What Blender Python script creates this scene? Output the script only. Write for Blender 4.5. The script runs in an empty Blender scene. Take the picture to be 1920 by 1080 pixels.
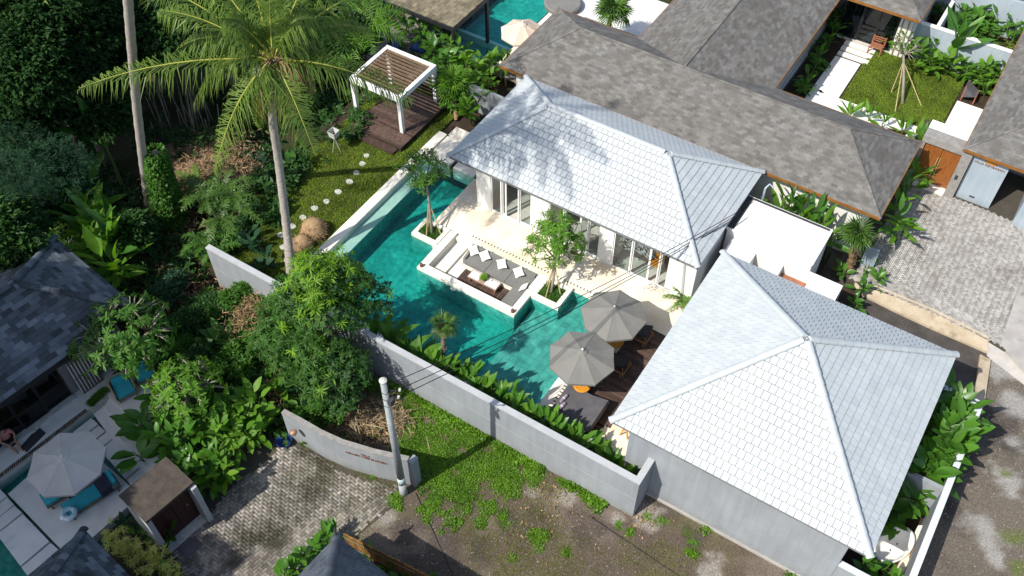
import bpy, bmesh, math, random
import numpy as np
from mathutils import Vector, Matrix, Euler
random.seed(5); rng = np.random.default_rng(11)
R = math.radians
S = bpy.context.scene
COL = S.collection
# ------------------------------------------------------------------ camera
YAW, PIT, FPX, CH = R(122.53), R(50.51), 1823.3, 32.0
cd = bpy.data.cameras.new('camera'); cam = bpy.data.objects.new('camera', cd); COL.objects.link(cam)
cam.location = (0, 0, CH); cam.rotation_euler = (R(90) - PIT, 0, YAW - R(90))
cd.sensor_width = 36; cd.lens = FPX / 1920 * 36; cd.clip_end = 2000; cd.clip_start = 0.1
S.camera = cam
# ------------------------------------------------------------------ world, sun, exposure
SUN_AZ, SUN_EL = R(67.5 + 180), R(48)            # azimuth of the sun counted from +X
sd = Vector((math.cos(SUN_AZ) * math.cos(SUN_EL), math.sin(SUN_AZ) * math.cos(SUN_EL), math.sin(SUN_EL)))
W = bpy.data.worlds.new('World'); S.world = W; W.use_nodes = True
nt = W.node_tree; bg = nt.nodes['Background']
sky = nt.nodes.new('ShaderNodeTexSky'); sky.sky_type = 'NISHITA'; sky.sun_disc = False; sky.dust_density = 1.6; sky.ozone_density = 0.8
sky.sun_elevation = SUN_EL; sky.sun_rotation = math.atan2(sd.x, sd.y) % (2 * math.pi)
nt.links.new(sky.outputs[0], bg.inputs[0]); bg.inputs[1].default_value = 0.15
sl = bpy.data.lights.new('sun', 'SUN'); sl.energy = 4.8; sl.angle = R(0.5); sl.color = (1, 0.95, 0.87)
so = bpy.data.objects.new('sun', sl); COL.objects.link(so); so.rotation_euler = sd.to_track_quat('Z', 'Y').to_euler()
so.location = (0, 0, 60)
S.view_settings.view_transform = 'Standard'; S.view_settings.look = 'None'
S.view_settings.exposure = 0.25; S.view_settings.gamma = 1
S.view_settings.use_curve_mapping = False
S.cycles.max_bounces = 8; S.cycles.diffuse_bounces = 3; S.cycles.transparent_max_bounces = 12; S.cycles.volume_bounces = 0

# ------------------------------------------------------------------ surveying: a picture point on a level z -> world
_fw = np.array([math.cos(YAW) * math.cos(PIT), math.sin(YAW) * math.cos(PIT), -math.sin(PIT)])
_rt = np.array([math.sin(YAW), -math.cos(YAW), 0.0]); _up = np.cross(_rt, _fw)
def at(x, y, z=0.0):
    d = _fw + _rt * (x - 960) / FPX - _up * (y - 540) / FPX
    p = d * ((z - CH) / d[2]); p[2] += CH
    return (float(p[0]), float(p[1]), float(p[2]))
def at2(x, y, z=0.0): return at(x, y, z)[:2]
def ats(pts, z=0.0): return [at2(a, b, z) for a, b in pts]

# ------------------------------------------------------------------ numpy noise
def vnoise(x, y, seed=0, oct=4):
    out = 0; amp = 1; tot = 0
    for o in range(oct):
        xi = np.floor(x).astype(np.int64); yi = np.floor(y).astype(np.int64); fx = x - xi; fy = y - yi
        fx = fx * fx * (3 - 2 * fx); fy = fy * fy * (3 - 2 * fy)
        def h(a, b):
            n = (a * 374761393 + b * 668265263 + (seed + o * 17) * 974634773) & 0xffffffff
            n = ((n ^ (n >> 13)) * 1274126177) & 0xffffffff
            return ((n ^ (n >> 16)) & 0xffff) / 65535.0
        out = out + amp * ((h(xi, yi) * (1 - fx) + h(xi + 1, yi) * fx) * (1 - fy) + (h(xi, yi + 1) * (1 - fx) + h(xi + 1, yi + 1) * fx) * fy)
        tot += amp; amp *= .5; x = x * 2.03 + 11.3; y = y * 2.03 + 7.7
    return out / tot

# ------------------------------------------------------------------ materials
MATS = {}
def _nodes(name):
    m = bpy.data.materials.new(name); m.use_nodes = True; t = m.node_tree
    MATS[name] = m
    return m, t, t.nodes, t.links, t.nodes['Principled BSDF']
def _mix(t, a, b, f, mode='MIX'):
    n = t.nodes.new('ShaderNodeMix'); n.data_type = 'RGBA'; n.blend_type = mode
    for s, v in ((n.inputs[0], f), (n.inputs[6], a), (n.inputs[7], b)):
        if isinstance(v, (tuple, float, int)): s.default_value = v if not isinstance(v, tuple) else (*v[:3], 1)
        else: t.links.new(v, s)
    return n.outputs[2]
def _ramp(t, inp, lo, hi):
    n = t.nodes.new('ShaderNodeMapRange'); n.inputs[1].default_value = lo; n.inputs[2].default_value = hi
    t.links.new(inp, n.inputs[0]); return n.outputs[0]
def _noise(t, scale, detail=4, co=None, rough=.55, vec=(1, 1, 1)):
    n = t.nodes.new('ShaderNodeTexNoise'); n.inputs['Scale'].default_value = scale; n.inputs['Detail'].default_value = detail
    n.inputs['Roughness'].default_value = rough
    if co is None:
        tc = t.nodes.new('ShaderNodeNewGeometry'); co = tc.outputs['Position']
    if vec != (1, 1, 1):
        mp = t.nodes.new('ShaderNodeMapping'); mp.inputs['Scale'].default_value = vec; t.links.new(co, mp.inputs[0]); co = mp.outputs[0]
    t.links.new(co, n.inputs['Vector']); return n.outputs[0]
def _rand(t):
    g = t.nodes.new('ShaderNodeNewGeometry'); o = t.nodes.new('ShaderNodeObjectInfo')
    a = t.nodes.new('ShaderNodeMath'); a.operation = 'ADD'; t.links.new(g.outputs['Random Per Island'], a.inputs[0]); t.links.new(o.outputs['Random'], a.inputs[1])
    f = t.nodes.new('ShaderNodeMath'); f.operation = 'FRACT'; t.links.new(a.outputs[0], f.inputs[0]); return f.outputs[0]
def M(name, c, c2=None, scale=2.0, rough=.75, spec=.3, isl=0.0, fine=0.12, bump=0.0, bscale=30, metal=0.0, stain=None, lo=.35, hi=.65, vec=(1, 1, 1), attr=None):
    """base colour c drifting to c2 by noise, piece-to-piece change isl, fine grain, optional stain (colour, scale, lo, hi)"""
    m, t, N, L, b = _nodes(name)
    c2 = c2 or tuple(x * .78 for x in c)
    col = _mix(t, c, c2, _ramp(t, _noise(t, scale, 5, vec=vec), lo, hi))
    if isl:
        r = _rand(t); v = t.nodes.new('ShaderNodeMapRange'); v.inputs[3].default_value = 1 - isl; v.inputs[4].default_value = 1 + isl; L.new(r, v.inputs[0])
        cc = t.nodes.new('ShaderNodeCombineColor')
        for i in range(3): L.new(v.outputs[0], cc.inputs[i])
        col = _mix(t, col, cc.outputs[0], 1.0, 'MULTIPLY')
    if fine:
        n = _noise(t, 45, 3); v = t.nodes.new('ShaderNodeMapRange'); v.inputs[1].default_value = .3; v.inputs[2].default_value = .7
        v.inputs[3].default_value = 1 - fine; v.inputs[4].default_value = 1 + fine; L.new(n, v.inputs[0])
        cc = t.nodes.new('ShaderNodeCombineColor')
        for i in range(3): L.new(v.outputs[0], cc.inputs[i])
        col = _mix(t, col, cc.outputs[0], 1.0, 'MULTIPLY')
    if stain:
        sc, ss, a, z = stain
        col = _mix(t, col, sc, _ramp(t, _noise(t, ss, 6, rough=.65), a, z))
    L.new(col, b.inputs['Base Color']); b.inputs['Roughness'].default_value = rough
    b.inputs['Specular IOR Level'].default_value = spec; b.inputs['Metallic'].default_value = metal
    if bump:
        bn = t.nodes.new('ShaderNodeBump'); bn.inputs['Strength'].default_value = bump; bn.inputs['Distance'].default_value = .03
        L.new(_noise(t, bscale, 4), bn.inputs['Height']); L.new(bn.outputs[0], b.inputs['Normal'])
    return m
def weather(name, base_z=.45, dirt=(.20, .18, .15), streak=.10):
    """rain streaks and splashed soil near the foot of a rendered wall"""
    m = MATS[name]; t = m.node_tree; b = t.nodes['Principled BSDF']; src = b.inputs['Base Color'].links[0].from_socket
    n = _noise(t, 1.0, 5, rough=.7, vec=(5, 5, .35)); v = t.nodes.new('ShaderNodeMapRange'); v.inputs[1].default_value = .3; v.inputs[2].default_value = .7; v.inputs[3].default_value = 1 - streak; v.inputs[4].default_value = 1 + streak * .6; t.links.new(n, v.inputs[0])
    cc = t.nodes.new('ShaderNodeCombineColor')
    for i in range(3): t.links.new(v.outputs[0], cc.inputs[i])
    col = _mix(t, src, cc.outputs[0], 1.0, 'MULTIPLY')
    g = t.nodes.new('ShaderNodeNewGeometry'); sx = t.nodes.new('ShaderNodeSeparateXYZ'); t.links.new(g.outputs['Position'], sx.inputs[0])
    h = t.nodes.new('ShaderNodeMapRange'); h.inputs[1].default_value = base_z; h.inputs[2].default_value = -.05; t.links.new(sx.outputs[2], h.inputs[0])
    k = t.nodes.new('ShaderNodeMath'); k.operation = 'MULTIPLY'; t.links.new(h.outputs[0], k.inputs[0]); t.links.new(_ramp(t, _noise(t, 2.2, 5, rough=.7), .3, .75), k.inputs[1])
    t.links.new(_mix(t, col, dirt, k.outputs[0]), b.inputs['Base Color'])
def LEAF(name, c1, c2, trans=.3, rough=.5, spec=.24):
    m, t, N, L, b = _nodes(name)
    r = _rand(t)
    col = _mix(t, c1, c2, r)
    col = _mix(t, col, tuple(x * .6 for x in c1), _ramp(t, _noise(t, .9, 3), .45, .75))
    L.new(col, b.inputs['Base Color']); b.inputs['Roughness'].default_value = rough; b.inputs['Specular IOR Level'].default_value = spec
    tr = N.new('ShaderNodeBsdfTranslucent')
    tc = _mix(t, col, (1.0, 1.0, .35), 1.0, 'MULTIPLY'); tc = _mix(t, tc, (1.7, 1.7, 1.2), 1.0, 'MULTIPLY'); L.new(tc, tr.inputs[0])
    mx = N.new('ShaderNodeMixShader'); mx.inputs[0].default_value = trans
    L.new(b.outputs[0], mx.inputs[1]); L.new(tr.outputs[0], mx.inputs[2]); L.new(mx.outputs[0], N['Material Output'].inputs[0])
    return m
def _facing(t, lo, hi, nrm=None):
    """reflection rising towards grazing view, the same from both sides"""
    lw = t.nodes.new('ShaderNodeLayerWeight'); lw.inputs[0].default_value = .5
    if nrm is not None: t.links.new(nrm, lw.inputs['Normal'])
    p = t.nodes.new('ShaderNodeMath'); p.operation = 'POWER'; p.inputs[1].default_value = 3.2; t.links.new(lw.outputs['Facing'], p.inputs[0])
    v = t.nodes.new('ShaderNodeMapRange'); v.inputs[3].default_value = lo; v.inputs[4].default_value = hi; t.links.new(p.outputs[0], v.inputs[0]); return v.outputs[0]
def GLASS(name, tint=(.8, .85, .85), refl=.12):
    m, t, N, L, b = _nodes(name)
    tr = N.new('ShaderNodeBsdfTransparent'); tr.inputs[0].default_value = (*tint, 1)
    gl = N.new('ShaderNodeBsdfGlossy'); gl.inputs['Roughness'].default_value = .02
    mx = N.new('ShaderNodeMixShader'); L.new(_facing(t, .03, .6), mx.inputs[0]); L.new(tr.outputs[0], mx.inputs[1]); L.new(gl.outputs[0], mx.inputs[2])
    L.new(mx.outputs[0], N['Material Output'].inputs[0]); return m
def WATER(name, acol, dens):
    m, t, N, L, b = _nodes(name)
    N.remove(b)
    tr = N.new('ShaderNodeBsdfTransparent'); gl = N.new('ShaderNodeBsdfGlossy'); gl.inputs['Roughness'].default_value = .06
    bn = N.new('ShaderNodeBump'); bn.inputs['Strength'].default_value = .35; bn.inputs['Distance'].default_value = .06
    L.new(_noise(t, 3.5, 3), bn.inputs['Height']); L.new(bn.outputs[0], gl.inputs['Normal'])
    mx = N.new('ShaderNodeMixShader'); L.new(_facing(t, .02, .55, bn.outputs[0]), mx.inputs[0]); L.new(tr.outputs[0], mx.inputs[1]); L.new(gl.outputs[0], mx.inputs[2])
    va = N.new('ShaderNodeVolumeAbsorption'); va.inputs['Color'].default_value = (*acol, 1); va.inputs['Density'].default_value = dens
    o = N['Material Output']; L.new(mx.outputs[0], o.inputs[0]); L.new(va.outputs[0], o.inputs['Volume']); return m

M('roof_tile_white', (.475, .51, .52), (.435, .475, .49), 1.2, .6, .25, isl=.05, fine=.05, stain=((.42, .445, .44), 1.7, .6, .9))
M('roof_under', (.20, .21, .215), rough=.9)
M('roof_cap', (.455, .49, .50), (.41, .45, .465), 2, .6, .25, isl=.04, fine=.05)
M('white_wall', (.80, .80, .77), (.72, .71, .67), .8, .8, .2, fine=.04, stain=((.55, .52, .45), 1.6, .62, .85))
M('white_paint', (.80, .80, .78), (.74, .74, .72), 1, .6, .3, fine=.03)
M('pale_wall', (.60, .63, .66), (.54, .57, .60), 1, .85, .2, fine=.05)
M('grey_wall', (.30, .325, .345), (.26, .28, .30), .7, .85, .2, fine=.05, stain=((.225, .235, .24), 1.1, .58, .85))
M('blue_wall', (.36, .42, .47), (.31, .37, .42), .8, .85, .2, fine=.05)
M('wall_cap', (.42, .44, .45), (.38, .39, .40), 3, .9, .2, fine=.1)
M('cream_stone', (.76, .68, .54), (.70, .56, .38), .9, .7, .25, fine=.05, stain=((.80, .77, .68), .7, .4, .7), isl=.03)
M('white_stone', (.80, .77, .69), (.70, .66, .57), 1.3, .75, .25, fine=.06)
M('court_stone', (.80, .79, .74), (.70, .68, .62), 1.3, .8, .2, fine=.05)
M('grey_stone', (.74, .73, .69), (.64, .64, .62), 1.6, .7, .3, fine=.08, isl=.06, stain=((.45, .38, .27), .8, .6, .85))
M('dark_deck', (.060, .038, .030), (.105, .066, .050), 6, .6, .35, isl=.35, fine=.2, vec=(1, 1, 1))
M('old_deck', (.15, .125, .105), (.21, .18, .155), 4, .75, .25, isl=.22, fine=.2)
M('grey_shingle', (.128, .122, .112), (.165, .16, .149), 1.7, .85, .2, isl=.24, fine=.14, lo=.4, hi=.62, stain=((.115, .104, .095), .8, .5, .75))
M('dark_shingle', (.058, .07, .086), (.10, .117, .135), 1.3, .75, .3, isl=.6, fine=.12)
M('dark_tile', (.07, .085, .11), (.10, .115, .14), 1.4, .6, .35, isl=.25, fine=.1)
M('fascia', (.27, .115, .025), (.19, .08, .018), 3, .6, .3, fine=.15)
M('teak', (.30, .105, .022), (.20, .065, .014), 5, .5, .4, fine=.2, vec=(6, 6, .6))
M('maroon_door', (.055, .014, .012), (.04, .010, .010), 3, .5, .4, fine=.15)
M('dark_metal', (.018, .019, .021), rough=.5, spec=.4, fine=.05)
M('charcoal', (.05, .052, .058), rough=.8, fine=.1)
M('black_mesh', (.028, .029, .034), (.04, .04, .045), 3, .7, .3, fine=.1)
M('daybed_grey', (.085, .082, .092), (.11, .105, .112), 3, .85, .2, fine=.08)
M('sofa_grey', (.165, .165, .155), (.20, .195, .18), 2, .9, .15, fine=.06)
M('parasol_grey', (.20, .197, .178), (.18, .177, .16), 1.5, .9, .15, fine=.04)
M('parasol_beige', (.50, .475, .435), (.45, .43, .395), 1.5, .9, .15, fine=.04)
M('parasol_cream', (.66, .54, .43), (.60, .48, .38), 1.5, .9, .15, fine=.04)
M('white_cloth', (.78, .77, .74), (.7, .69, .66), 3, .9, .1, fine=.05)
M('lilac_towel', (.34, .30, .36), (.28, .24, .30), 8, .95, .1, fine=.15)
M('turquoise', (.045, .42, .50), (.04, .36, .44), 2, .85, .2, fine=.06)
M('navy_cloth', (.03, .035, .06), (.04, .045, .075), 3, .9, .2, fine=.1)
M('deep_blue', (.01, .04, .18), (.012, .05, .22), 3, .6, .3)
M('ring_blue', (.25, .55, .70), (.75, .80, .82), 7, .4, .4, lo=.45, hi=.55)
M('straw', (.40, .27, .15), (.30, .2, .11), 8, .9, .1, fine=.3, bump=.5)
M('rattan', (.27, .20, .13), (.20, .15, .10), 8, .8, .2, fine=.25)
M('orange_wood', (.62, .27, .025), (.52, .20, .02), 3, .45, .4, fine=.1)
M('wood', (.34, .18, .085), (.25, .13, .06), 6, .6, .3, fine=.15)
M('red_wood', (.36, .15, .085), (.28, .11, .06), 6, .6, .3, fine=.15)
M('bamboo', (.42, .34, .17), (.33, .26, .12), 4, .6, .3, fine=.15, isl=.2)
M('bamboo_fence', (.40, .21, .055), (.20, .11, .04), 4, .7, .3, fine=.2, isl=.4)
M('thatch_roof', (.22, .19, .125), (.15, .13, .09), 3, .9, .1, isl=.3, fine=.25)
M('gate_roof', (.085, .07, .055), (.055, .046, .04), 3, .9, .15, fine=.3, bump=.5)
M('trunk_grey', (.44, .40, .355), (.27, .24, .205), 5, .9, .15, fine=.25, vec=(1, 1, 7), bump=.4)
M('bark', (.20, .17, .135), (.12, .10, .08), 6, .9, .15, fine=.25, bump=.4)
M('pale_bark', (.30, .27, .22), (.21, .19, .15), 6, .85, .2, fine=.2)
M('fibre', (.20, .13, .07), (.30, .21, .11), 7, .95, .1, fine=.3, isl=.3)
M('soil', (.055, .04, .028), (.035, .027, .02), 3, .95, .1, fine=.3)
M('pole_grey', (.36, .385, .39), (.27, .29, .295), 3, .8, .2, fine=.1)
M('pole_teal', (.45, .60, .60), (.50, .55, .55), 5, .7, .2)
M('cable', (.012, .012, .013), rough=.5)
M('concrete', (.42, .40, .37), (.33, .31, .29), 1.5, .9, .2, fine=.1, stain=((.2, .19, .17), 2.2, .6, .85))
M('pillar_stone', (.30, .285, .265), (.23, .22, .205), 5, .9, .2, fine=.25, bump=.4)
M('kerb_tan', (.46, .39, .29), (.38, .31, .22), 2.2, .95, .1, fine=.18, stain=((.17, .125, .07), 1.3, .52, .72))
M('asphalt', (.060, .052, .046), (.085, .074, .066), 1.5, .9, .2, fine=.3, bump=.3, bscale=60)
M('paver', (.28, .255, .222), (.20, .18, .155), .9, .85, .2, isl=.40, fine=.15, stain=((.055, .05, .036), .55, .47, .66))
M('paver_grey', (.37, .355, .33), (.30, .285, .26), .8, .85, .2, isl=.28, fine=.12, stain=((.17, .15, .125), .8, .56, .74))
M('paver_joint', (.075, .065, .052), rough=.95, fine=.2)
M('pool_tile', (.035, .26, .22), (.11, .50, .42), 4.5, .5, .3, fine=.35, lo=.3, hi=.7, stain=((.02, .17, .155), .33, .48, .75))  # broad dark patches imitate shading by water depth; finer mottling is the stone's own
M('pool_stone', (.10, .27, .235), (.20, .42, .36), 2.2, .5, .3, isl=.16, fine=.3, lo=.3, hi=.7)
M('pool_pale', (.42, .52, .44), (.34, .46, .40), 3, .5, .3, isl=.08, fine=.1)
M('floor_marble', (.66, .63, .56), (.52, .50, .45), 2, .3, .4, fine=.05)
M('brick_red', (.30, .13, .08), (.22, .10, .06), 5, .9, .1, isl=.3)
M('interior', (.42, .40, .36), rough=.9)
M('curtain', (.14, .13, .135), (.26, .25, .25), 9, .9, .1, vec=(6, 6, .3), fine=.15)
M('yellow', (.75, .45, .01), rough=.6); M('lattice_white', (.8, .8, .8), rough=.6)
M('skin', (.45, .25, .18), rough=.55, fine=.03); M('pink_shirt', (.62, .24, .20), (.55, .2, .17), 6, .9); M('black_cloth', (.012, .012, .015), rough=.9)
M('hair', (.012, .009, .008), rough=.5); M('lettering', (.20, .075, .035), rough=.5)
M('copper', (.42, .26, .16), (.22, .11, .06), 9, .5, .5, metal=.2)
M('stone_white', (.54, .54, .50), (.42, .42, .39), 6, .85, .2, fine=.1)
M('terracotta', (.2, .085, .05), rough=.8)
M('debris_stick', (.36, .29, .19), (.24, .18, .11), 6, .9, .1, isl=.4)
M('dry_leaf', (.22, .135, .07), (.34, .24, .14), 4, .9, .1, isl=.45)
M('gravel', (.26, .24, .215), (.19, .175, .155), 4, .9, .15, isl=.45)
weather('grey_wall', .55, (.18, .16, .13), .12); weather('blue_wall', .7); weather('pale_wall'); weather('white_wall', .3, (.5, .45, .36), .04)
GLASS('glass'); GLASS('dark_glass', (.45, .5, .52))
WATER('water', (.0, .80, .78), .7); WATER('water_green', (.05, .66, .58), 1.3)
LEAF('leaf_dark', (.022, .070, .014), (.045, .115, .022), .22)
LEAF('leaf_jungle', (.016, .050, .015), (.036, .088, .022), .2, .6, .1)
LEAF('leaf_cool', (.018, .056, .028), (.032, .084, .036), .2, .55, .14)
LEAF('leaf_mid', (.045, .135, .016), (.085, .20, .026), .3)
LEAF('leaf_mango', (.030, .090, .012), (.058, .150, .020), .26)
LEAF('straw_grass', (.17, .21, .05), (.26, .24, .09), .3, .7, .15)
LEAF('leaf_bright', (.085, .215, .018), (.14, .28, .028), .34)
LEAF('leaf_lime', (.12, .27, .015), (.20, .34, .03), .34)
LEAF('leaf_yellow', (.38, .40, .08), (.52, .52, .17), .3)
LEAF('leaf_big', (.050, .150, .016), (.090, .225, .024), .25, .36, .36)
LEAF('leaf_banana', (.055, .16, .025), (.09, .23, .03), .35, .4, .4)
LEAF('frond', (.075, .15, .022), (.175, .25, .045), .3, .42, .35)
LEAF('frond_green', (.055, .135, .02), (.10, .20, .03), .3, .4, .5)
LEAF('frond_dry', (.30, .22, .10), (.16, .15, .05), .2, .7, .2)
LEAF('grass_blade', (.13, .22, .018), (.24, .33, .04), .35, .6, .2)
LEAF('moss_leaf', (.085, .20, .012), (.16, .31, .025), .3, .5, .3)
M('table_plank', (.42, .30, .23), (.34, .24, .18), 5, .7, .2, fine=.15, isl=.15)
M('slat_brown', (.20, .135, .085), (.14, .095, .06), 5, .8, .2, fine=.2, isl=.2)
M('rachis', (.36, .36, .06), (.28, .30, .05), 4, .5, .3)
M('stem_green', (.10, .16, .04), rough=.6)

# ------------------------------------------------------------------ meshes and objects
class MB:
    def __init__(s): s.v = []; s.f = []; s.m = []; s.cur = 0
    def add(s, vs, fs):
        b = len(s.v); s.v += [tuple(map(float, p)) for p in vs]; s.f += [tuple(i + b for i in f) for f in fs]; s.m += [s.cur] * len(fs); return s
    def box(s, x0, x1, y0, y1, z0, z1):
        return s.prism([(x0, y0), (x1, y0), (x1, y1), (x0, y1)], z0, z1)
    def obox(s, c, sz, rz=0, ry=0):
        m = Matrix.Translation(c) @ Matrix.Rotation(rz, 4, 'Z') @ Matrix.Rotation(ry, 4, 'Y'); a, b, d = sz[0] / 2, sz[1] / 2, sz[2] / 2
        P = [m @ Vector(p) for p in ((-a, -b, -d), (a, -b, -d), (a, b, -d), (-a, b, -d), (-a, -b, d), (a, -b, d), (a, b, d), (-a, b, d))]
        return s.add(P, [(3, 2, 1, 0), (4, 5, 6, 7), (0, 1, 5, 4), (1, 2, 6, 5), (2, 3, 7, 6), (3, 0, 4, 7)])
    def prism(s, pts, z0, z1):
        a = sum(pts[i][0] * pts[(i + 1) % len(pts)][1] - pts[(i + 1) % len(pts)][0] * pts[i][1] for i in range(len(pts)))
        if a < 0: pts = pts[::-1]
        n = len(pts); V = [(p[0], p[1], z0) for p in pts] + [(p[0], p[1], z1) for p in pts]
        return s.add(V, [tuple(range(n))[::-1], tuple(range(n, 2 * n))] + [(i, (i + 1) % n, n + (i + 1) % n, n + i) for i in range(n)])
    def hull(s, bot, top):
        n = len(bot)
        return s.add(list(bot) + list(top), [tuple(range(n))[::-1], tuple(range(n, 2 * n))] + [(i, (i + 1) % n, n + (i + 1) % n, n + i) for i in range(n)])
    def tube(s, pts, rad, n=8):
        pts = [Vector(p) for p in pts]; k = len(pts)
        if not hasattr(rad, '__len__'): rad = [rad] * k
        V = []; F = []; ref = Vector((0.31, 0.17, 0.94))
        for i, p in enumerate(pts):
            t = (pts[min(i + 1, k - 1)] - pts[max(i - 1, 0)]).normalized()
            if abs(t.dot(ref)) > .97: ref = Vector((1, 0, 0))
            a = t.cross(ref).normalized(); b = t.cross(a)
            for j in range(n):
                q = 2 * math.pi * j / n; V.append(p + (a * math.cos(q) + b * math.sin(q)) * rad[i])
        for i in range(k - 1):
            for j in range(n): F.append((i * n + j, i * n + (j + 1) % n, (i + 1) * n + (j + 1) % n, (i + 1) * n + j))
        F += [tuple(range(n))[::-1], tuple(range((k - 1) * n, k * n))]
        return s.add(V, F)
    def lathe(s, c, prof, n=16):
        V = []; F = []; k = len(prof)
        for r, z in prof:
            for j in range(n): q = 2 * math.pi * j / n; V.append((c[0] + r * math.cos(q), c[1] + r * math.sin(q), c[2] + z))
        for i in range(k - 1):
            for j in range(n): F.append((i * n + j, i * n + (j + 1) % n, (i + 1) * n + (j + 1) % n, (i + 1) * n + j))
        F += [tuple(range(n))[::-1], tuple(range((k - 1) * n, k * n))]
        return s.add(V, F)
    def mesh(s, name, mats, smooth=False):
        me = bpy.data.meshes.new(name); me.from_pydata(s.v, [], s.f)
        for m in ([mats] if isinstance(mats, str) else mats): me.materials.append(MATS[m])
        if len(set(s.m)) > 1 or s.cur: me.polygons.foreach_set('material_index', s.m)
        if smooth: me.polygons.foreach_set('use_smooth', [True] * len(s.f))
        me.update(); return me
    def build(s, name, mats, parent=None, smooth=False):
        return link(s.mesh(name, mats, smooth), name, parent)
def npmesh(name, V, F, mat, smooth=False):
    me = bpy.data.meshes.new(name); V = np.asarray(V, np.float32); F = np.asarray(F, np.int32)
    nf, k = F.shape
    me.vertices.add(len(V)); me.vertices.foreach_set('co', V.ravel())
    me.loops.add(nf * k); me.loops.foreach_set('vertex_index', F.ravel())
    me.polygons.add(nf); me.polygons.foreach_set('loop_start', np.arange(0, nf * k, k, dtype=np.int32))
    if smooth: me.polygons.foreach_set('use_smooth', np.ones(nf, bool))
    me.materials.append(MATS[mat]); me.update(calc_edges=True); return me
INV = {}
def link(me, name, parent=None, mat=None):
    o = bpy.data.objects.new(name, me); COL.objects.link(o)
    if mat is not None: o.matrix_basis = mat
    if parent is not None:
        o.parent = parent
        if parent.name in INV: o.matrix_parent_inverse = INV[parent.name]
    return o
def tag(o, label, cat=None, group=None, kind=None):
    if label: o['label'] = label
    if cat: o['category'] = cat
    if group: o['group'] = group
    if kind: o['kind'] = kind
    return o
def thing(name, label, cat, loc=(0, 0, 0), group=None, mat=None):
    o = bpy.data.objects.new(name, None); COL.objects.link(o); o.empty_display_size = .3
    o.matrix_basis = mat if mat is not None else Matrix.Translation(loc)
    INV[o.name] = o.matrix_basis.inverted()
    return tag(o, label, cat, group)
KIDS = {}
def note(root):
    """remember the children of a finished thing, for dup()"""
    def rec(o, pool):
        KIDS[o.name] = [x for x in pool if x.parent == o]
        for x in KIDS[o.name]: rec(x, pool)
    rec(root, [o for o in bpy.data.objects if o.parent is not None]); return root
def dup(root, mat, label=None):
    def cp(o, par):
        c = o.copy(); COL.objects.link(c)
        if par is not None: c.parent = par
        for ch in KIDS.get(o.name, []): cp(ch, c)
        return c
    c = cp(root, None); c.matrix_basis = mat
    if label: c['label'] = label
    return c
def solo(mb, name, mats, label, cat, group=None, smooth=False):
    return tag(mb.build(name, mats, None, smooth), label, cat, group)
def struct(mb, name, mats, smooth=False): return tag(mb.build(name, mats, None, smooth), None, None, None, 'structure')
def stuff(me, name, parent=None): return tag(link(me, name, parent), None, None, None, 'stuff')
# ------------------------------------------------------------------ polygon helpers
def clip_poly(sub, clip):
    """Sutherland-Hodgman, clip is convex and counter-clockwise"""
    out = list(sub)
    for i in range(len(clip)):
        a, b = clip[i], clip[(i + 1) % len(clip)]; inp, out = out, []
        if not inp: break
        side = lambda p: (b[0] - a[0]) * (p[1] - a[1]) - (b[1] - a[1]) * (p[0] - a[0])
        for j in range(len(inp)):
            p, q = inp[j], inp[(j + 1) % len(inp)]; sp, sq = side(p), side(q)
            if sp >= 0: out.append(p)
            if (sp >= 0) != (sq >= 0):
                t = sp / (sp - sq); out.append((p[0] + t * (q[0] - p[0]), p[1] + t * (q[1] - p[1])))
    return out
def inside(p, poly):
    c = False; n = len(poly)
    for i in range(n):
        a, b = poly[i], poly[i - 1]
        if (a[1] > p[1]) != (b[1] > p[1]) and p[0] < (b[0] - a[0]) * (p[1] - a[1]) / (b[1] - a[1]) + a[0]: c = not c
    return c
def ringpts(cx, cy, rx, ry, n, jit=0): return [(cx + rx * math.cos(6.2832 * i / n) * (1 + random.uniform(-jit, jit)), cy + ry * math.sin(6.2832 * i / n) * (1 + random.uniform(-jit, jit))) for i in range(n)]

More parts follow.
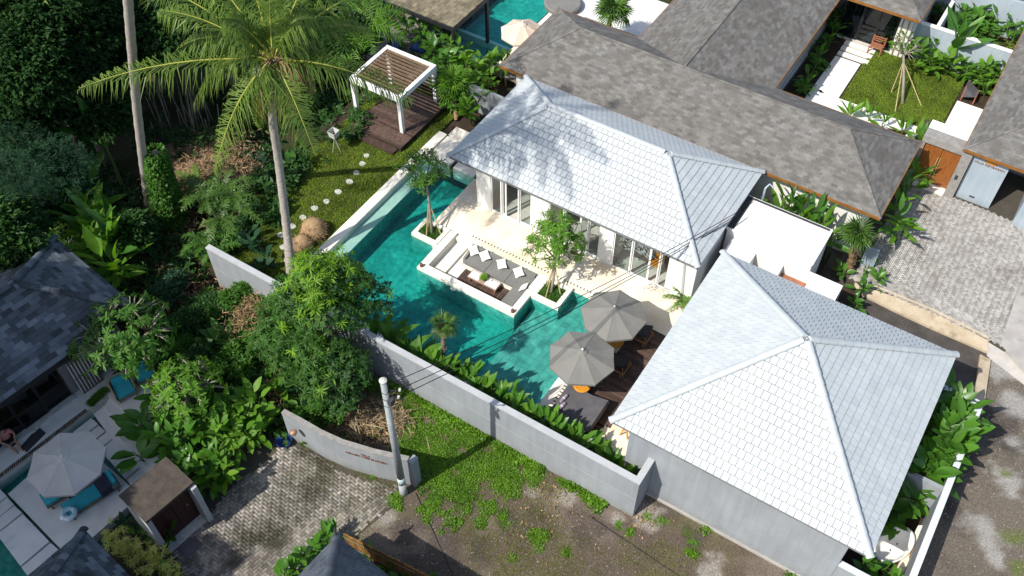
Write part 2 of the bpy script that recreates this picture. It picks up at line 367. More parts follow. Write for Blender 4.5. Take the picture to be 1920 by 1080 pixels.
CAMV = Vector((0, 0, CH))
def tile_roof(house, fr, x0, x1, y0, y1, zE, rise, mt, mu, mc, w, e, th, gap=.012, cap=.13, capL=.36, single=300, piece='roof_tile', gables=(), skip=(), soffit=.16, fascia=None, stag=.5, lap=.05, fh=.24):
    """hipped roof over a rectangle in the frame fr (ridge along its longer side); every tile is a piece"""
    if (x1 - x0) < (y1 - y0):
        cx, cy = (x0 + x1) / 2, (y0 + y1) / 2; hx, hy = (y1 - y0) / 2, (x1 - x0) / 2
        fr = fr @ Matrix.Translation((cx, cy, 0)) @ Matrix.Rotation(R(90), 4, 'Z'); x0, x1, y0, y1 = -hx, hx, -hy, hy
    d = (y1 - y0) / 2; sl = math.hypot(d, rise); L, D = x1 - x0, y1 - y0; zr = zE + rise
    ra = (x0 + d if 'left' not in gables else x0, y0 + d, zr); rb = (x1 - d if 'right' not in gables else x1, y0 + d, zr)
    b = MB(); E4 = [(x0, y0, zE), (x1, y0, zE), (x1, y1, zE), (x0, y1, zE)]; B4 = [(p[0], p[1], zE - soffit) for p in E4]
    V = [fr @ Vector(p) for p in E4 + [ra, rb] + B4]
    b.add(V, [(0, 1, 5, 4), (2, 3, 4, 5), (3, 0, 4), (1, 2, 5), (6, 9, 8, 7), (0, 6, 7, 1), (1, 7, 8, 2), (2, 8, 9, 3), (3, 9, 6, 0)])
    roof = b.build('roof', [mu], house)
    if fascia:
        f = MB(); t = .04
        f.box(x0 - t, x1 + t, y0 - t, y0 - .002, zE - fh, zE + .02); f.box(x0 - t, x1 + t, y1 + .002, y1 + t, zE - fh, zE + .02)
        f.box(x0 - t, x0 - .002, y0, y1, zE - fh, zE + .02); f.box(x1 + .002, x1 + t, y0, y1, zE - fh, zE + .02)
        f.v = [tuple(fr @ Vector(p)) for p in f.v]; f.build('fascia', [fascia], roof)
    la, lb = (d if 'left' not in gables else 0), (d if 'right' not in gables else 0)
    faces = {'front': ((x0, y0), (1, 0), (0, 1), [(0, 0), (L, 0), (L - lb, sl), (la, sl)]),
             'back': ((x1, y1), (-1, 0), (0, -1), [(0, 0), (L, 0), (L - la, sl), (lb, sl)])}
    if la: faces['left'] = ((x0, y1), (0, -1), (1, 0), [(0, 0), (D, 0), (D / 2, sl)])
    if lb: faces['right'] = ((x1, y0), (0, 1), (-1, 0), [(0, 0), (D, 0), (D / 2, sl)])
    t = MB(); q = w - gap; el = e + lap
    t.add([(0, 0, 0), (q, 0, 0), (q, el, 0), (0, el, 0), (0, 0, th + .01), (q, 0, th + .01), (q, el, .012), (0, el, .012)], [(4, 5, 6, 7), (0, 1, 5, 4), (1, 2, 6, 5), (3, 0, 4, 7)])
    tme = t.mesh(piece, [mt]); full = []; rest = MB()
    for nm, (o, ud, vd, poly) in faces.items():
        if nm in skip: continue
        u = Vector((ud[0], ud[1], 0)); v = Vector((vd[0] * d / sl, vd[1] * d / sl, rise / sl)); n = u.cross(v)
        F = fr @ Matrix(((u.x, v.x, n.x, o[0]), (u.y, v.y, n.y, o[1]), (u.z, v.z, n.z, zE), (0, 0, 0, 1)))
        Lu = poly[1][0]
        for r in range(int(sl / e) + 2):
            v0 = r * e - .03
            for c in range(-1, int(Lu / w) + 2):
                u0 = c * w + (r % 2) * w * stag; sq = [(u0, v0), (u0 + q, v0), (u0 + q, v0 + el), (u0, v0 + el)]
                pc = [(a, bb + .03) for a, bb in sq]
                if all(inside((a, max(bb, .001)), poly) for a, bb in pc): full.append(F @ Matrix.Translation((u0, v0, random.uniform(0, .004))))
                else:
                    k = clip_poly(pc, poly)
                    if len(k) > 2:
                        m = len(k); top = [F @ Vector((a, bb - .03, .012 + (th - .002) * (1 - min(1, max(0, (bb - .03 - v0) / el))))) for a, bb in k]; bot = [F @ Vector((a, bb - .03, 0)) for a, bb in k]
                        rest.add(bot + top, [tuple(range(m, 2 * m))] + [(i, (i + 1) % m, m + (i + 1) % m, m + i) for i in range(m)])
    full.sort(key=lambda mm: (mm.translation - CAMV).length)
    vis = [mm for mm in full if mm.to_3x3().col[2].dot(CAMV - mm.translation) > 0]; hid = [mm for mm in full if mm.to_3x3().col[2].dot(CAMV - mm.translation) <= 0]
    for mm in vis[:single]: link(tme, piece, roof, mm)
    for mm in vis[single:] + hid: rest.add([mm @ Vector(p) for p in t.v], t.f)
    if rest.v: stuff(rest.mesh(piece + 's', [mt]), piece + 's', roof)
    if cap:
        lines = []
        c = [Vector(p) for p in E4]; A, Bq = Vector(ra), Vector(rb)
        if (A - Bq).length > .2: lines.append((A, Bq))
        if la: lines += [(c[0], A), (c[3], A)]
        if lb: lines += [(c[1], Bq), (c[2], Bq)]
        k = MB(); n = 6; pr = []
        for z, rr in ((0, 1.08), (capL * 1.02, .95)):
            for j in range(n + 1): a = math.pi * j / n; pr.append((z, cap * rr * math.cos(a), cap * rr * .75 * math.sin(a)))
        k.add(pr, [(j, j + 1, n + 2 + j, n + 1 + j) for j in range(n)] + [tuple(range(n + 1))[::-1], tuple(range(n + 1, 2 * n + 2))])
        kme = k.mesh('ridge_cap', [mc])
        for a, bq in lines:
            dv = (bq - a).normalized(); sv = Vector((-dv.y, dv.x, 0)).normalized(); nv = dv.cross(sv)
            if nv.z < 0: nv = -nv; 
            sv = nv.cross(dv); Lc = (bq - a).length
            for i in range(max(1, int(Lc / capL + .5))):
                p = a + dv * (i * capL - .06) + nv * (.02 + random.uniform(0, .006))
                link(kme, 'ridge_cap', roof, fr @ Matrix(((dv.x, sv.x, nv.x, p.x), (dv.y, sv.y, nv.y, p.y), (dv.z, sv.z, nv.z, p.z), (0, 0, 0, 1))))
    return roof

def herringbone(owner, poly, z, mat, a=.21, rz=0.0, single=300, h=.02, gap=.008):
    """block paving laid in herringbone inside a polygon"""
    c = MB(); L, Wd = 2 * a / 2, a / 2
    g = gap / 2; c.add([(g, g, 0), (a - g, g, 0), (a - g, a / 2 - g, 0), (g, a / 2 - g, 0), (g + .004, g + .004, h), (a - g - .004, g + .004, h), (a - g - .004, a / 2 - g - .004, h), (g + .004, a / 2 - g - .004, h)], [(4, 5, 6, 7), (0, 1, 5, 4), (1, 2, 6, 5), (2, 3, 7, 6), (3, 0, 4, 7)])
    me = c.mesh('paver', [mat]); xs = [p[0] for p in poly]; ys = [p[1] for p in poly]; cx, cy = sum(xs) / len(xs), sum(ys) / len(ys)
    rad = max(math.hypot(p[0] - cx, p[1] - cy) for p in poly); n = int(rad / (a / 2)) + 3; ms = []
    T = Matrix.Translation((cx, cy, z)) @ Matrix.Rotation(rz, 4, 'Z'); u = a / 2
    for i in range(-n, n):
        for j in range(-n, n):
            k = (i - j) % 4
            if k == 0: m = T @ Matrix.Translation((i * u, j * u, 0)); ctr = T @ Vector(((i + 1) * u, (j + .5) * u, 0))
            elif k == 3: m = T @ Matrix.Translation(((i + 1) * u, j * u, 0)) @ Matrix.Rotation(R(90), 4, 'Z'); ctr = T @ Vector(((i + .5) * u, (j + 1) * u, 0))
            else: continue
            if inside(ctr, poly):
                m = m @ Matrix.Translation((0, 0, random.uniform(-.004, .004))) @ Matrix.Rotation(random.uniform(-.012, .012), 4, 'X')
                ms.append(m)
    ms.sort(key=lambda mm: (mm.translation - CAMV).length)
    for mm in ms[:single]: link(me, 'paver', owner, mm)
    P = np.array([mm.to_3x3() for mm in ms[single:]]).reshape(-1, 3, 3); Tt = np.array([mm.translation for mm in ms[single:]]).reshape(-1, 3)
    if len(Tt):
        base = np.array(c.v); V = (np.einsum('mij,nj->mni', P, base) + Tt[:, None, :]).reshape(-1, 3)
        F = (np.array(c.f)[None] + (np.arange(len(Tt)) * len(base))[:, None, None]).reshape(-1, 4)
        stuff(npmesh('pavers', V, F, mat), 'pavers', owner)

def planks(owner, fr, x0, x1, y0, y1, z, h, wd, mat, gap=.008, name='plank', along='y'):
    """boards side by side; along says which way they run in the frame"""
    n = int(((x1 - x0) if along == 'y' else (y1 - y0)) / wd); ln = (y1 - y0) if along == 'y' else (x1 - x0)
    b = MB(); b.box(gap / 2, wd - gap / 2, 0, ln, 0, h); me = b.mesh(name, [mat])
    for i in range(n):
        if along == 'y': m = Matrix.Translation((x0 + i * wd, y0, z + random.uniform(0, .004)))
        else: m = Matrix.Translation((x0, y0 + (i + 1) * wd, z + random.uniform(0, .004))) @ Matrix.Rotation(R(-90), 4, 'Z')
        link(me, name, owner, fr @ m)

# ------------------------------------------------------------------ leaves
def blade(L, Wd, n=4, fold=.12, bend=.25, petiole=0.0, peak=.45, tip=1.0, wav=0.0):
    """a leaf along +X: three points per row, folded at the midrib, drooping"""
    V = []; F = []
    for i in range(n + 1):
        t = i / n; w = Wd / 2 * (max(0.0, math.sin(math.pi * min(1, (t * .97 + .03)) ** (math.log(.5) / math.log(peak)))) ** .75) if 0 < i < n else (.12 * Wd / 2 if i == 0 else .02 * Wd)
        x = petiole + L * t * (1 - .12 * bend * t); z = petiole * .2 - bend * L * t * t * .6; k = wav * random.uniform(-1, 1)
        V += [(x, -w, z + fold * w * 2 + k * w), (x, 0, z), (x, w, z + fold * w * 2 - k * w)]
    for i in range(n): a = 3 * i; F += [(a, a + 3, a + 4, a + 1), (a + 1, a + 4, a + 5, a + 2)]
    if petiole:
        b = len(V); r = max(.008, Wd * .035); V += [(0, -r, 0), (0, r, 0), (petiole, r, petiole * .2), (petiole, -r, petiole * .2)]; F.append((b, b + 1, b + 2, b + 3))
    return np.array(V), np.array(F)
def dia(L, Wd, bend=.2):
    return np.array([(0, 0, 0), (L * .45, -Wd / 2, .1 * L), (L, 0, -bend * L), (L * .45, Wd / 2, .1 * L)]), np.array([(0, 1, 2, 3)])
def xf(pos, az, el, roll, sc):
    pos = np.asarray(pos, float); ca, sa, ce, se = np.cos(az), np.sin(az), np.cos(el), np.sin(el)
    d = np.stack([ce * ca, ce * sa, se], -1); s = np.stack([-sa, ca, np.zeros_like(sa)], -1); u = np.cross(d, s)
    cr, sr = np.cos(roll)[:, None], np.sin(roll)[:, None]; s2 = s * cr + u * sr; u2 = u * cr - s * sr
    return np.stack([d, s2, u2], -1) * np.asarray(sc)[:, None, None], pos
def spread(tmpl, X):
    V, F = tmpl; Rm, P = X
    VV = (np.einsum('mij,nj->mni', Rm, V) + P[:, None, :]).reshape(-1, 3)
    return VV, (F[None] + (np.arange(len(P)) * len(V))[:, None, None]).reshape(-1, F.shape[1])
def join(parts):
    Vs, Fs, b = [], [], 0
    for V, F in parts: Vs.append(V); Fs.append(F + b); b += len(V)
    return np.concatenate(Vs), np.concatenate(Fs)
def mat4(pos, az, el, roll=0.0, s=1.0):
    Rm, P = xf(np.array([pos]), np.array([az]), np.array([el]), np.array([roll]), np.array([s]))
    m = Matrix([list(r) for r in Rm[0]]).to_4x4(); m.translation = Vector(P[0]); return m

_LM = {}
def leafmesh(key, L, Wd, mat, n=5, **k):
    kk = (key, round(L, 2), round(Wd, 2), mat)
    if kk not in _LM:
        out = []
        for i in range(3):
            V, F = blade(L * random.uniform(.9, 1.1), Wd * random.uniform(.9, 1.1), n, fold=random.uniform(.05, .2), bend=k.get('bend', .3) * random.uniform(.6, 1.4), petiole=k.get('pet', 0) * random.uniform(.8, 1.2), peak=k.get('peak', .45), wav=k.get('wav', .12))
            out.append(npmesh('leaf', V, F, mat))
        _LM[kk] = out
    return _LM[kk]
def big_plant(base, label, cat='plant', name='leafy_plant', group=None, n=14, L=.55, Wd=.2, H=.8, spr=.35, mat='leaf_big', el=(.1, 1.1), pet=.12, bend=.3, wav=.12, stems=3, az=None, face=None):
    """a plant whose large leaves are pieces of their own, on a few stems"""
    rt = thing(name, label, cat, base, group); ms = leafmesh('b', L, Wd, mat, bend=bend, pet=pet, wav=wav)
    st = MB(); tips = []
    for i in range(stems):
        a = random.uniform(0, 6.28); r = random.uniform(.2, 1) * spr; tp = (base[0] + r * math.cos(a), base[1] + r * math.sin(a), base[2] + H * random.uniform(.65, 1.05))
        st.tube([base, ((base[0] + tp[0]) / 2 + .03, (base[1] + tp[1]) / 2, base[2] + H * .5), tp], [.028, .022, .012], 5); tips.append(tp)
    st.build('stem', ['stem_green'], rt)
    for i in range(n):
        tp = tips[i % stems]; k = random.uniform(.35, 1.0); p = tuple(base[j] + (tp[j] - base[j]) * k for j in range(3))
        a = random.uniform(0, 6.28) if az is None else az + random.uniform(-1.35, 1.35)
        e = el[0] + (el[1] - el[0]) * (k - .35) / .65 + random.uniform(-.2, .2)
        link(random.choice(ms), 'leaf', rt, mat4(p, a, e, random.uniform(-.4, .4), random.uniform(.75, 1.15)))
    return rt
def bush_mesh(c, r, n, L, Wd, mat, lobes=7, ros=6, name='foliage', flat=.35, tm=None, droop=.0, up=.35):
    """foliage as sprays set over the upper and outer sides of several lobes"""
    lc = []
    for i in range(lobes):
        a = random.uniform(0, 6.28); q = math.sqrt(random.random()) * .68; z = random.uniform(-.45, .6) * (1 - q * .5); lc.append((math.cos(a) * q, math.sin(a) * q, z, random.uniform(.30, .50)))
    lc = np.array(lc); k = rng.integers(0, lobes, n); v = rng.normal(size=(n, 3)); v /= np.linalg.norm(v, axis=1)[:, None]; v[:, 2] = np.where(v[:, 2] < -.25, -v[:, 2], v[:, 2])
    p = lc[k, :3] + v * lc[k, 3:4] * rng.uniform(.72, 1.06, (n, 1)); P = np.asarray(c) + p * np.asarray(r)
    out = v + (P - np.asarray(c)) / np.asarray(r) * .3; out[:, 2] += up
    out /= np.linalg.norm(out, axis=1)[:, None]
    az = np.arctan2(out[:, 1], out[:, 0]); el = np.arcsin(np.clip(out[:, 2], -1, 1))
    P2 = np.repeat(P, ros, 0); az2 = np.repeat(az, ros) + rng.normal(0, .9, n * ros); el2 = np.repeat(el, ros) * .5 + rng.normal(-.05 - droop, .42, n * ros)
    P2 = P2 + rng.normal(0, L * .22, P2.shape)
    X = xf(P2, az2, el2, rng.normal(0, .5, n * ros), rng.uniform(.65, 1.2, n * ros))
    V, F = spread(tm or blade(L, Wd, 2, .15, .3), X)
    return npmesh(name, V, F, mat), P
def rosettes(P, Dr, m, L, Wd, bend=.35, n=3, el0=.25, spread_el=.35, peak=.55):
    """m leaves round every point of P, opening about the direction Dr"""
    k = len(P); az = np.tile(np.arange(m) * 2.399, k) + np.repeat(rng.uniform(0, 6.28, k), m)
    el = rng.normal(el0, spread_el, k * m); Rm, _ = xf(np.zeros((k * m, 3)), az, el, rng.normal(0, .2, k * m), rng.uniform(.7, 1.15, k * m))
    z = np.asarray(Dr, float); z /= np.linalg.norm(z, axis=1)[:, None]; x = np.cross(np.tile([0.3, 1, .1], (k, 1)), z); x /= np.linalg.norm(x, axis=1)[:, None]; y = np.cross(z, x)
    Q = np.repeat(np.stack([x, y, z], -1), m, 0)
    return spread(blade(L, Wd, n, .12, bend, peak=peak), (np.einsum('mij,mjk->mik', Q, Rm), np.repeat(P, m, 0)))
def limbs(mb, base, tips, r0, n=7, wob=.12):
    for tp in tips:
        b = Vector(base); t = Vector(tp); d = (t - b); m1 = b + d * .35 + Vector((random.uniform(-1, 1), random.uniform(-1, 1), .6)) * d.length * wob; m2 = b + d * .7 + Vector((random.uniform(-1, 1), random.uniform(-1, 1), .5)) * d.length * wob * .7
        mb.tube([b, m1, m2, t], [r0, r0 * .75, r0 * .5, r0 * .25], n)
def tree(base, top, r, label, mat='leaf_jungle', n=2500, L=.24, Wd=.11, bark='bark', cat='tree', name='broadleaf_tree', group=None, lobes=9, ros=6, r0=.14, crown=None, tm=None, droop=.1):
    """tapered trunk, limbs and a crown of loose sprays round the point top"""
    rt = thing(name, label, cat, base, group)
    me, P = bush_mesh(top, r, n, L, Wd, mat, lobes, ros, 'crown', tm=tm, droop=droop); link(me, 'crown', rt)
    tk = MB(); b = Vector(base); f = Vector((top[0], top[1], top[2] - r[2] * .55)); mid = b.lerp(f, .5) + Vector((random.uniform(-.2, .2), random.uniform(-.2, .2), 0))
    tk.tube([b, mid, f], [r0 * 1.25, r0, r0 * .8], 8)
    limbs(tk, f, [tuple(P[i]) for i in rng.integers(0, len(P), 9)], r0 * .55)
    tk.build('trunk', [bark], rt, True); return rt

# ------------------------------------------------------------------ palms
def frond_mesh(p0, ctrl, p2, half, nl=60, mat='frond', rach='rachis', width=.021, hang=1.0, dry=None, r0=.04):
    """feather frond: a curved rib with leaflets that hang from both sides"""
    p0, c, p2 = (np.array(q, float) for q in (p0, ctrl, p2)); t = np.linspace(.08, 1, nl)[:, None]
    pt = (1 - t) ** 2 * p0 + 2 * t * (1 - t) * c + t ** 2 * p2; tg = 2 * (1 - t) * (c - p0) + 2 * t * (p2 - c); tg /= np.linalg.norm(tg, axis=1)[:, None]
    sd_ = np.cross(tg, [0, 0, 1.0]); sd_ /= np.linalg.norm(sd_, axis=1)[:, None] + 1e-6
    ln = half * (np.sin(np.pi * (t[:, 0] * .86 + .12)) ** .6)
    V = []; F = []
    for sgn in (-1, 1):
        j = rng.normal(0, .10, (nl, 1)); d1 = sgn * sd_ * (.62 + j) + tg * (.45 + rng.normal(0, .22, (nl, 1))) + np.array([0, 0, .12]); d1 /= np.linalg.norm(d1, axis=1)[:, None]
        d2 = d1 * .5 + np.array([0, 0, -1.0]) * (hang + rng.normal(0, .3, (nl, 1))); d2 /= np.linalg.norm(d2, axis=1)[:, None]
        ll = (ln * rng.uniform(.6, 1.15, nl))[:, None]; a = pt; b = a + d1 * ll * .45; e = b + d2 * ll * .62
        w = tg * width; base = len(V)
        rows = np.stack([a - w * .7, a + w * .7, b - w, b + w, e], 1).reshape(-1, 3); V += rows.tolist()
        for i in range(nl): q = base + i * 5; F += [(q, q + 1, q + 3, q + 2), (q + 2, q + 3, q + 4, q + 4)]
    F2 = [f if f[2] != f[3] else f[:3] for f in F]
    m = MB(); m.v = [tuple(q) for q in V]; m.f = [tuple(f) for f in F2]; m.m = [0] * len(F2); m.cur = 1
    ts = np.linspace(0, 1, 9)[:, None]; rp = (1 - ts) ** 2 * p0 + 2 * ts * (1 - ts) * c + ts ** 2 * p2
    m.tube(rp.tolist(), [r0 * (1 - .85 * x) for x in np.linspace(0, 1, 9)], 5)
    return m.mesh('frond', [mat, rach])
def coconut(base_path, radii, crown, tips, label, half=.75, mat='frond', nl=64, name='coconut_palm', coconuts=6, lift=1.0, dryset=()):
    rt = thing(name, label, 'palm tree', base_path[0])
    tk = MB(); pts = [Vector(p) for p in base_path]; fine = []; rr = []
    for i in range(len(pts) - 1):
        for k in range(10):
            fine.append(pts[i].lerp(pts[i + 1], k / 10)); r = radii[i] + (radii[i + 1] - radii[i]) * k / 10; rr.append(r * (1.06 if k % 2 else .97))
    fine.append(pts[-1]); rr.append(radii[-1]); fine = [fine[max(0, i - 2)].lerp(fine[min(len(fine) - 1, i + 2)], .5) if 2 < i < len(fine) - 3 else fine[i] for i in range(len(fine))]
    tk.tube(fine, rr, 12); tk.build('trunk', ['trunk_grey'], rt, True)
    cr = Vector(crown); hb = MB()
    for i in range(26):
        a = random.uniform(0, 6.28); d = Vector((math.cos(a), math.sin(a), random.uniform(-.6, 1.1))); hb.tube([cr - Vector((0, 0, .25)), cr + d * .28, cr + d * random.uniform(.45, .8) + Vector((0, 0, -.1))], [.05, .03, .008], 4)
    hb.build('crown_fibre', ['fibre'], rt)
    for i in range(coconuts):
        a = 6.28 * i / max(1, coconuts) + .3; c = MB(); c.lathe((cr.x + .33 * math.cos(a), cr.y + .33 * math.sin(a), cr.z - .42), [(.03, -.13), (.1, -.07), (.115, .02), (.07, .11), (.02, .14)], 8); c.build('coconut', ['frond_dry' if i % 2 else 'stem_green'], rt, True)
    for i, (tp, up) in enumerate(tips):
        t = Vector(tp); d = t - cr; c = cr + d * .5 + Vector((0, 0, up * lift)); link(frond_mesh(cr + d.normalized() * .1, c, t, half * random.uniform(.9, 1.1), nl, mat if i not in dryset else 'frond_dry'), 'frond', rt)
    return rt
def fan_leaf(Rr, nseg=16, arc=4.2, droop=.25, pet=.6):
    V = [(0, -.012, 0), (0, .012, 0), (pet, .008, pet * .1), (pet, -.008, pet * .1)]; F = [(0, 1, 2, 3)]
    for i in range(nseg):
        a = -arc / 2 + arc * i / (nseg - 1); w = arc / nseg * .62; l = Rr * (1 - .18 * abs(a) / (arc / 2)) * random.uniform(.9, 1.05); c = (pet, 0, pet * .1); b = len(V)
        f = lambda r, q, z: (c[0] + r * math.cos(q), c[1] + r * math.sin(q), c[2] + z)
        V += [f(.02, a, 0), f(l * .55, a - w / 2, -.02), f(l * .6, a, .05 * Rr), f(l * .55, a + w / 2, -.02), f(l, a, -droop * Rr * random.uniform(.5, 1.5))]
        F += [(b, b + 1, b + 4, b + 2), (b, b + 2, b + 4, b + 3)]
    return np.array(V), np.array(F)
def fan_palm(base, crown, label, n=22, Rr=.55, mat='frond_green', pet=.5, r0=.1, dead=0, group=None, trunk='fibre', el=(-.5, 1.3)):
    rt = thing('fan_palm', label, 'palm tree', base, group); b, c = Vector(base), Vector(crown)
    tk = MB(); k = 14; tk.tube([b.lerp(c, i / k) + Vector((math.sin(i * .5) * .02, 0, 0)) for i in range(k + 1)], [r0 * (1.15 if i % 2 else .9) for i in range(k + 1)], 9)
    for i in range(40):
        t = random.random(); p = b.lerp(c, t); a = random.uniform(0, 6.28); d = Vector((math.cos(a), math.sin(a), .9)); tk.tube([p + d * r0 * .6, p + d * r0 * 1.7], [.025, .008], 4)
    tk.build('trunk', [trunk], rt)
    ms = [npmesh('leaf', *fan_leaf(Rr, pet=pet), mat) for _ in range(3)]; md = [npmesh('dry_leaf', *fan_leaf(Rr * .85, pet=pet * .8, droop=.5), 'frond_dry') for _ in range(2)] if dead else []
    for i in range(n): link(random.choice(ms), 'leaf', rt, mat4(tuple(c), i * 2.399, el[0] + (el[1] - el[0]) * ((i + .5) / n) ** .8, random.uniform(-.3, .3), random.uniform(.85, 1.1)))
    for i in range(dead): link(random.choice(md), 'dry_leaf', rt, mat4(tuple(c - Vector((0, 0, .1))), i * 2.1, random.uniform(-1.2, -.5), random.uniform(-.3, .3), random.uniform(.8, 1.1)))
    return rt
def feather_palm(base, H, label, n=12, L=1.3, mat='frond_green', half=.35, nl=26, name='feather_palm', group=None, up=.9, r0=.05, stems=1):
    rt = thing(name, label, 'palm', base, group); tk = MB(); tops = []
    for s in range(stems):
        a = random.uniform(0, 6.28); o = Vector((math.cos(a), math.sin(a), 0)) * (0.25 if stems > 1 else 0); tp = Vector(base) + o * 1.6 + Vector((0, 0, H * random.uniform(.75, 1.1))); tk.tube([Vector(base) + o, tp], [r0, r0 * .7], 7); tops.append(tp)
    tk.build('trunk', ['bark'], rt)
    for i in range(n):
        tp = tops[i % stems]; a = i * 2.399 + random.uniform(-.2, .2); l = L * random.uniform(.8, 1.1); d = Vector((math.cos(a), math.sin(a), 0)); hh = random.uniform(-.35, .55) * l
        link(frond_mesh(tp, tp + d * l * .45 + Vector((0, 0, up * l * .6)), tp + d * l + Vector((0, 0, hh)), half * l / 1.3, nl, mat, 'stem_green', .022, .35, r0=.018), 'frond', rt)
    return rt
def banana(base, label, n=7, L=1.5, Wd=.42, H=1.2, el=(.5, 1.3), mat='leaf_banana', azs=None, name='banana_plant', group=None, wav=.1, bend=.5):
    rt = thing(name, label, 'banana plant', base, group); st = MB(); b = Vector(base); st.tube([b, b + Vector((.02, 0, H * .6)), b + Vector((0, .02, H))], [.09, .075, .05], 8); st.build('stem', ['stem_green'], rt)
    ms = leafmesh('ban', L, Wd, mat, n=9, pet=.25, bend=bend, wav=wav, peak=.42)
    for i in range(n):
        a = i * 2.399 if azs is None else azs[i % len(azs)]
        link(ms[i % 3], 'leaf', rt, mat4((base[0], base[1], base[2] + H * random.uniform(.8, 1.02)), a, el[0] + (el[1] - el[0]) * i / max(1, n - 1), random.uniform(-.4, .4), random.uniform(.8, 1.1)))
    return rt
# ================================================================== SETTING
def attr_mat(name, rough=.95, fine=.55, fscale=13, bump=.9):
    m, t, N, L, b = _nodes(name)
    a = N.new('ShaderNodeAttribute'); a.attribute_name = 'Col'
    n = _noise(t, fscale, 6, rough=.75); v = N.new('ShaderNodeMapRange'); v.inputs[1].default_value = .25; v.inputs[2].default_value = .75; v.inputs[3].default_value = 1 - fine; v.inputs[4].default_value = 1 + fine; L.new(n, v.inputs[0])
    cc = N.new('ShaderNodeCombineColor')
    for i in range(3): L.new(v.outputs[0], cc.inputs[i])
    L.new(_mix(t, a.outputs[0], cc.outputs[0], 1.0, 'MULTIPLY'), b.inputs['Base Color']); b.inputs['Roughness'].default_value = rough; b.inputs['Specular IOR Level'].default_value = .1
    bn = N.new('ShaderNodeBump'); bn.inputs['Strength'].default_value = bump; bn.inputs['Distance'].default_value = .04; L.new(_noise(t, 22, 5), bn.inputs['Height']); L.new(bn.outputs[0], b.inputs['Normal'])
attr_mat('earth')
def sheet(name, xs, ys, zf, cf):
    X, Y = np.meshgrid(xs, ys); Z = zf(X, Y); nx, ny = len(xs), len(ys)
    V = np.stack([X, Y, Z], -1).reshape(-1, 3); i = (np.arange(ny - 1)[:, None] * nx + np.arange(nx - 1)[None]).ravel()
    me = npmesh(name, V, np.stack([i, i + 1, i + nx + 1, i + nx], -1), 'earth', True)
    c = np.ones((nx * ny, 4), np.float32); c[:, :3] = cf(X, Y).reshape(-1, 3)
    me.color_attributes.new('Col', 'FLOAT_COLOR', 'POINT').data.foreach_set('color', c.ravel())
    return tag(link(me, name), None, None, None, 'structure')
def lerp3(a, b, f): return a + (np.array(b) - a) * np.clip(f, 0, 1)[..., None]
def blob(X, Y, lst, z=0, seed=3, sc=1.6, wob=1.7, gain=2.2):
    m = np.zeros_like(X); n = vnoise(X * sc, Y * sc, seed) - .5; n2 = vnoise(X * 5, Y * 5, seed + 5) - .5
    for px, py, r in lst:
        cx, cy = at2(px, py, z); m = np.maximum(m, 1 - (np.hypot(X - cx, Y - cy) / r) + n * wob + n2 * .6)
    return np.clip(m * gain, 0, 1)
def gz(X, Y):
    z = -.03 + 0 * X
    j = np.clip((-26.5 - X) / 3, 0, 1) * np.clip((Y - 12.5) / 2, 0, 1)
    z = z + j * ((vnoise(X * .25, Y * .25, 2) - .5) * 1.6 + (vnoise(X, Y, 4) - .5) * .5 - .5)
    z = np.where((X > -21.9) & (X < -9.9) & (Y > 16.9) & (Y < 26.6) | (X > -26.6) & (X < -22.9) & (Y > 34.4), -1.6, z)
    pp = ats([(-80, 980), (20, 850), (130, 780), (175, 755), (260, 850), (320, 900), (180, 1040), (40, 1160), (-80, 1120)], -.5); near = (X > -32) & (X < -14) & (Y < 14) & (Y > -3)
    for k in map(tuple, np.argwhere(near)):
        if inside((X[k], Y[k]), pp): z[k] = -1.0
    cx, cy = at2(400, 310); z = z + 1.3 * np.exp(-((X - cx) ** 2 / 5.5 + (Y - cy) ** 2 / 3.2))
    return z
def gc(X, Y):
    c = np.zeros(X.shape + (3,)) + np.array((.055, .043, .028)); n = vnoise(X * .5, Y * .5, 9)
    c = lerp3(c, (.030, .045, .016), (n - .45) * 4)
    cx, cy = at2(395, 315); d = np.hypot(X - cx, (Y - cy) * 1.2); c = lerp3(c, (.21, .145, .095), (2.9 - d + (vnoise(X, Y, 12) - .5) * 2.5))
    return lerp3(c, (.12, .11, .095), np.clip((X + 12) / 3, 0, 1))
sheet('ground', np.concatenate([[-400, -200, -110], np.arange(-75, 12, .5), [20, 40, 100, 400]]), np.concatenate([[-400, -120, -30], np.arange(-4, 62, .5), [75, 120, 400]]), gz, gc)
MOSS = [(850, 900, 2.0), (800, 845, 2.0), (930, 880, 1.3), (905, 870, .9), (775, 775, .9), (835, 800, .8), (720, 745, 1.1), (890, 825, .9), (960, 845, .7), (1010, 862, .55), (745, 940, .5), (1055, 905, .35), (1125, 945, .3), (940, 905, 1.0), (1000, 890, .7), (1010, 1010, .4), (1060, 1035, .25), (1180, 1000, .3), (1300, 1040, .4), (1290, 1000, .28), (1240, 975, .3), (870, 935, .9), (690, 800, 1.1), (900, 985, .3)]
DARK = [(760, 1000, .8), (960, 985, .6), (1000, 960, .5), (1090, 1000, .5), (1240, 950, .7), (900, 1030, .7), (1130, 990, .5), (830, 1040, 1.1), (1300, 1010, .5)]
PALE = [(1215, 965, .7), (1060, 930, .5), (1000, 920, .5), (870, 800, .35), (830, 775, .35), (1160, 975, .4), (1340, 1060, .6), (720, 965, .6)]
RUST = [(885, 815, .5), (830, 785, .4), (790, 755, .35)]
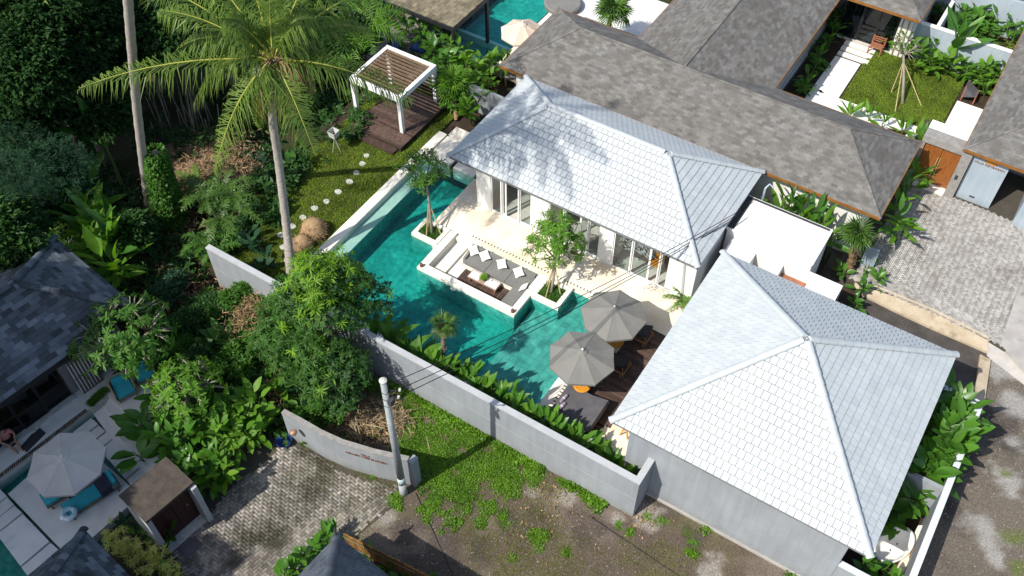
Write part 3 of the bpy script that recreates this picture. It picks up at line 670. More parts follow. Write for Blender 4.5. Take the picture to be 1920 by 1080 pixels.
def lc(X, Y):
    n = vnoise(X * 1.1, Y * 1.1, 21); c = np.zeros(X.shape + (3,)) + np.array((.105, .082, .063)); c = lerp3(c, (.165, .135, .108), (n - .5) * 4); c = lerp3(c, (.13, .13, .05), (vnoise(X * .6, Y * .6, 77) - .55) * 1.6)
    c = lerp3(c, (.075, .062, .052), blob(X, Y, DARK) * .85); c = lerp3(c, (.31, .285, .25), blob(X, Y, PALE) * .7); c = lerp3(c, (.24, .16, .11), blob(X, Y, RUST) * .9)
    return lerp3(c, (.060, .085, .020), blob(X, Y, MOSS, gain=1.2) * .9)
lx, ly = np.arange(-17.6, 2.0, .1), np.arange(6, 16.8, .1)
sheet('dirt_lot', lx, ly, lambda X, Y: .012 + (vnoise(X * 2, Y * 2, 8) - .5) * .03, lc)
def rc(X, Y):
    n = vnoise(X * .9, Y * .9, 31); c = np.zeros(X.shape + (3,)) + np.array((.140, .120, .096)); c = lerp3(c, (.085, .074, .062), (n - .5) * 4)
    c = lerp3(c, (.34, .33, .31), blob(X, Y, [(1890, 900, .7), (1850, 1000, .8), (1905, 760, .8), (1880, 690, .8), (1900, 830, .4), (1870, 1050, .5)], 0, 41) * .75)
    c = lerp3(c, (.10, .13, .03), blob(X, Y, [(1905, 1010, .5), (1890, 890, .3), (1900, 1065, .5)], 0, 44) * .8)
    return lerp3(c, (.060, .052, .046), blob(X, Y, [(1830, 780, 1.6), (1800, 860, 1.0), (1790, 720, 1.4), (1780, 950, .6), (1870, 800, .8)], 0, 46) * .8)
sheet('road', np.arange(1.9, 14, .14), np.arange(6, 29.6, .14), lambda X, Y: .012 + (vnoise(X * 2, Y * 2, 18) - .5) * .03, rc)
b = MB(); b.prism([(-3.3, 24.5), (3.75, 24.5), (4.0, 30.3), (-3.3, 30.6)], -.2, .035); struct(b, 'lane', ['asphalt'])

# ---- parking court of blocks, its kerb
PK = .4
pk = [(x, y + .14) for x, y in ats([(1590, 526), (1680, 561), (1747, 589), (1800, 615), (1852, 641), (1885, 655)], PK)] + [ (4.45, 33.5), (4.6, 37.2), (1.7, 37.3), (0, 37.3), (-1.75, 37.35), (-2.1, 31)]
KT = ats([(1560, 510), (1600, 530), (1680, 560), (1747, 588), (1800, 614), (1850, 640), (1935, 690)], PK)
b = MB(); b.prism([(x, y + .12) for x, y in KT] + [(9, 30.5), (9, 42), (-2.6, 42)], -.2, PK - .022); park = struct(b, 'parking_court', ['paver_joint'])
herringbone(park, pk, PK - .02, 'paver_grey', .18, R(45), 300, gap=.005)
kb, kt = [at(x, y, .03) for x, y in ((1600, 548), (1680, 588), (1747, 619), (1800, 642), (1850, 664))], [at(x, y, PK) for x, y in ((1600, 530), (1680, 560), (1747, 588), (1800, 614), (1850, 640))]
for i in range(4): b = MB(); b.hull([(*kb[i][:2], -.1), (*kb[i + 1][:2], -.1), (kt[i + 1][0], kt[i + 1][1] + .1, -.1), (kt[i][0], kt[i][1] + .1, -.1)], [(kb[i][0], kb[i][1] + .03, .14), (kb[i + 1][0], kb[i + 1][1] + .03, .14), (kt[i + 1][0], kt[i + 1][1] + .26, PK + .03), (kt[i][0], kt[i][1] + .26, PK + .03)]); struct(b, 'kerb', ['kerb_tan'])
b = MB(); b.prism(ats([(1838, 664), (1858, 674), (1846, 757), (1826, 750)], .16), -.1, .16); struct(b, 'kerb', ['kerb_tan'])
b = MB(); b.prism(ats([(1876, 645), (1925, 700), (1960, 560), (1905, 555)], PK), PK - .1, PK + .02); struct(b, 'concrete_apron', ['concrete'])

rb, rt_ = [at(x, y, .02) for x, y in ((1850, 668), (1900, 706), (1950, 745))], [at(x, y, PK) for x, y in ((1850, 638), (1893, 661), (1940, 690))]
for i in range(2): b = MB(); b.hull([(*rb[i][:2], -.1), (*rb[i + 1][:2], -.1), (rt_[i + 1][0], rt_[i + 1][1] + .3, -.1), (rt_[i][0], rt_[i][1] + .3, -.1)], [(rb[i][0], rb[i][1], .03), (rb[i + 1][0], rb[i + 1][1], .03), (rt_[i + 1][0], rt_[i + 1][1] + .3, PK + .012), (rt_[i][0], rt_[i][1] + .3, PK + .012)]); struct(b, 'concrete_ramp', ['concrete'])
# ---- driveway of blocks, lower left
dv = ats([(530, 832), (600, 858), (660, 895), (745, 912), (742, 935), (690, 985), (645, 1022), (560, 1085), (330, 1085), (330, 1035), (395, 962), (440, 905), (510, 860)])
b = MB(); b.prism(ats([(470, 815), (560, 832), (750, 905), (745, 945), (640, 1030), (560, 1120), (300, 1130), (300, 1010)]), -.1, .022); drv = struct(b, 'driveway', ['paver_joint'])
herringbone(drv, dv, .024, 'paver', .22, R(-8 + 90), 300)

# ---- villa plot: lawn, soil, pool shell, terrace
Z = .5
b = MB(); b.box(-27.2, -22.17, 15.82, 30.6, -.6, Z - .01); lawn = struct(b, 'lawn', ['soil'])
b = MB(); b.box(-22.17, -19.0, 26.55, 31, -.6, Z - .1); b.box(-19.0, -7.3, 30.25, 31.2, -.6, .3); b.box(-7.25, -3.4, 24.9, 31.2, -.6, .25); struct(b, 'garden_soil', ['soil'])
b = MB(); b.box(-22.15, -4.9, 15.82, 16.83, -.6, Z); struct(b, 'hedge_bed', ['soil'])
def tilefloor(owner, x0, x1, y0, y1, z, mat, s, single, name='pool_tile'):
    c = MB(); c.box(.004, s - .004, .004, s - .004, -.01, 0); c.f = c.f[1:]; c.m = c.m[1:]; me = c.mesh(name, [mat]); ms = []
    for i in range(int((x1 - x0) / s + .01)):
        for j in range(int((y1 - y0) / s + .01)): ms.append((x0 + i * s, y0 + j * s, z + random.uniform(-.003, .003)))
    for p in ms[:single]: link(me, name, owner, Matrix.Translation(p))
    r = np.array(ms[single:])
    if len(r):
        B = np.array(c.v); V = (B[None] + r[:, None]).reshape(-1, 3); F = (np.array(c.f)[None] + (np.arange(len(r)) * 8)[:, None, None]).reshape(-1, 4); stuff(npmesh(name + 's', V, F, mat), name + 's', owner)
b = MB(); b.box(-21.75, -9.95, 17.0, 26.55, -1.3, -.65); b.box(-12.9, -9.95, 17.0, 23.2, -.65, -.17)
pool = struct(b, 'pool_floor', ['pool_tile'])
tilefloor(pool, -12.9, -10.0, 17.05, 23.15, -.15, 'pool_stone', .29, 210)
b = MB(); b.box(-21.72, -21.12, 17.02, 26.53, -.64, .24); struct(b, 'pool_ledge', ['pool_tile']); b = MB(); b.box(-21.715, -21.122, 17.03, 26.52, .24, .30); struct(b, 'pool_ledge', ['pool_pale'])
wp = [(-21.71, 17.04), (-9.99, 17.04), (-9.99, 23.14), (-11.71, 23.14), (-11.71, 21.89), (-13.04, 21.89), (-13.04, 20.61), (-17.96, 20.61), (-17.96, 22.06), (-19.29, 22.06), (-19.29, 23.14), (-18.96, 23.14), (-18.96, 26.52), (-21.71, 26.52)]
b = MB(); b.prism(wp, -.645, .49); struct(b, 'pool_water', ['water'])
b = MB(); b.box(-22.15, -21.7, 16.85, 28.2, -.6, .62); b.box(-21.7, -10.0, 16.85, 17.05, -1, .56); struct(b, 'pool_coping', ['white_stone'])
b = MB(); b.box(-10.0, -9.45, 17.05, 23.13, -1, .515); struct(b, 'pool_edge_paving', ['white_stone'])
sp = MB()
for yy in np.arange(17.2, 19.2, .16): sp.box(-9.62, -9.50, yy, yy + .05, .51, .520)
for xx in np.arange(-17.0, -9.8, .16): sp.box(xx, xx + .05, 23.40, 23.50, Z - .02, Z + .004)
tag(sp.build('drain_slots', ['charcoal']), None, None, None, 'stuff')
b = MB(); b.box(-18.95, -7.2, 23.13, 25.16, -1, Z); b.box(-18.95, -17.9, 25.16, 26.5, -1, Z); b.box(-7.4, -5.92, 16.83, 18.1, -.4, Z + .006); struct(b, 'terrace', ['cream_stone'])
b = MB(); b.prism(ats([(1136, 818), (1158, 780), (1222, 826), (1212, 880), (1160, 870)], 1.3), .3, 1.3); struct(b, 'raised_patio', ['cream_stone'])
b = MB()
b.box(-22.15 + .46, -20.4, 26.53, 28.2, -.2, Z + .02); b.box(-20.2, -19.05, 26.53, 27.6, -.2, Z + .02); b.box(-21.7, -20.9, 28.3, 29.0, -.2, Z); struct(b, 'paving_slabs', ['white_stone'])
# sunken lounge
b = MB(); b.box(-17.95, -13.05, 20.6, 20.95, -1, .62); b.box(-17.95, -17.6, 20.95, 23.13, -1, .62); b.box(-13.35, -13.05, 20.95, 23.13, -1, .62); b.box(-17.6, -13.35, 22.95, 23.13, -1, Z + .004)
b.box(-17.6, -13.35, 20.95, 22.95, -1, .02); b.box(-17.6, -16.95, 20.95, 22.95, .02, .25); b.box(-16.95, -16.4, 20.95, 22.95, .02, .12)
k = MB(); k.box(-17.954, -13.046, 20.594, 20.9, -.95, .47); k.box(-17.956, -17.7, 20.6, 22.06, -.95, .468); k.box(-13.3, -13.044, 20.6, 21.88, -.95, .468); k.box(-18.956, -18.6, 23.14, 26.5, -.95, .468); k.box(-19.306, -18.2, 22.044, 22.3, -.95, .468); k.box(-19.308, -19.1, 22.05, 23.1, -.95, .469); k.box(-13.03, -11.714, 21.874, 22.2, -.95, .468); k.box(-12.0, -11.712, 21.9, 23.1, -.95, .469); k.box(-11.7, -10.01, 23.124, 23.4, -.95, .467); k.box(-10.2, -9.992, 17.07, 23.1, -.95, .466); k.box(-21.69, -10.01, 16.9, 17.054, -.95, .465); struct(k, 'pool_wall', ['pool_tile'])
lounge = solo(b, 'sunken_lounge', ['white_stone'], 'cream stone walled sunken seating pit jutting into the turquoise pool', 'lounge pit')
planks(lounge, Matrix.Identity(4), -16.38, -13.4, 20.96, 22.2, .03, .04, .12, 'dark_deck', .015)
for i, (x, y) in enumerate(((-17.8, 20.74), (-13.2, 20.74))):
    t = thing('garden_light', ('small brown pot lantern on the left corner of the pool lounge wall', 'small brown pot lantern on the right front corner of the lounge wall')[i], 'lantern', (x, y, .62), 'pot lanterns on the lounge wall')
    k = MB(); k.lathe((x, y, .62), [(.07, 0), (.085, .08), (.06, .16), (.03, .18)], 10); k.build('pot', ['terracotta'], t, True); k = MB(); k.lathe((x, y, .80), [(.028, 0), (.035, .03), (.01, .06)], 8); k.build('lid', ['bark'], t)
def planter(x0, x1, y0, y1, z, label):
    t = thing('planter', label, 'planter', ((x0 + x1) / 2, (y0 + y1) / 2, z)); w = .2; k = MB()
    k.box(x0, x1, y0, y0 + w, -1, z); k.box(x0, x1, y1 - w, y1, -1, z); k.box(x0, x0 + w, y0 + w, y1 - w, -1, z); k.box(x1 - w, x1, y0 + w, y1 - w, -1, z); k.build('wall', ['white_stone'], t)
    k = MB(); k.box(x0 + w, x1 - w, y0 + w, y1 - w, -.5, z - .08); k.build('soil', ['soil'], t)
    n = 160; P = np.stack([rng.uniform(x0 + w, x1 - w, n), rng.uniform(y0 + w, y1 - w, n), np.full(n, z - .08)], -1)
    V, F = rosettes(P, np.tile([0, 0, 1.0], (n, 1)), 5, .2, .025, .3, 2, .7, .3); stuff(npmesh('ground_cover', V, F, 'leaf_mid'), 'ground_cover', t)
planter(-19.3, -17.96, 22.05, 23.12, .66, 'white stone planter at the pool end left of the sunken lounge'); planter(-13.04, -11.72, 21.88, 23.12, .66, 'white stone planter right of the sunken lounge under the fuller tree')
# timber deck with boards
b = MB(); b.box(-9.44, -5.95, 18.1, 23.12, -.4, .46); b.box(-9.44, -7.42, 16.86, 18.1, -.4, .46); deck = struct(b, 'timber_deck', ['soil'])
planks(deck, Matrix.Identity(4), -9.44, -6.3, 18.1, 23.1, .462, .03, .11, 'dark_deck', .012, along='x'); planks(deck, Matrix.Identity(4), -9.44, -7.42, 16.9, 18.1, .462, .03, .11, 'dark_deck', .012, along='x')
# ---- boundary wall
b = MB(); wt = thing('boundary_wall', 'long smooth grey rendered garden wall between the pool hedge and the dirt lot', 'wall', (-14.8, 15.7, 0))
b.box(-24.75, -4.85, 15.6, 15.8, -.6, 2.42); b.box(-5.05, -4.85, 15.8, 16.69, -.6, 2.42); b.build('wall', ['grey_wall'], wt)
b = MB(); b.box(-24.77, -4.83, 15.58, 15.82, 2.42, 2.48); b.box(-5.07, -4.83, 15.82, 16.69, 2.42, 2.48); b.build('coping', ['wall_cap'], wt)
b = MB(); b.box(-24.75, -4.86, 15.594, 15.598, 1.28, 1.290); b.build('crack_line', ['wall_cap'], wt)

# ================================================================== MAIN VILLA
mv = thing('white_villa', 'long white poolside villa with pale tiled hip roof and glass doors', 'villa', (-12.6, 27.7, Z))
I4 = Matrix.Identity(4)
zt, zl = 3.3, 2.95
b = MB()
for x0, x1 in ((-17.9, -17.15), (-15.1, -14.2), (-11.72, -11.05), (-8.5, -7.32)): b.box(x0, x1, 25.15, 25.35, Z - .3, zl)
b.box(-17.9, -7.32, 25.15, 25.35, zl, zt); b.box(-17.9, -17.7, 25.35, 30.2, Z - .3, zt); b.box(-7.52, -7.32, 25.35, 30.2, Z - .3, zt); b.box(-17.7, -7.52, 30.0, 30.2, Z - .3, zt)
b.box(-14.3, -14.2, 25.35, 30, Z, zt); b.box(-11.15, -11.05, 25.35, 30, Z, zt); b.build('wall', ['white_wall'], mv)
b = MB(); b.box(-17.7, -7.52, 25.17, 30, Z - .3, Z + .01); b.build('floor', ['floor_marble'], mv)
tile_roof(mv, I4, -19.0, -7.2, 24.72, 31.02, 3.3, 1.95, 'roof_tile_white', 'roof_under', 'roof_cap', .25, .29, .026, .019, .12, .34, lap=-.018)
def glazed(parent, x0, x1, y, z0, z1, splits, mat='white_paint', glass='glass', openat=(), th=.05):
    for i in range(len(splits) - 1):
        a, c = x0 + (x1 - x0) * splits[i], x0 + (x1 - x0) * splits[i + 1]; yo = y + (.06 if i % 2 else 0); d = MB(); f = .055
        d.box(a, a + f, yo, yo + th, z0, z1); d.box(c - f, c, yo, yo + th, z0, z1); d.box(a + f, c - f, yo, yo + th, z0, z0 + .08); d.box(a + f, c - f, yo, yo + th, z1 - f, z1)
        dr = d.build('door', [mat], parent)
        if i not in openat: g = MB(); g.box(a + f - .004, c - f + .004, yo + .018, yo + .03, z0 + .075, z1 - f + .005); g.build('pane', [glass], dr)
glazed(mv, -17.15, -15.1, 25.19, Z + .01, zl, [0, .26, .36, .70, 1], openat=(2,)); glazed(mv, -14.2, -11.72, 25.19, Z + .01, zl, [0, .3, .62, .78, 1], openat=(1,)); glazed(mv, -11.05, -8.5, 25.19, Z + .01, zl, [0, .34, .66, .84, 1], openat=(2,))
def filigree(mb, x0, x1, y, z0, z1, n, s=.09):
    for i in range(n):
        c = (random.uniform(x0, x1), y, random.uniform(z0, z1)); a = random.uniform(0, 6.28); q = MB()
        pts = [(c[0] + s * math.cos(a) * t - s * .35 * math.sin(a) * w, c[2] + s * math.sin(a) * t + s * .35 * math.cos(a) * w) for t, w in ((-.6, 0), (0, -.7), (.7, 0), (0, .7))]
        mb.add([(p[0], y, p[1]) for p in pts] + [(p[0], y + .012, p[1]) for p in pts], [(0, 1, 2, 3), (7, 6, 5, 4), (0, 4, 5, 1), (1, 5, 6, 2), (2, 6, 7, 3), (3, 7, 4, 0)])
k = MB(); filigree(k, -10.95, -9.2, 25.42, 1.75, 2.5, 130); tag(k.build('leaf_screen', ['lattice_white'], mv), None, None, None, 'stuff')
t = thing('filigree_bench', 'white leaf filigree metal screen standing on the terrace before the right doors', 'screen', (-8.85, 24.75, Z)); k = MB(); filigree(k, -9.25, -8.45, 24.8, Z + .1, Z + .62, 70, .075); k.build('leaf_panel', ['lattice_white'], t)
k = MB(); k.box(-9.3, -9.27, 24.78, 24.82, Z, Z + .68); k.box(-8.43, -8.40, 24.78, 24.82, Z, Z + .68); k.box(-9.27, -8.43, 24.79, 24.815, Z + .64, Z + .68); k.build('frame', ['lattice_white'], t)
t = thing('dining_table', 'white table with leaf pattern top inside the right glass doors', 'table', (-10.2, 26.2, Z)); k = MB(); k.prism(ringpts(-10.25, 26.1, .75, .5, 20), Z + .70, Z + .73); k.build('table_top', ['charcoal'], t)
k = MB(); s0 = len(k.v); filigree(k, -10.85, -9.65, 0, -.35, .35, 60, .11); k.v = [(x, 26.1 + z, Z + .733 + y) for x, y, z in k.v]; k.build('leaf_inlay', ['lattice_white'], t); k = MB(); k.tube([(-10.25, 26.1, Z), (-10.25, 26.1, Z + .7)], .07, 8); k.build('leg', ['white_paint'], t)
t = thing('dining_chair', 'orange brown chair inside the villa behind the right doors', 'chair', (-9.35, 26.0, Z)); k = MB(); k.box(-9.6, -9.1, 25.8, 26.25, Z + .42, Z + .48); k.build('seat', ['orange_wood'], t); k = MB(); k.box(-9.6, -9.1, 26.25, 26.3, Z + .45, Z + 1.05); k.build('backrest', ['orange_wood'], t)
for dx in (-9.57, -9.13):
    for dy in (25.83, 26.22): k = MB(); k.tube([(dx, dy, Z), (dx, dy, Z + .42)], .02, 6); k.build('leg', ['wood'], t)
t = thing('cabinet', 'dark brown cupboard inside the left glass doors of the villa', 'cabinet', (-16.2, 28.3, Z)); k = MB(); k.box(-17.0, -15.2, 28.0, 28.7, Z + .05, Z + 1.9); k.build('body', ['bark'], t); k = MB(); k.box(-16.12, -16.09, 27.98, 28.0, Z + .1, Z + 1.85); k.build('door_gap', ['charcoal'], t)

# ================================================================== FRONT VILLA
fv = thing('white_pyramid_villa', 'near white villa with a big pale tiled pyramid hip roof and grey walls', 'villa', (-2, 20.9, 0))
b = MB(); b.box(-5.9, 1.85, 16.7, 16.9, -.3, 3.95); b.box(-5.9, -5.7, 16.9, 25.0, -.3, 3.95); b.box(1.65, 1.85, 16.9, 25, -.3, 3.95); b.box(-5.7, 1.65, 24.8, 25, -.3, 3.95); b.build('wall', ['grey_wall'], fv)
b = MB(); b.box(-5.95, 1.9, 16.66, 16.698, -.3, .16); b.build('plinth', ['concrete'], fv)
b = MB(); b.box(-5.94, -5.902, 18.4, 20.6, .5, 2.9); b.build('door', ['wood'], fv)
tile_roof(fv, I4, -6.5, 2.44, 16.40, 25.30, 4.0, 2.75, 'roof_tile_white', 'roof_under', 'roof_cap', .25, .29, .026, .018, .13, .36, lap=-.017)
gw = thing('garden_wall', 'pale grey walled side garden enclosure right of the pyramid roof', 'wall', (4, 20, 0))
b = MB(); b.box(1.86, 4.12, 16.7, 16.9, -.3, 2.0); b.box(3.92, 4.12, 16.9, 25.5, -.3, 2.0); b.box(2.0, 3.92, 25.3, 25.5, -.3, 2.0); b.box(2.7, 3.92, 21.3, 21.45, -.3, 1.9); b.build('wall', ['grey_wall'], gw)
b = MB(); b.box(1.86, 4.13, 16.69, 16.91, 2.0, 2.04); b.box(3.91, 4.13, 16.91, 25.51, 2.0, 2.04); b.box(2.0, 3.91, 25.29, 25.51, 2.0, 2.04); b.build('coping', ['pale_wall'], gw)
b = MB(); b.box(1.86, 3.9, 16.9, 25.3, -.3, .1); b.build('soil', ['soil'], gw)
# annex
an = thing('flat_roof_annex', 'plain white flat roofed annex between the two tiled villas', 'annex', (-5, 29, 0))
b = MB(); b.box(-7.2, -3.55, 27.75, 29.85, 0, 2.75); b.build('wall', ['white_wall'], an)
b = MB(); b.box(-7.25, -3.5, 27.70, 29.9, 2.75, 2.85); b.build('roof', ['white_wall'], an)
b = MB(); b.box(-7.23, -6.95, 27.75, 29.85, 2.852, 2.862); b.box(-6.95, -3.6, 29.74, 29.86, 2.852, 2.862); b.build('gutter', ['charcoal'], an)
b = MB(); b.box(-6.9, -2.15, 26.45, 26.6, 0, 2.35); b.box(-6.9, -2.15, 27.5, 27.70, 0, 2.4); b.box(-3.4, -2.15, 26.6, 27.5, 0, 2.35); b.box(-2.3, -2.15, 26.6, 27.5, 0, 2.38)
b.box(-6.9, -5.75, 26.6, 27.5, 0, 2.34); b.box(-4.95, -4.55, 26.6, 27.5, 0, 2.34); b.build('parapet', ['white_wall'], an)
b = MB(); b.box(-5.74, -4.96, 26.62, 27.48, 0, 1.2); b.box(-4.54, -3.42, 26.62, 27.48, 0, 1.9); b.build('brick_lining', ['brick_red'], an)
for i in range(9):
    k = MB(); k.box(-4.5 + i * .12, -4.40 + i * .12, 26.62, 26.85, 1.9, 1.96); k.build('brick', ['brick_red'], an)

# ================================================================== GREY SHINGLED HOUSES
gh = thing('grey_roof_house', 'long L shaped house with weathered grey brown shingle roof behind the villa', 'house', (-11, 34, .3))
b = MB(); b.box(-20.0, -2.7, 31.75, 36.1, 0, 3.05); b.box(-15.4, -9.6, 36.1, 50, 0, 3.05); b.build('wall', ['white_wall'], gh)
sh = dict(mt='grey_shingle', mu='asphalt', mc='grey_shingle', w=.26, e=.13, th=.012, gap=.003, cap=.055, capL=.3, fascia='fascia', piece='shingle', stag=.5, fh=.12)
tile_roof(gh, I4, -20.55, -2.1, 31.2, 36.6, 3.2, 1.5, **sh)
w2 = dict(sh); w2['single'] = 0
tile_roof(gh, I4, -16.0, -8.95, 33.9, 52, 3.21, 1.5, gables=('left', 'right'), **w2)
g3 = thing('curtained_house', 'grey roofed house with orange fascia and curtained glass doors behind the courtyard', 'house', (-7, 49, .3))
tile_roof(g3, I4, -8.85, -4.9, 45.2, 52, 3.3, 1.2, **{**sh, 'single': 120})
b = MB(); b.box(-5.25, -5.1, 46.3, 51, 0, 3.1); b.box(-8.8, -5.1, 51, 51.2, 0, 3.1); b.box(-5.9, -5.25, 46.15, 46.3, 0, 3.1); b.build('wall', ['grey_stone'], g3); b = MB(); b.box(-8.8, -5.25, 46.2, 51, 0, .42); b.build('floor', ['floor_marble'], g3)
glazed(g3, -8.8, -5.95, 46.2, .42, 3.05, [0, .36, .66, 1], 'dark_metal', 'dark_glass', th=.06)
for x0, x1 in ((-8.75, -7.75), (-7.0, -6.0)):
    k = MB(); n = 14
    for i in range(n): a = x0 + (x1 - x0) * i / n; k.box(a, a + (x1 - x0) / n * .8, 46.4 + (i % 2) * .05, 46.46 + (i % 2) * .05, .45, 3.0)
    k.build('curtain', ['curtain'], g3)
for x in (-5.75, -5.45): k = MB(); k.tube([(x, 46.1, .35), (x, 46.1, 3.05)], .03, 6); k.build('post', ['bamboo'], g3)
g4 = thing('gatehouse_roof_house', 'grey shingled house at the right edge with orange fascia above the blue sign wall', 'house', (3, 42, .3))
tile_roof(g4, I4, -.38, 6.4, 37.2, 49, 3.2, 1.6, **{**sh, 'single': 200})
b = MB(); b.box(.3, 5.8, 40.4, 48.4, 0, 3.05); b.build('wall', ['blue_wall'], g4)
# sign wall, gate
sw = thing('sign_wall', 'pale blue rendered sign wall beside the timber gate at the parking court', 'sign wall', (.85, 37.6, PK))
b = MB(); b.box(.10, 1.62, 37.45, 37.62, PK - .1, 3.02); b.build('wall', ['blue_wall'], sw); b = MB(); b.box(.66, .9, 37.435, 37.449, PK + .25, PK + .33); b.build('vent', ['charcoal'], sw); b = MB(); b.box(.62, 1.12, 37.42, 37.449, 2.72, 2.90); b.build('name_plate', ['orange_wood'], sw)
def text(s, loc, rot, size, mat, parent, ext=.008, name='lettering'):
    c = bpy.data.curves.new(name, 'FONT'); c.body = s; c.size = size; c.extrude = ext; c.align_x = 'CENTER'; c.resolution_u = 2; c.materials.append(MATS[mat])
    o = link(c, name, parent, Matrix.Translation(loc) @ Euler(rot).to_matrix().to_4x4()); return o
text('VILLA KEMBARAN', (.86, 37.44, 2.55), (R(90), 0, 0), .165, 'lettering', sw)
b = MB(); b.box(2.75, 2.95, 37.0, 40.4, PK - .1, 2.4); b.box(2.95, 6, 36.95, 37.15, PK - .1, 2.4); solo(b, 'blue_wall', ['blue_wall'], 'pale blue wall end at the right edge of the parking court', 'wall')
gt = thing('timber_gate', 'reddish brown double timber gate in a grey stone surround', 'gate', (-1.1, 37.6, PK))
b = MB(); b.box(-.36, .06, 37.2, 37.75, PK - .1, 2.95); b.box(-2.15, -1.98, 37.45, 37.75, PK - .1, 2.6); b.box(-2.15, -.36, 37.45, 38.1, 2.62, 2.95); b.build('surround', ['pillar_stone'], gt)
for x0, x1 in ((-1.97, -1.18), (-1.16, -.37)):
    d = MB(); d.box(x0, x1, 37.55, 37.6, PK + .05, 2.6); dr = d.build('door', ['teak'], gt); k = MB(); xx = x1 - .06 if x0 < -1.5 else x0 + .03; k.box(xx, xx + .03, 37.51, 37.548, PK + .5, 2.0); k.build('handle', ['bamboo'], dr)
b = MB(); b.box(-2.1, -.36, 37.1, 37.55, PK - .1, PK + .08); b.build('threshold', ['white_stone'], gt); b = MB(); b.box(-.24, -.12, 37.16, 37.199, 1.5, 1.72); b.build('intercom', ['charcoal'], gt)
b = MB(); b.box(-2.15, .0, 38.12, 38.75, 0, 2.93); solo(b, 'gate_canopy', ['court_stone'], 'white flat slab canopy behind the timber gate', 'canopy')
# ================================================================== COURTYARD
CZ = .3
b = MB(); b.box(-9.3, -.2, 36.6, 46.2, 0, CZ - .03); b.box(-9.3, 0, 46.2, 51, 0, CZ - .05); struct(b, 'courtyard_soil', ['soil'])
cl = [(-6.75, 41.2), (-1.85, 41.45), (-1.85, 46.3), (-6.75, 46.3)]
b = MB(); b.prism(cl, 0, CZ + .02); struct(b, 'courtyard_lawn', ['soil'])
b = MB(); b.prism([(-8.3, 39.0), (-7.0, 39.0), (-2.9, 40.9), (-2.9, 41.15), (-6.85, 40.98), (-6.85, 44.5), (-8.2, 44.5)], 0, CZ + .03); b.box(-1.75, -.25, 42.4, 44.3, 0, CZ + .03); b.box(-3.1, -2.0, 39.3, 41.1, 0, CZ + .02); court = struct(b, 'courtyard_path', ['court_stone'])
for i in range(3): k = MB(); k.box(-8.2, -6.7 + .15, 44.68 + i * .5, 45.0 + i * .5, 0, CZ + .06 + i * .02); struct(k, 'step_slab', ['court_stone'])
for i in range(4): k = MB(); k.box(-1.75, -.25, 40.62 + i * .46, 40.93 + i * .46, 0, CZ + .04); struct(k, 'step_slab', ['court_stone'])
b = MB(); b.box(-6.9, -2.6, 41.0, 41.16, 0, CZ + .12); b.box(-6.6, -2.6, 39.35, 39.47, 0, CZ + .12); struct(b, 'planting_kerb', ['court_stone'])
b = MB(); b.box(-5.8, -.2, 46.65, 46.85, 0, 2.25); solo(b, 'courtyard_wall', ['blue_wall'], 'blue grey wall behind the courtyard shrubs with white top edge', 'wall')
b = MB(); b.box(-5.8, -.2, 46.63, 46.87, 2.25, 2.30); solo(b, 'wall_coping', ['white_paint'], 'thin white coping along the top of the blue courtyard wall', 'coping')
b = MB(); b.box(-4.3, -4.12, 46.9, 50, 0, 2.0); solo(b, 'white_wall', ['white_wall'], 'narrow white wall running back from the blue courtyard wall', 'wall')
b = MB(); b.box(-5.8, 1, 51.0, 51.2, 0, 2.4); solo(b, 'back_wall', ['blue_wall'], 'pale blue wall behind the far shrubs at the top right corner', 'wall')
# ================================================================== POOL FURNITURE
def parasol(c, z0, H, r, n, mat, label, group=None, rot=0.2, base=True, rise=.55):
    t = thing('parasol', label, 'parasol', (c[0], c[1], z0), group); zc = z0 + H; k = MB(); ang = [rot + 6.2832 * i / n for i in range(n)]
    V = [(c[0], c[1], zc)]; F = []; rings = ((.32, -.17), (.66, -.38), (1.0, -rise))
    for q, dz in rings:
        for i in range(2 * n):
            a = rot + math.pi * i / n; e = 1.0 if i % 2 == 0 else math.cos(math.pi / n) * .985; V.append((c[0] + r * q * e * math.cos(a), c[1] + r * q * e * math.sin(a), zc + dz * (rise / .55 if q < 1 else 1) - (.025 * q if i % 2 else 0)))
    m = 2 * n
    for i in range(m): F.append((0, 1 + i, 1 + (i + 1) % m))
    for g in range(2):
        for i in range(m): a = 1 + g * m; F.append((a + i, a + m + i, a + m + (i + 1) % m, a + (i + 1) % m))
    k.add(V, F); b0 = 1 + 2 * m; last = [V[b0 + i] for i in range(m)]
    k.add(last + [(x, y, z - .10) for x, y, z in last], [(i, m + i, m + (i + 1) % m, (i + 1) % m) for i in range(m)])
    k.build('canopy', [mat], t)
    k = MB()
    for i in range(n): 
        a = ang[i]; P = lambda q, z: (c[0] + r * q * math.cos(a), c[1] + r * q * math.sin(a), zc + z)
        k = MB(); k.tube([P(.03, .0), P(.32, -.170 * rise / .55), P(.66, -.379 * rise / .55), P(1.0, -rise)], .009, 5); k.build('rib', [mat], t)
    k = MB(); k.lathe((c[0], c[1], zc + .015), [(.26, -.13), (.20, -.06), (.05, .02), (.02, .03)], n); k.build('vent_cap', [mat], t)
    k = MB(); k.lathe((c[0], c[1], zc + .045), [(.03, 0), (.045, .03), (.03, .07), (.008, .1)], 8); k.build('finial', ['white_paint'], t)
    k = MB(); k.tube([(c[0], c[1], z0), (c[0], c[1], zc)], .028, 8); k.build('pole', ['dark_metal'], t)
    if base: k = MB(); k.box(c[0] - .3, c[0] + .3, c[1] - .3, c[1] + .3, z0 + .02, z0 + .12); k.build('base', ['concrete'], t)
    return t
parasol(at(1152, 580, 2.75), Z, 2.35, 1.30, 8, 'parasol_grey', 'grey green fabric parasol over the deck, the one nearer the villa doors', 'parasols on the timber deck', .3, rise=.45)
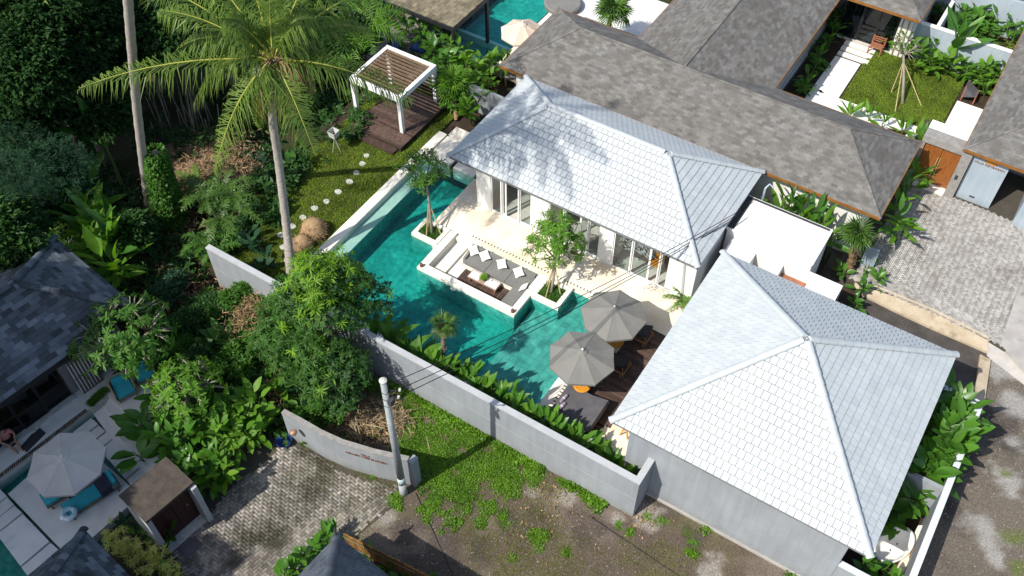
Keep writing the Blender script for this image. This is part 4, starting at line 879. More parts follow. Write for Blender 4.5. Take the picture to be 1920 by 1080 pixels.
parasol(at(1092, 660, 2.75), Z, 2.35, 1.30, 8, 'parasol_grey', 'grey green fabric parasol over the pool edge, the one nearer the daybed', 'parasols on the timber deck', .12, rise=.45)
def chaise(x, y, label, rz=0):
    t = thing('sun_lounger', label, 'sun lounger', (x, y, Z), 'black loungers on the deck'); L, Wd = 1.95, .68; m = Matrix.Translation((x, y, Z)) @ Matrix.Rotation(rz, 4, 'Z')
    def bld(k, nm, mt, p=t): k.v = [tuple(m @ Vector(q)) for q in k.v]; return k.build(nm, mt, p)
    k = MB(); k.box(-L / 2, L / 2, -Wd / 2, -Wd / 2 + .05, .24, .31); k.box(-L / 2, L / 2, Wd / 2 - .05, Wd / 2, .24, .31); k.box(-L / 2, -L / 2 + .05, -Wd / 2 + .05, Wd / 2 - .05, .24, .31); k.box(L / 2 - .05, L / 2, -Wd / 2 + .05, Wd / 2 - .05, .24, .31); bld(k, 'frame', ['wood'])
    for sx in (-.85, .85):
        for sy in (-.3, .3): k = MB(); k.box(sx - .03, sx + .03, sy - .03, sy + .03, 0, .24); bld(k, 'leg', ['wood'])
    k = MB(); k.box(-L / 2 + .04, .28, -Wd / 2 + .05, Wd / 2 - .05, .312, .40); bld(k, 'cushion', ['black_mesh'])
    k = MB(); k.hull([(.29, -Wd / 2 + .05, .33), (L / 2 - .05, -Wd / 2 + .05, .68), (L / 2 - .05, Wd / 2 - .05, .68), (.29, Wd / 2 - .05, .33)], [(.26, -Wd / 2 + .05, .41), (L / 2 - .1, -Wd / 2 + .05, .76), (L / 2 - .1, Wd / 2 - .05, .76), (.26, Wd / 2 - .05, .41)]); bld(k, 'backrest', ['black_mesh'])
    for sy in (-.3, .3): k = MB(); k.tube([(L / 2 - .1, sy, .64), (L / 2 - .02, sy, .05)], .02, 5); bld(k, 'prop', ['wood'])
c1, c2 = at2(1205, 628, .8), at2(1163, 685, .8)
chaise(c1[0] - .65, c1[1], 'dark lounger with black cushion, upper of the two beside the parasols'); chaise(c2[0] - .65, c2[1], 'dark lounger with black cushion, lower of the two, next to the daybed side')
t = thing('daybed', 'wide charcoal double daybed on the deck with two rolled towels', 'daybed', (-8.55, 17.95, Z)); k = MB()
k.box(-9.4, -7.7, 17.13, 17.2, .6, .82); k.box(-9.4, -7.7, 18.73, 18.8, .6, .82); k.box(-9.4, -9.33, 17.2, 18.73, .6, .82); k.box(-7.77, -7.7, 17.2, 18.73, .6, .82); k.build('frame', ['wood'], t)
for x in (-9.36, -7.74):
    for y in (17.17, 18.76): k = MB(); k.box(x - .035, x + .035, y - .035, y + .035, Z, .6); k.build('leg', ['wood'], t)
k = MB(); k.box(-9.38, -8.32, 17.16, 18.77, .822, .95); k.build('mattress', ['daybed_grey'], t)
k = MB(); k.hull([(-8.31, 17.16, .83), (-7.62, 17.16, 1.02), (-7.62, 18.77, 1.02), (-8.31, 18.77, .83)], [(-8.33, 17.16, .955), (-7.68, 17.16, 1.15), (-7.68, 18.77, 1.15), (-8.33, 18.77, .955)]); k.build('backrest', ['daybed_grey'], t)
for i, q in enumerate(((1058, 748), (1054, 763))):
    c = at(q[0], q[1], 1.0); tt = thing('rolled_towel', ('rolled lilac grey towel on the daybed, nearer the orange stool', 'rolled lilac grey towel on the daybed, nearer the hedge')[i], 'towel', (c[0], c[1], .955), 'rolled towels on the daybed')
    k = MB(); k.tube([(c[0] - .05, c[1] - .19, 1.015), (c[0] + .0, c[1] + .19, 1.015)], .062, 10); k.build('roll', ['lilac_towel'], tt); k = MB(); k.tube([(c[0] - .028, c[1] - .02, 1.015), (c[0] - .022, c[1] + .02, 1.015)], .066, 10); k.build('band', ['white_cloth'], tt)
def stool(c, label):
    t = thing('side_table', label, 'side table', (c[0], c[1], Z), 'orange topped side tables'); k = MB(); k.hull([(c[0] - .19, c[1] - .19, Z), (c[0] + .19, c[1] - .19, Z), (c[0] + .19, c[1] + .19, Z), (c[0] - .19, c[1] + .19, Z)], [(c[0] - .15, c[1] - .15, Z + .4), (c[0] + .15, c[1] - .15, Z + .4), (c[0] + .15, c[1] + .15, Z + .4), (c[0] - .15, c[1] + .15, Z + .4)]); k.build('base', ['white_paint'], t)
    k = MB(); k.lathe((c[0], c[1], Z + .4), [(.30, 0), (.33, .03), (.33, .07), (.26, .09), (.20, .08)], 20); k.build('table_top', ['orange_wood'], t)
stool(at(1091, 723, .95), 'round orange topped side table between the lower parasol and the daybed'); stool(at(1154, 640, .95), 'round orange topped side table between the two parasols')
ZO = Z; Z = 1.3; q = at(1172, 815, Z)
t = thing('wooden_stand', 'small orange wooden trestle on the cream floor under the roof corner', 'trestle', (q[0], q[1], Z)); 
for a in (-.12, .12): k = MB(); k.tube([(q[0] - .16, q[1] + a, Z), (q[0], q[1], Z + .6)], .03, 6); k.build('leg', ['orange_wood'], t); k = MB(); k.tube([(q[0] + .16, q[1] + a, Z), (q[0], q[1], Z + .6)], .03, 6); k.build('leg', ['orange_wood'], t)
k = MB(); k.box(q[0] - .04, q[0] + .04, q[1] - .2, q[1] + .2, Z + .56, Z + .62); k.build('bar', ['orange_wood'], t); Z = ZO
# L-shaped sofa of the lounge
t = thing('corner_sofa', 'long grey cushioned corner sofa built into the sunken pool lounge', 'sofa', (-14.6, 22.3, .05))
k = MB(); k.box(-16.55, -13.35, 22.02, 22.94, .03, .30); k.box(-14.0, -13.36, 20.96, 22.02, .03, .30); k.build('plinth', ['white_stone'], t)
for x0, x1 in ((-16.5, -15.47), (-15.45, -14.45), (-14.43, -13.4)): k = MB(); k.box(x0, x1, 22.04, 22.72, .302, .47); k.build('seat_cushion', ['sofa_grey'], t)
for x0, x1 in ((-16.5, -14.96), (-14.94, -13.4)): k = MB(); k.hull([(x0, 22.72, .302), (x1, 22.72, .302), (x1, 22.945, .302), (x0, 22.945, .302)], [(x0, 22.80, .70), (x1, 22.80, .70), (x1, 22.94, .72), (x0, 22.94, .72)]); k.build('back_cushion', ['sofa_grey'], t)
k = MB(); k.box(-13.98, -13.50, 20.98, 22.03, .302, .46); k.build('seat_cushion', ['sofa_grey'], t); k = MB(); k.hull([(-13.5, 20.98, .302), (-13.37, 20.98, .302), (-13.37, 22.7, .302), (-13.5, 22.7, .302)], [(-13.46, 20.98, .62), (-13.37, 20.98, .64), (-13.37, 22.7, .64), (-13.46, 22.7, .62)]); k.build('back_cushion', ['sofa_grey'], t)
k = MB(); k.hull([(-16.62, 22.05, .03), (-16.51, 22.05, .03), (-16.51, 22.94, .03), (-16.62, 22.94, .03)], [(-16.62, 22.15, .55), (-16.51, 22.15, .55), (-16.51, 22.94, .72), (-16.62, 22.94, .72)]); k.build('arm', ['sofa_grey'], t)
def pillow(c, s, az, tilt, label, spin=.78):
    """a plump square cushion; its face looks along az, tipped up by tilt"""
    k = MB(); n = 6; V = []
    for sg in (1, -1):
        for i in range(n + 1):
            for j in range(n + 1): u, v = i / n * 2 - 1, j / n * 2 - 1; h = .2 * ((1 - u * u) * (1 - v * v)) ** .4 * sg; p_ = .10; V.append((u * s / 2 * (1 - p_ * (1 - v * v)), v * s / 2 * (1 - p_ * (1 - u * u)), h * s))
    F = []; m = (n + 1) ** 2
    for i in range(n):
        for j in range(n): a = i * (n + 1) + j; F += [(a, a + n + 1, a + n + 2, a + 1), (m + a, m + a + 1, m + a + n + 2, m + a + n + 1)]
    T = Matrix.Translation(c) @ Matrix.Rotation(az, 4, 'Z') @ Matrix.Rotation(R(90) - tilt, 4, 'Y') @ Matrix.Rotation(spin, 4, 'Z')
    k.add([T @ Vector(p) for p in V], F); tag(k.build('pillow', ['white_cloth'], None, True), label, 'pillow', 'white pillows on the lounge sofa')
for (px, py), r, l in (((891, 466), .75, 'white square pillow on the grey sofa, first from the left end'), ((911, 477), .7, 'white square pillow on the grey sofa, second from the left'), ((942, 493), .8, 'white square pillow in the middle of the grey sofa'), ((974, 508), .75, 'white square pillow on the grey sofa near its corner')):
    c = at(px, py, .66); pillow((c[0], min(c[1], 22.66), c[2]), .44, -1.57 + random.uniform(-.2, .2), .85, l, r + random.uniform(-.15, .15))
pillow(at(982, 538, .60), .42, 3.14, .8, 'white pillow lying on the short right arm of the sofa', .3)
q = at(908, 525, .35); t = thing('coffee_table', 'long low timber coffee table with pale runner in the sunken lounge', 'table', (q[0], q[1], .07)); k = MB()
for i in range(3): k = MB(); k.box(q[0] - .72, q[0] + .72, q[1] - .24 + i * .16, q[1] - .09 + i * .16, .33, .37); k.build('board', ['table_plank'], t)
for sx in (-.64, .64):
    for sy in (-.17, .17): k = MB(); k.box(q[0] + sx - .03, q[0] + sx + .03, q[1] + sy - .03, q[1] + sy + .03, .07, .33); k.build('leg', ['red_wood'], t)
for i, (a, c) in enumerate(((-.68, -.2), (.12, .68))): k = MB(); k.box(q[0] + a, q[0] + c, q[1] - .2, q[1] + .2, .372, .378); solo(k, 'table_runner', ['white_cloth'], ('pale cloth runner on the left end of the coffee table', 'pale cloth runner on the right end of the coffee table')[i], 'cloth', 'runners on the coffee table')
t = thing('potted_plant', 'small lime green leafy plant in a pot on the coffee table', 'plant', (q[0] - .05, q[1], .37)); k = MB(); k.lathe((q[0] - .05, q[1], .371), [(.07, 0), (.1, .12), (.09, .12)], 10); k.build('pot', ['terracotta'], t)
P = np.tile([[q[0] - .05, q[1], .5]], (14, 1)) + rng.normal(0, .05, (14, 3)); link(npmesh('leaves', *rosettes(P, np.tile([0, 0, 1.0], (14, 1)), 6, .17, .05, .4, 2, .5, .4), 'leaf_lime'), 'leaves', t)
k = MB()
k = MB(); k.lathe((q[0] + .28, q[1] + .08, .378), [(.035, 0), (.045, .08), (.04, .085)], 10); solo(k, 'cup', ['white_paint'], 'small white cup beside the plant on the coffee table', 'cup')
k = MB(); p = at(850, 541, .42); k.lathe((p[0], p[1], .40), [(.12, 0), (.13, .03), (.08, .05)], 10); solo(k, 'pool_float', ['stone_white'], 'small white floating light in the pool before the lounge wall', 'pool light')

# ================================================================== POLE AND CABLES
pb = at(757, 925); pt = at(718, 714, 7.3)
t = thing('utility_pole', 'grey concrete utility pole with a teal band beside the sign wall', 'pole', pb); k = MB(); k.tube([Vector(pb) - Vector((0, 0, .3)), Vector(pb).lerp(Vector(pt), .11)], [.15, .145], 12); k.build('base', ['pole_grey'], t, True)
V0, V1 = Vector(pb), Vector(pt); k = MB(); k.tube([V0.lerp(V1, .11), V0.lerp(V1, .17)], [.146, .143], 12); k.build('band', ['pole_teal'], t, True); k = MB(); k.tube([V0.lerp(V1, .17), V0.lerp(V1, .6), V1], [.14, .12, .10], 12); k.build('shaft', ['pole_grey'], t, True)
k = MB(); k.lathe(tuple(V1), [(.12, -.03), (.13, .02), (.05, .06)], 10); k.build('cap', ['stone_white'], t)
for z, l in ((6.75, .5), (6.35, .42)):
    p = V0.lerp(V1, z / 7.3); k = MB(); k.tube([p, p + Vector((l * .8, l * .5, .02))], .025, 6); k.build('bracket', ['dark_metal'], t); k = MB(); k.lathe(tuple(p + Vector((l * .8, l * .5, -.02))), [(.03, 0), (.05, .05), (.04, .12)], 8); k.build('insulator', ['stone_white'], t)
k = MB(); p = V0.lerp(V1, .86); k.box(p.x + .12, p.x + .26, p.y - .1, p.y + .1, p.z - .12, p.z + .12); k.build('junction_box', ['charcoal'], t)
for i in range(3): k = MB(); p = V0.lerp(V1, .82 + i * .05); k.tube([p + Vector((.115 * math.cos(a), .115 * math.sin(a), .02 * math.sin(3 * a))) for a in np.linspace(0, 6.2, 10)], .012, 4); k.build('strap', ['dark_metal'], t)
def cable(a, c, sag, r, label, grp='overhead service cables'):
    a, c = Vector(a), Vector(c); k = MB(); k.tube([a.lerp(c, s) - Vector((0, 0, sag * 4 * s * (1 - s))) for s in np.linspace(0, 1, 18)], r, 5); solo(k, 'black_line', ['cable'], label, 'cable', grp)
for (p0, p1, s, l) in (((725, 722, 6.8), (1392, 392, 3.6), .42, 'black cable sagging over the pool, uppermost of the bundle'), ((742, 733, 6.4), (1388, 399, 3.5), .40, 'black cable sagging over the pool, middle of the bundle'), ((745, 745, 6.2), (1384, 405, 3.4), .36, 'black cable sagging over the pool, lowest of the bundle')):
    cable(at(*p0), at(*p1), s, .014, l)
cable(at(1105, 968, .03), at(1275, 1082, .03), 0, .022, 'black line running straight across the dirt lot', 'black lines on the dirt'); cable(at(780, 925, .03), at(852, 1085, .03), 0, .012, 'thin black line on the dirt from the pole foot', 'black lines on the dirt')  # straight thin black tubes laid flat on the dirt
cable(at(1393, 393, 2.9), at(1440, 355, 2.9), .05, .012, 'short cable between the annex roof and the blue standpipe')
q = at(1438, 352, 2.6); q = (q[0] + .1, 30.3, 0); t = thing('standpipe', 'blue grey standpipe with bent top behind the annex', 'pipe', (q[0], q[1], 1.2)); k = MB(); k.tube([(q[0], q[1], .6), (q[0], q[1], 3.2)], .05, 8); k.build('pipe', ['blue_wall'], t); k = MB(); k.tube([(q[0], q[1], 3.2), (q[0] + .1, q[1] + .1, 3.4), (q[0] + .3, q[1] + .1, 3.3)], .04, 7); k.build('bend', ['blue_wall'], t)

# ================================================================== SIGN WALL, LOWER LEFT
cv = [(528, 775), (562, 793), (600, 815), (640, 833), (700, 851), (765, 865)]; zt_ = 1.75
T = [at2(x, y, zt_) for x, y in cv]; t = thing('curved_sign_wall', 'low curved grey wall with villa lettering beside the driveway', 'sign wall', (*T[3], 0)); k = MB(); n = len(T)
off = []
for i in range(n): a = Vector(T[min(i + 1, n - 1)]) - Vector(T[max(i - 1, 0)]); a.normalize(); off.append((T[i][0] - a.y * .18, T[i][1] + a.x * .18))
for i in range(n - 1): k.prism([T[i], T[i + 1], off[i + 1], off[i]], -.2, zt_)
k.build('wall', ['grey_wall'], t); k = MB()
for i in range(n - 1): k.prism([(T[i][0], T[i][1] - .015), (T[i + 1][0], T[i + 1][1] - .015), off[i + 1], off[i]], zt_, zt_ + .06)
k.build('coping', ['pillar_stone'], t)
k = MB(); k.box(T[-1][0], T[-1][0] + .2, T[-1][1] - .02, T[-1][1] + .32, -.2, zt_ + .02); k.build('end_post', ['grey_wall'], t)
d = Vector(T[4]) - Vector(T[3]); d.normalize(); az = math.atan2(d.y, d.x); mid = Vector(T[3]).lerp(Vector(T[4]), .72); nn = Vector((d.y, -d.x)) * .012
text('VILLA', (mid.x + nn.x, mid.y + nn.y, 1.40), (R(90), 0, az), .15, 'lettering', t); text('MELLIEN TREE BLOMEN', (mid.x + nn.x, mid.y + nn.y, 1.24), (R(90), 0, az), .15, 'lettering', t)
q = at(551, 806, 1.45); t = thing('shell_lamp', 'round coppery shell lamp fixed to the left end of the sign wall', 'lamp', (q[0], q[1], 1.3)); k = MB(); k.lathe((q[0], q[1] - .05, 1.3), [(.04, -.08), (.11, -.03), (.14, .04), (.11, .11), (.04, .14)], 12); k.build('shade', ['copper'], t, True); k = MB(); k.lathe((q[0], q[1] - .05, 1.3), [(.03, -.16), (.07, -.1)], 8); k.build('mount', ['dark_metal'], t)
q = at(533, 829, .1); t = thing('blue_basin', 'deep blue round plastic basin on the ground beside the big leaved plants', 'basin', (q[0], q[1], .03)); k = MB(); k.lathe((q[0], q[1], .03), [(.2, 0), (.3, .2), (.32, .22), (.29, .2), (.18, .04)], 18); k.build('bowl', ['deep_blue'], t, True); k = MB(); k.lathe((q[0], q[1], .07), [(.06, 0), (.07, .05), (.02, .06)], 10); k.build('hub', ['charcoal'], t)

# ================================================================== LEFT VILLA (turned a little)
LA = R(-8); LF = Matrix.Translation((*at2(172, 783, .1), 0)) @ Matrix.Rotation(LA, 4, 'Z'); LI = LF.inverted()
def lo(px, py, z=.1): v = LI @ Vector(at(px, py, z)); return (round(v.x, 2), round(v.y, 2))
def LB(k): k.v = [tuple(LF @ Vector(p)) for p in k.v]; return k
def slab(pts, z, z0=-.35): k = MB(); k.prism(ats(pts, z), z0, z); return struct(k, 'stepping_slab', ['grey_stone'])
b = MB(); b.prism(ats([(-60, 960), (20, 860), (130, 790), (175, 765), (250, 850), (300, 900), (180, 1020), (40, 1140), (-60, 1100)], -.12), -.6, -.13); struct(b, 'pond_water', ['water_green'])
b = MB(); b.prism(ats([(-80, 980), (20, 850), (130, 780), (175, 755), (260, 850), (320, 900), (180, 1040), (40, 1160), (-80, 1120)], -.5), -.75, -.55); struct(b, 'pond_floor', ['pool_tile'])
for p in ([(137, 810), (171, 784), (184, 795), (154, 818)], [(157, 820), (185, 798), (197.5, 808), (176, 825)], [(179, 827), (199.5, 810), (213, 820), (186, 842)], [(188, 844), (214, 822), (267, 870), (235, 898)], [(238, 900), (268, 874), (282, 886), (246, 912)],
          [(-40, 960), (-12, 905), (12.5, 930), (-6, 945)], [(-10, 953), (13.5, 932.5), (26, 946), (0, 967)], [(-6, 974), (27, 948), (41, 961), (-2, 996)], [(-6, 1002), (43, 964), (92, 1015), (38, 1061)], [(40, 1064), (95, 1018), (109, 1030), (52, 1080)]): slab(p, .08)
slab([(15, 926), (60, 886), (126, 815), (188, 862), (240, 908), (262, 930), (130, 1046)], .1)
# house terrace with edge border, its steps
b = MB(); b.prism(ats([(-60, 945), (-60, 865), (70, 765), (180, 690), (262, 680), (300, 730), (330, 830), (300, 900), (236, 860), (168, 766), (70, 842), (0, 897)], .12), -.5, .11); lt = struct(b, 'villa_terrace', ['grey_stone'])
bd = ats([(-10, 905), (165, 772), (160, 766), (-10, 895)], .12); b = MB(); b.prism(bd, .1, .125); struct(b, 'pebble_border', ['kerb_tan']); sp = MB()
for i in range(46):
    s = (i + .5) / 46; a = Vector(bd[0]).lerp(Vector(bd[1]), s); c = Vector(bd[3]).lerp(Vector(bd[2]), s); m_ = a.lerp(c, .5); w_ = (c - a) * .36; e_ = (Vector(bd[1]) - Vector(bd[0])).normalized() * .028 * random.uniform(.6, 1.4); sp.prism([tuple(m_ - w_ - e_), tuple(m_ - w_ + e_), tuple(m_ + w_ + e_), tuple(m_ + w_ - e_)], .124, .131)
tag(sp.build('border_pebbles', ['charcoal']), None, None, None, 'stuff')
for i, (p, z) in enumerate((([(187, 780), (250, 850), (300, 900), (330, 890), (235, 772), (204, 745)], .24), ([(194, 764), (240, 800), (320, 885), (345, 870), (230, 752), (204, 748)], .36), ([(204, 745), (235, 772), (300, 850), (345, 840), (300, 700), (240, 690), (200, 725)], .48))): k = MB(); k.prism(ats(p, z), -.1, z); struct(k, 'garden_step', ['grey_stone'])
k = MB(); k.prism(ats([(38, 838), (72, 800), (86, 812), (50, 848)], .13), .112, .135); solo(k, 'door_mat', ['charcoal'], 'dark grey mat on the left terrace with white sandals on it', 'mat')
def sandals(pxs, z, mat, label, rot):
    t = thing('sandals', label, 'sandals', at(*pxs[0], z))
    for p in pxs:
        q = at(*p, z); k = MB(); k.prism([(q[0] + .13 * math.cos(a) * math.cos(rot) - .045 * math.sin(a) * math.sin(rot), q[1] + .13 * math.cos(a) * math.sin(rot) + .045 * math.sin(a) * math.cos(rot)) for a in np.linspace(0, 6.28, 10)[:-1]], z, z + .02); o = k.build('sandal', [mat], t); k = MB(); k.tube([(q[0] - .04, q[1] - .04, z + .02), (q[0], q[1], z + .05), (q[0] + .04, q[1] + .04, z + .02)], .012, 4); k.build('strap', [mat], o)
sandals([(64, 809), (69, 804)], .137, 'white_cloth', 'pair of pale sandals on the dark mat of the left terrace', 1.4); sandals([(1537, 170), (1540, 173)], CZ + .032, 'black_cloth', 'pair of black sandals on the white courtyard path', .3)
# house
lh = thing('dark_roof_house', 'house with dark slate shingle hip roof and black framed glass doors at the left edge', 'house', at(60, 640, 0))
lr = LI @ Vector(at(222, 590, 3.1)); NE = (lr.x, lr.y)
x1_, y1_ = LI @ Vector(at(155, 645, 3.1)), LI @ Vector(at(218, 545, 3.1)); EX = (x1_.x + .0); NY = y1_.y
tile_roof(lh, LF, EX - 5.4, EX, NY - 13.0, NY, 3.1, 1.75, 'dark_shingle', 'charcoal', 'dark_shingle', .42, .20, .016, .004, .14, .34, single=300, piece='shingle', fascia='dark_metal', stag=.37)
gl0 = LI @ Vector(at(0, 845, .1)); gl1 = LI @ Vector(at(135, 742, .1)); GX = (gl0.x + gl1.x) / 2
b = MB(); b.box(GX - 4.2, GX - .15, NY - 12.4, NY - .9, -.3, .22); LB(b).build('floor', ['asphalt'], lh)
b = MB(); b.box(GX - 4.3, GX - 4.1, NY - 12.4, NY - .8, 0, 3.0); b.box(GX - 4.1, GX, NY - .95, NY - .8, 0, 3.0); b.box(GX - .2, GX - .04, gl1.y + .05, NY - .95, 0, 3.0); LB(b).build('wall', ['pillar_stone'], lh)
gy = [gl1.y + .02 - i * 1.02 for i in range(6)]
for i in range(5):
    d = MB(); a, c = gy[i + 1], gy[i]; f = .05; x = GX + (.04 if i % 2 else 0)
    d.box(x - .05, x, a, a + f, .22, 2.7); d.box(x - .05, x, c - f, c, .22, 2.7); d.box(x - .05, x, a + f, c - f, .22, .30); d.box(x - .05, x, a + f, c - f, 2.62, 2.7); dr = LB(d).build('door', ['dark_metal'], lh); g = MB(); g.box(x - .03, x - .02, a + f - .003, c - f + .003, .295, 2.625); LB(g).build('pane', ['dark_glass'], dr)
b = MB(); b.box(GX - .06, GX + .22, gl0.y - 1.5, gl1.y + .05, .1, .2); LB(b).build('sill', ['stone_white'], lh)
b = MB(); b.box(GX - 1.6, GX - .5, gl1.y - 2.6, gl1.y - 1.5, .22, .6); LB(b); solo(b, 'timber_bed', ['wood'], 'low orange brown timber bed seen through the left glass doors', 'bed')
# slatted screen
ss = thing('slatted_screen', 'striped timber slat screen standing beside the rattan chairs', 'screen', at(150, 700, .1)); c0, c1_ = LI @ Vector(at(157, 740, .1)), LI @ Vector(at(190, 708, .1)); n = 14
for i in range(n): k = MB(); y = c0.y + (c1_.y - c0.y) * i / n; k.box(c0.x - .02, c0.x + .02, y, y + (c1_.y - c0.y) / n * .55, .11, 2.1); LB(k).build('slat', ['old_deck' if i % 2 else 'white_cloth'], ss)
k = MB(); k.box(c0.x - .06, c0.x - .022, c0.y, c1_.y, .11, 2.1); LB(k).build('back_panel', ['bark'], ss); 
for z in (.15, 1.1, 2.0): k = MB(); k.box(c0.x + .021, c0.x + .03, c0.y, c1_.y, z, z + .05); LB(k).build('rail', ['bark'], ss)
q = at(128, 702, .7); t = thing('flower_trough', 'bright yellow trough of dry yellow plants beside the glass doors', 'planter', (q[0], q[1], .2)); k = MB(); k.obox((q[0], q[1], .62), (.2, .55, .2), LA); k.build('trough', ['yellow'], t); k = MB(); k.obox((q[0], q[1], .31), (.3, .6, .4), LA); k.build('stand', ['charcoal'], t)
P = np.array([[q[0] - .05, q[1], .74]]) + rng.normal(0, 1, (26, 3)) * [.08, .22, .07]; link(npmesh('flowers', *rosettes(P, np.tile([0, 0, 1.0], (26, 1)), 6, .16, .05, .3, 2, .5, .4), 'leaf_yellow'), 'flowers', t)
# rattan armchairs
def armchair(px, py, label, rz, z=.48):
    q = at(px, py, z + .35); m = Matrix.Translation((q[0], q[1], z)) @ Matrix.Rotation(rz, 4, 'Z'); t = thing('rattan_armchair', label, 'armchair', (q[0], q[1], z), 'rattan armchairs on the left terrace')
    def bld(k, nm, mt, sm=False): k.v = [tuple(m @ Vector(p)) for p in k.v]; return k.build(nm, mt, t, sm)
    for sx in (-.33, .33):
        for sy in (-.33, .33): k = MB(); k.tube([(sx, sy, 0), (sx, sy, .2)], .03, 6); bld(k, 'leg', ['wood'])
    k = MB(); k.box(-.38, .38, -.38, .38, .16, .24); bld(k, 'seat_frame', ['rattan'])
    k = MB(); P = [(.38, -.4), (.1, -.42), (-.3, -.42), (-.42, -.25), (-.44, 0), (-.42, .25), (-.3, .42), (.1, .42), (.38, .4)]; zz = [.45, .55, .62, .7, .72, .7, .62, .55, .45]
    for i in range(8): k.hull([(P[i][0], P[i][1], .2), (P[i + 1][0], P[i + 1][1], .2), (P[i + 1][0] * .92, P[i + 1][1] * .92, .2), (P[i][0] * .92, P[i][1] * .92, .2)], [(P[i][0], P[i][1], zz[i]), (P[i + 1][0], P[i + 1][1], zz[i + 1]), (P[i + 1][0] * .92, P[i + 1][1] * .92, zz[i + 1]), (P[i][0] * .92, P[i][1] * .92, zz[i])])
    bld(k, 'backrest', ['rattan']); k = MB(); k.tube([(p[0] * .96, p[1] * .96, z_ + .02) for p, z_ in zip(P, zz)], .035, 6); bld(k, 'rim', ['bamboo'], True)
    k = MB(); k.box(-.3, .36, -.33, .33, .242, .38); bld(k, 'seat_cushion', ['turquoise']); k = MB(); k.hull([(-.36, -.3, .382), (-.2, -.3, .382), (-.2, .3, .382), (-.36, .3, .382)], [(-.39, -.28, .7), (-.28, -.28, .72), (-.28, .28, .72), (-.39, .28, .7)]); bld(k, 'back_cushion', ['turquoise'])
armchair(231, 727, 'rattan armchair with turquoise cushions, nearer the grass planter', LA - .25); armchair(268, 696, 'rattan armchair with turquoise cushions, half under the frangipani leaves', LA - .35)
q = at(184, 744, .5); t = thing('grass_planter', 'white block planter of clipped green grass beside the armchair', 'planter', (q[0], q[1], .1)); k = MB(); k.obox((q[0], q[1], .28), (.42, 1.0, .4), LA + .05); k.build('box', ['stone_white'], t)
n = 260; P = np.array([[q[0], q[1], .47]]) + np.stack([rng.uniform(-.15, .15, n), rng.uniform(-.42, .42, n), np.zeros(n)], -1); stuff(npmesh('grass', *rosettes(P, np.tile([0, 0, 1.0], (n, 1)), 5, .16, .02, .4, 2, .9, .3), 'leaf_bright'), 'grass', t)
# loungers with turquoise mattress, parasol, ring
def tlounger(c, rz, label):
    t = thing('turquoise_lounger', label, 'sun lounger', (c[0], c[1], .1), 'turquoise loungers under the beige parasol'); m = Matrix.Translation((c[0], c[1], .1)) @ Matrix.Rotation(rz, 4, 'Z')
    def bld(k, nm, mt): k.v = [tuple(m @ Vector(p)) for p in k.v]; return k.build(nm, mt, t)
    k = MB(); k.box(-1.0, 1.0, -.34, -.28, .2, .28); k.box(-1.0, 1.0, .28, .34, .2, .28); k.box(-1.0, -.94, -.28, .28, .2, .28); k.box(.94, 1.0, -.28, .28, .2, .28); bld(k, 'frame', ['bark'])
    for sx in (-.85, .85):
        for sy in (-.31, .31): k = MB(); k.box(sx - .035, sx + .035, sy - .03, sy + .03, 0, .2); bld(k, 'leg', ['bark'])
    k = MB(); k.box(-.98, .35, -.29, .29, .282, .39); bld(k, 'mattress', ['turquoise']); k = MB(); k.hull([(.36, -.29, .29), (.97, -.29, .58), (.97, .29, .58), (.36, .29, .29)], [(.34, -.29, .40), (.92, -.29, .69), (.92, .29, .69), (.34, .29, .40)]); bld(k, 'backrest', ['turquoise'])
    return m
a, c = at(120, 960, .4), at(218, 895, .5); rz_ = math.atan2(c[1] - a[1], c[0] - a[0]); lc_ = ((a[0] + c[0]) / 2, (a[1] + c[1]) / 2)
m1 = tlounger(lc_, rz_, 'turquoise lounger with a swim ring and a navy towel'); px_ = at(88, 935, .4); d_ = (math.cos(rz_), math.sin(rz_)); tlounger((px_[0] + d_[0] * .85, px_[1] + d_[1] * .85), rz_, 'turquoise lounger mostly hidden under the beige parasol')
k = MB(); k.hull([(.28, -.31, .40), (.75, -.30, .62), (.75, .32, .62), (.28, .31, .40)], [(.28, -.33, .425), (.75, -.32, .645), (.75, .34, .645), (.28, .33, .425)]); k.add([(.28, -.33, .425), (.75, -.32, .645), (.7, -.36, .3), (.3, -.36, .28)], [(0, 1, 2, 3)]); k.v = [tuple(m1 @ Vector(p)) for p in k.v]; solo(k, 'beach_towel', ['navy_cloth'], 'navy towel thrown over the back of the turquoise lounger', 'towel')
q = at(129, 964, .55); t = thing('swim_ring', 'pale blue and white patterned swim ring on the foot of the lounger', 'swim ring', (q[0], q[1], .5)); k = MB(); n, mm = 20, 10; V = [(q[0] + (.21 + .1 * math.cos(6.2832 * j / mm)) * math.cos(6.2832 * i / n), q[1] + (.21 + .1 * math.cos(6.2832 * j / mm)) * math.sin(6.2832 * i / n), .58 + .09 * math.sin(6.2832 * j / mm)) for i in range(n) for j in range(mm)]
k.add(V, [(i * mm + j, ((i + 1) % n) * mm + j, ((i + 1) % n) * mm + (j + 1) % mm, i * mm + (j + 1) % mm) for i in range(n) for j in range(mm)]); k.build('tube', ['ring_blue'], t, True); k = MB(); k.tube([(q[0] + .2, q[1] + .1, .67), (q[0] + .2, q[1] + .1, .70)], .02, 6); k.build('valve', ['yellow'], t)
parasol(at(117, 857, 2.35), .1, 2.25, 1.36, 8, 'parasol_beige', 'beige parasol over the turquoise loungers at the lower left', None, .25, rise=.42)
b = MB(); q = at(138, 925, .4); b.obox((q[0], q[1], .3), (.4, .4, .4), rz_); solo(b, 'low_table', ['charcoal'], 'small dark table between the turquoise loungers', 'side table')
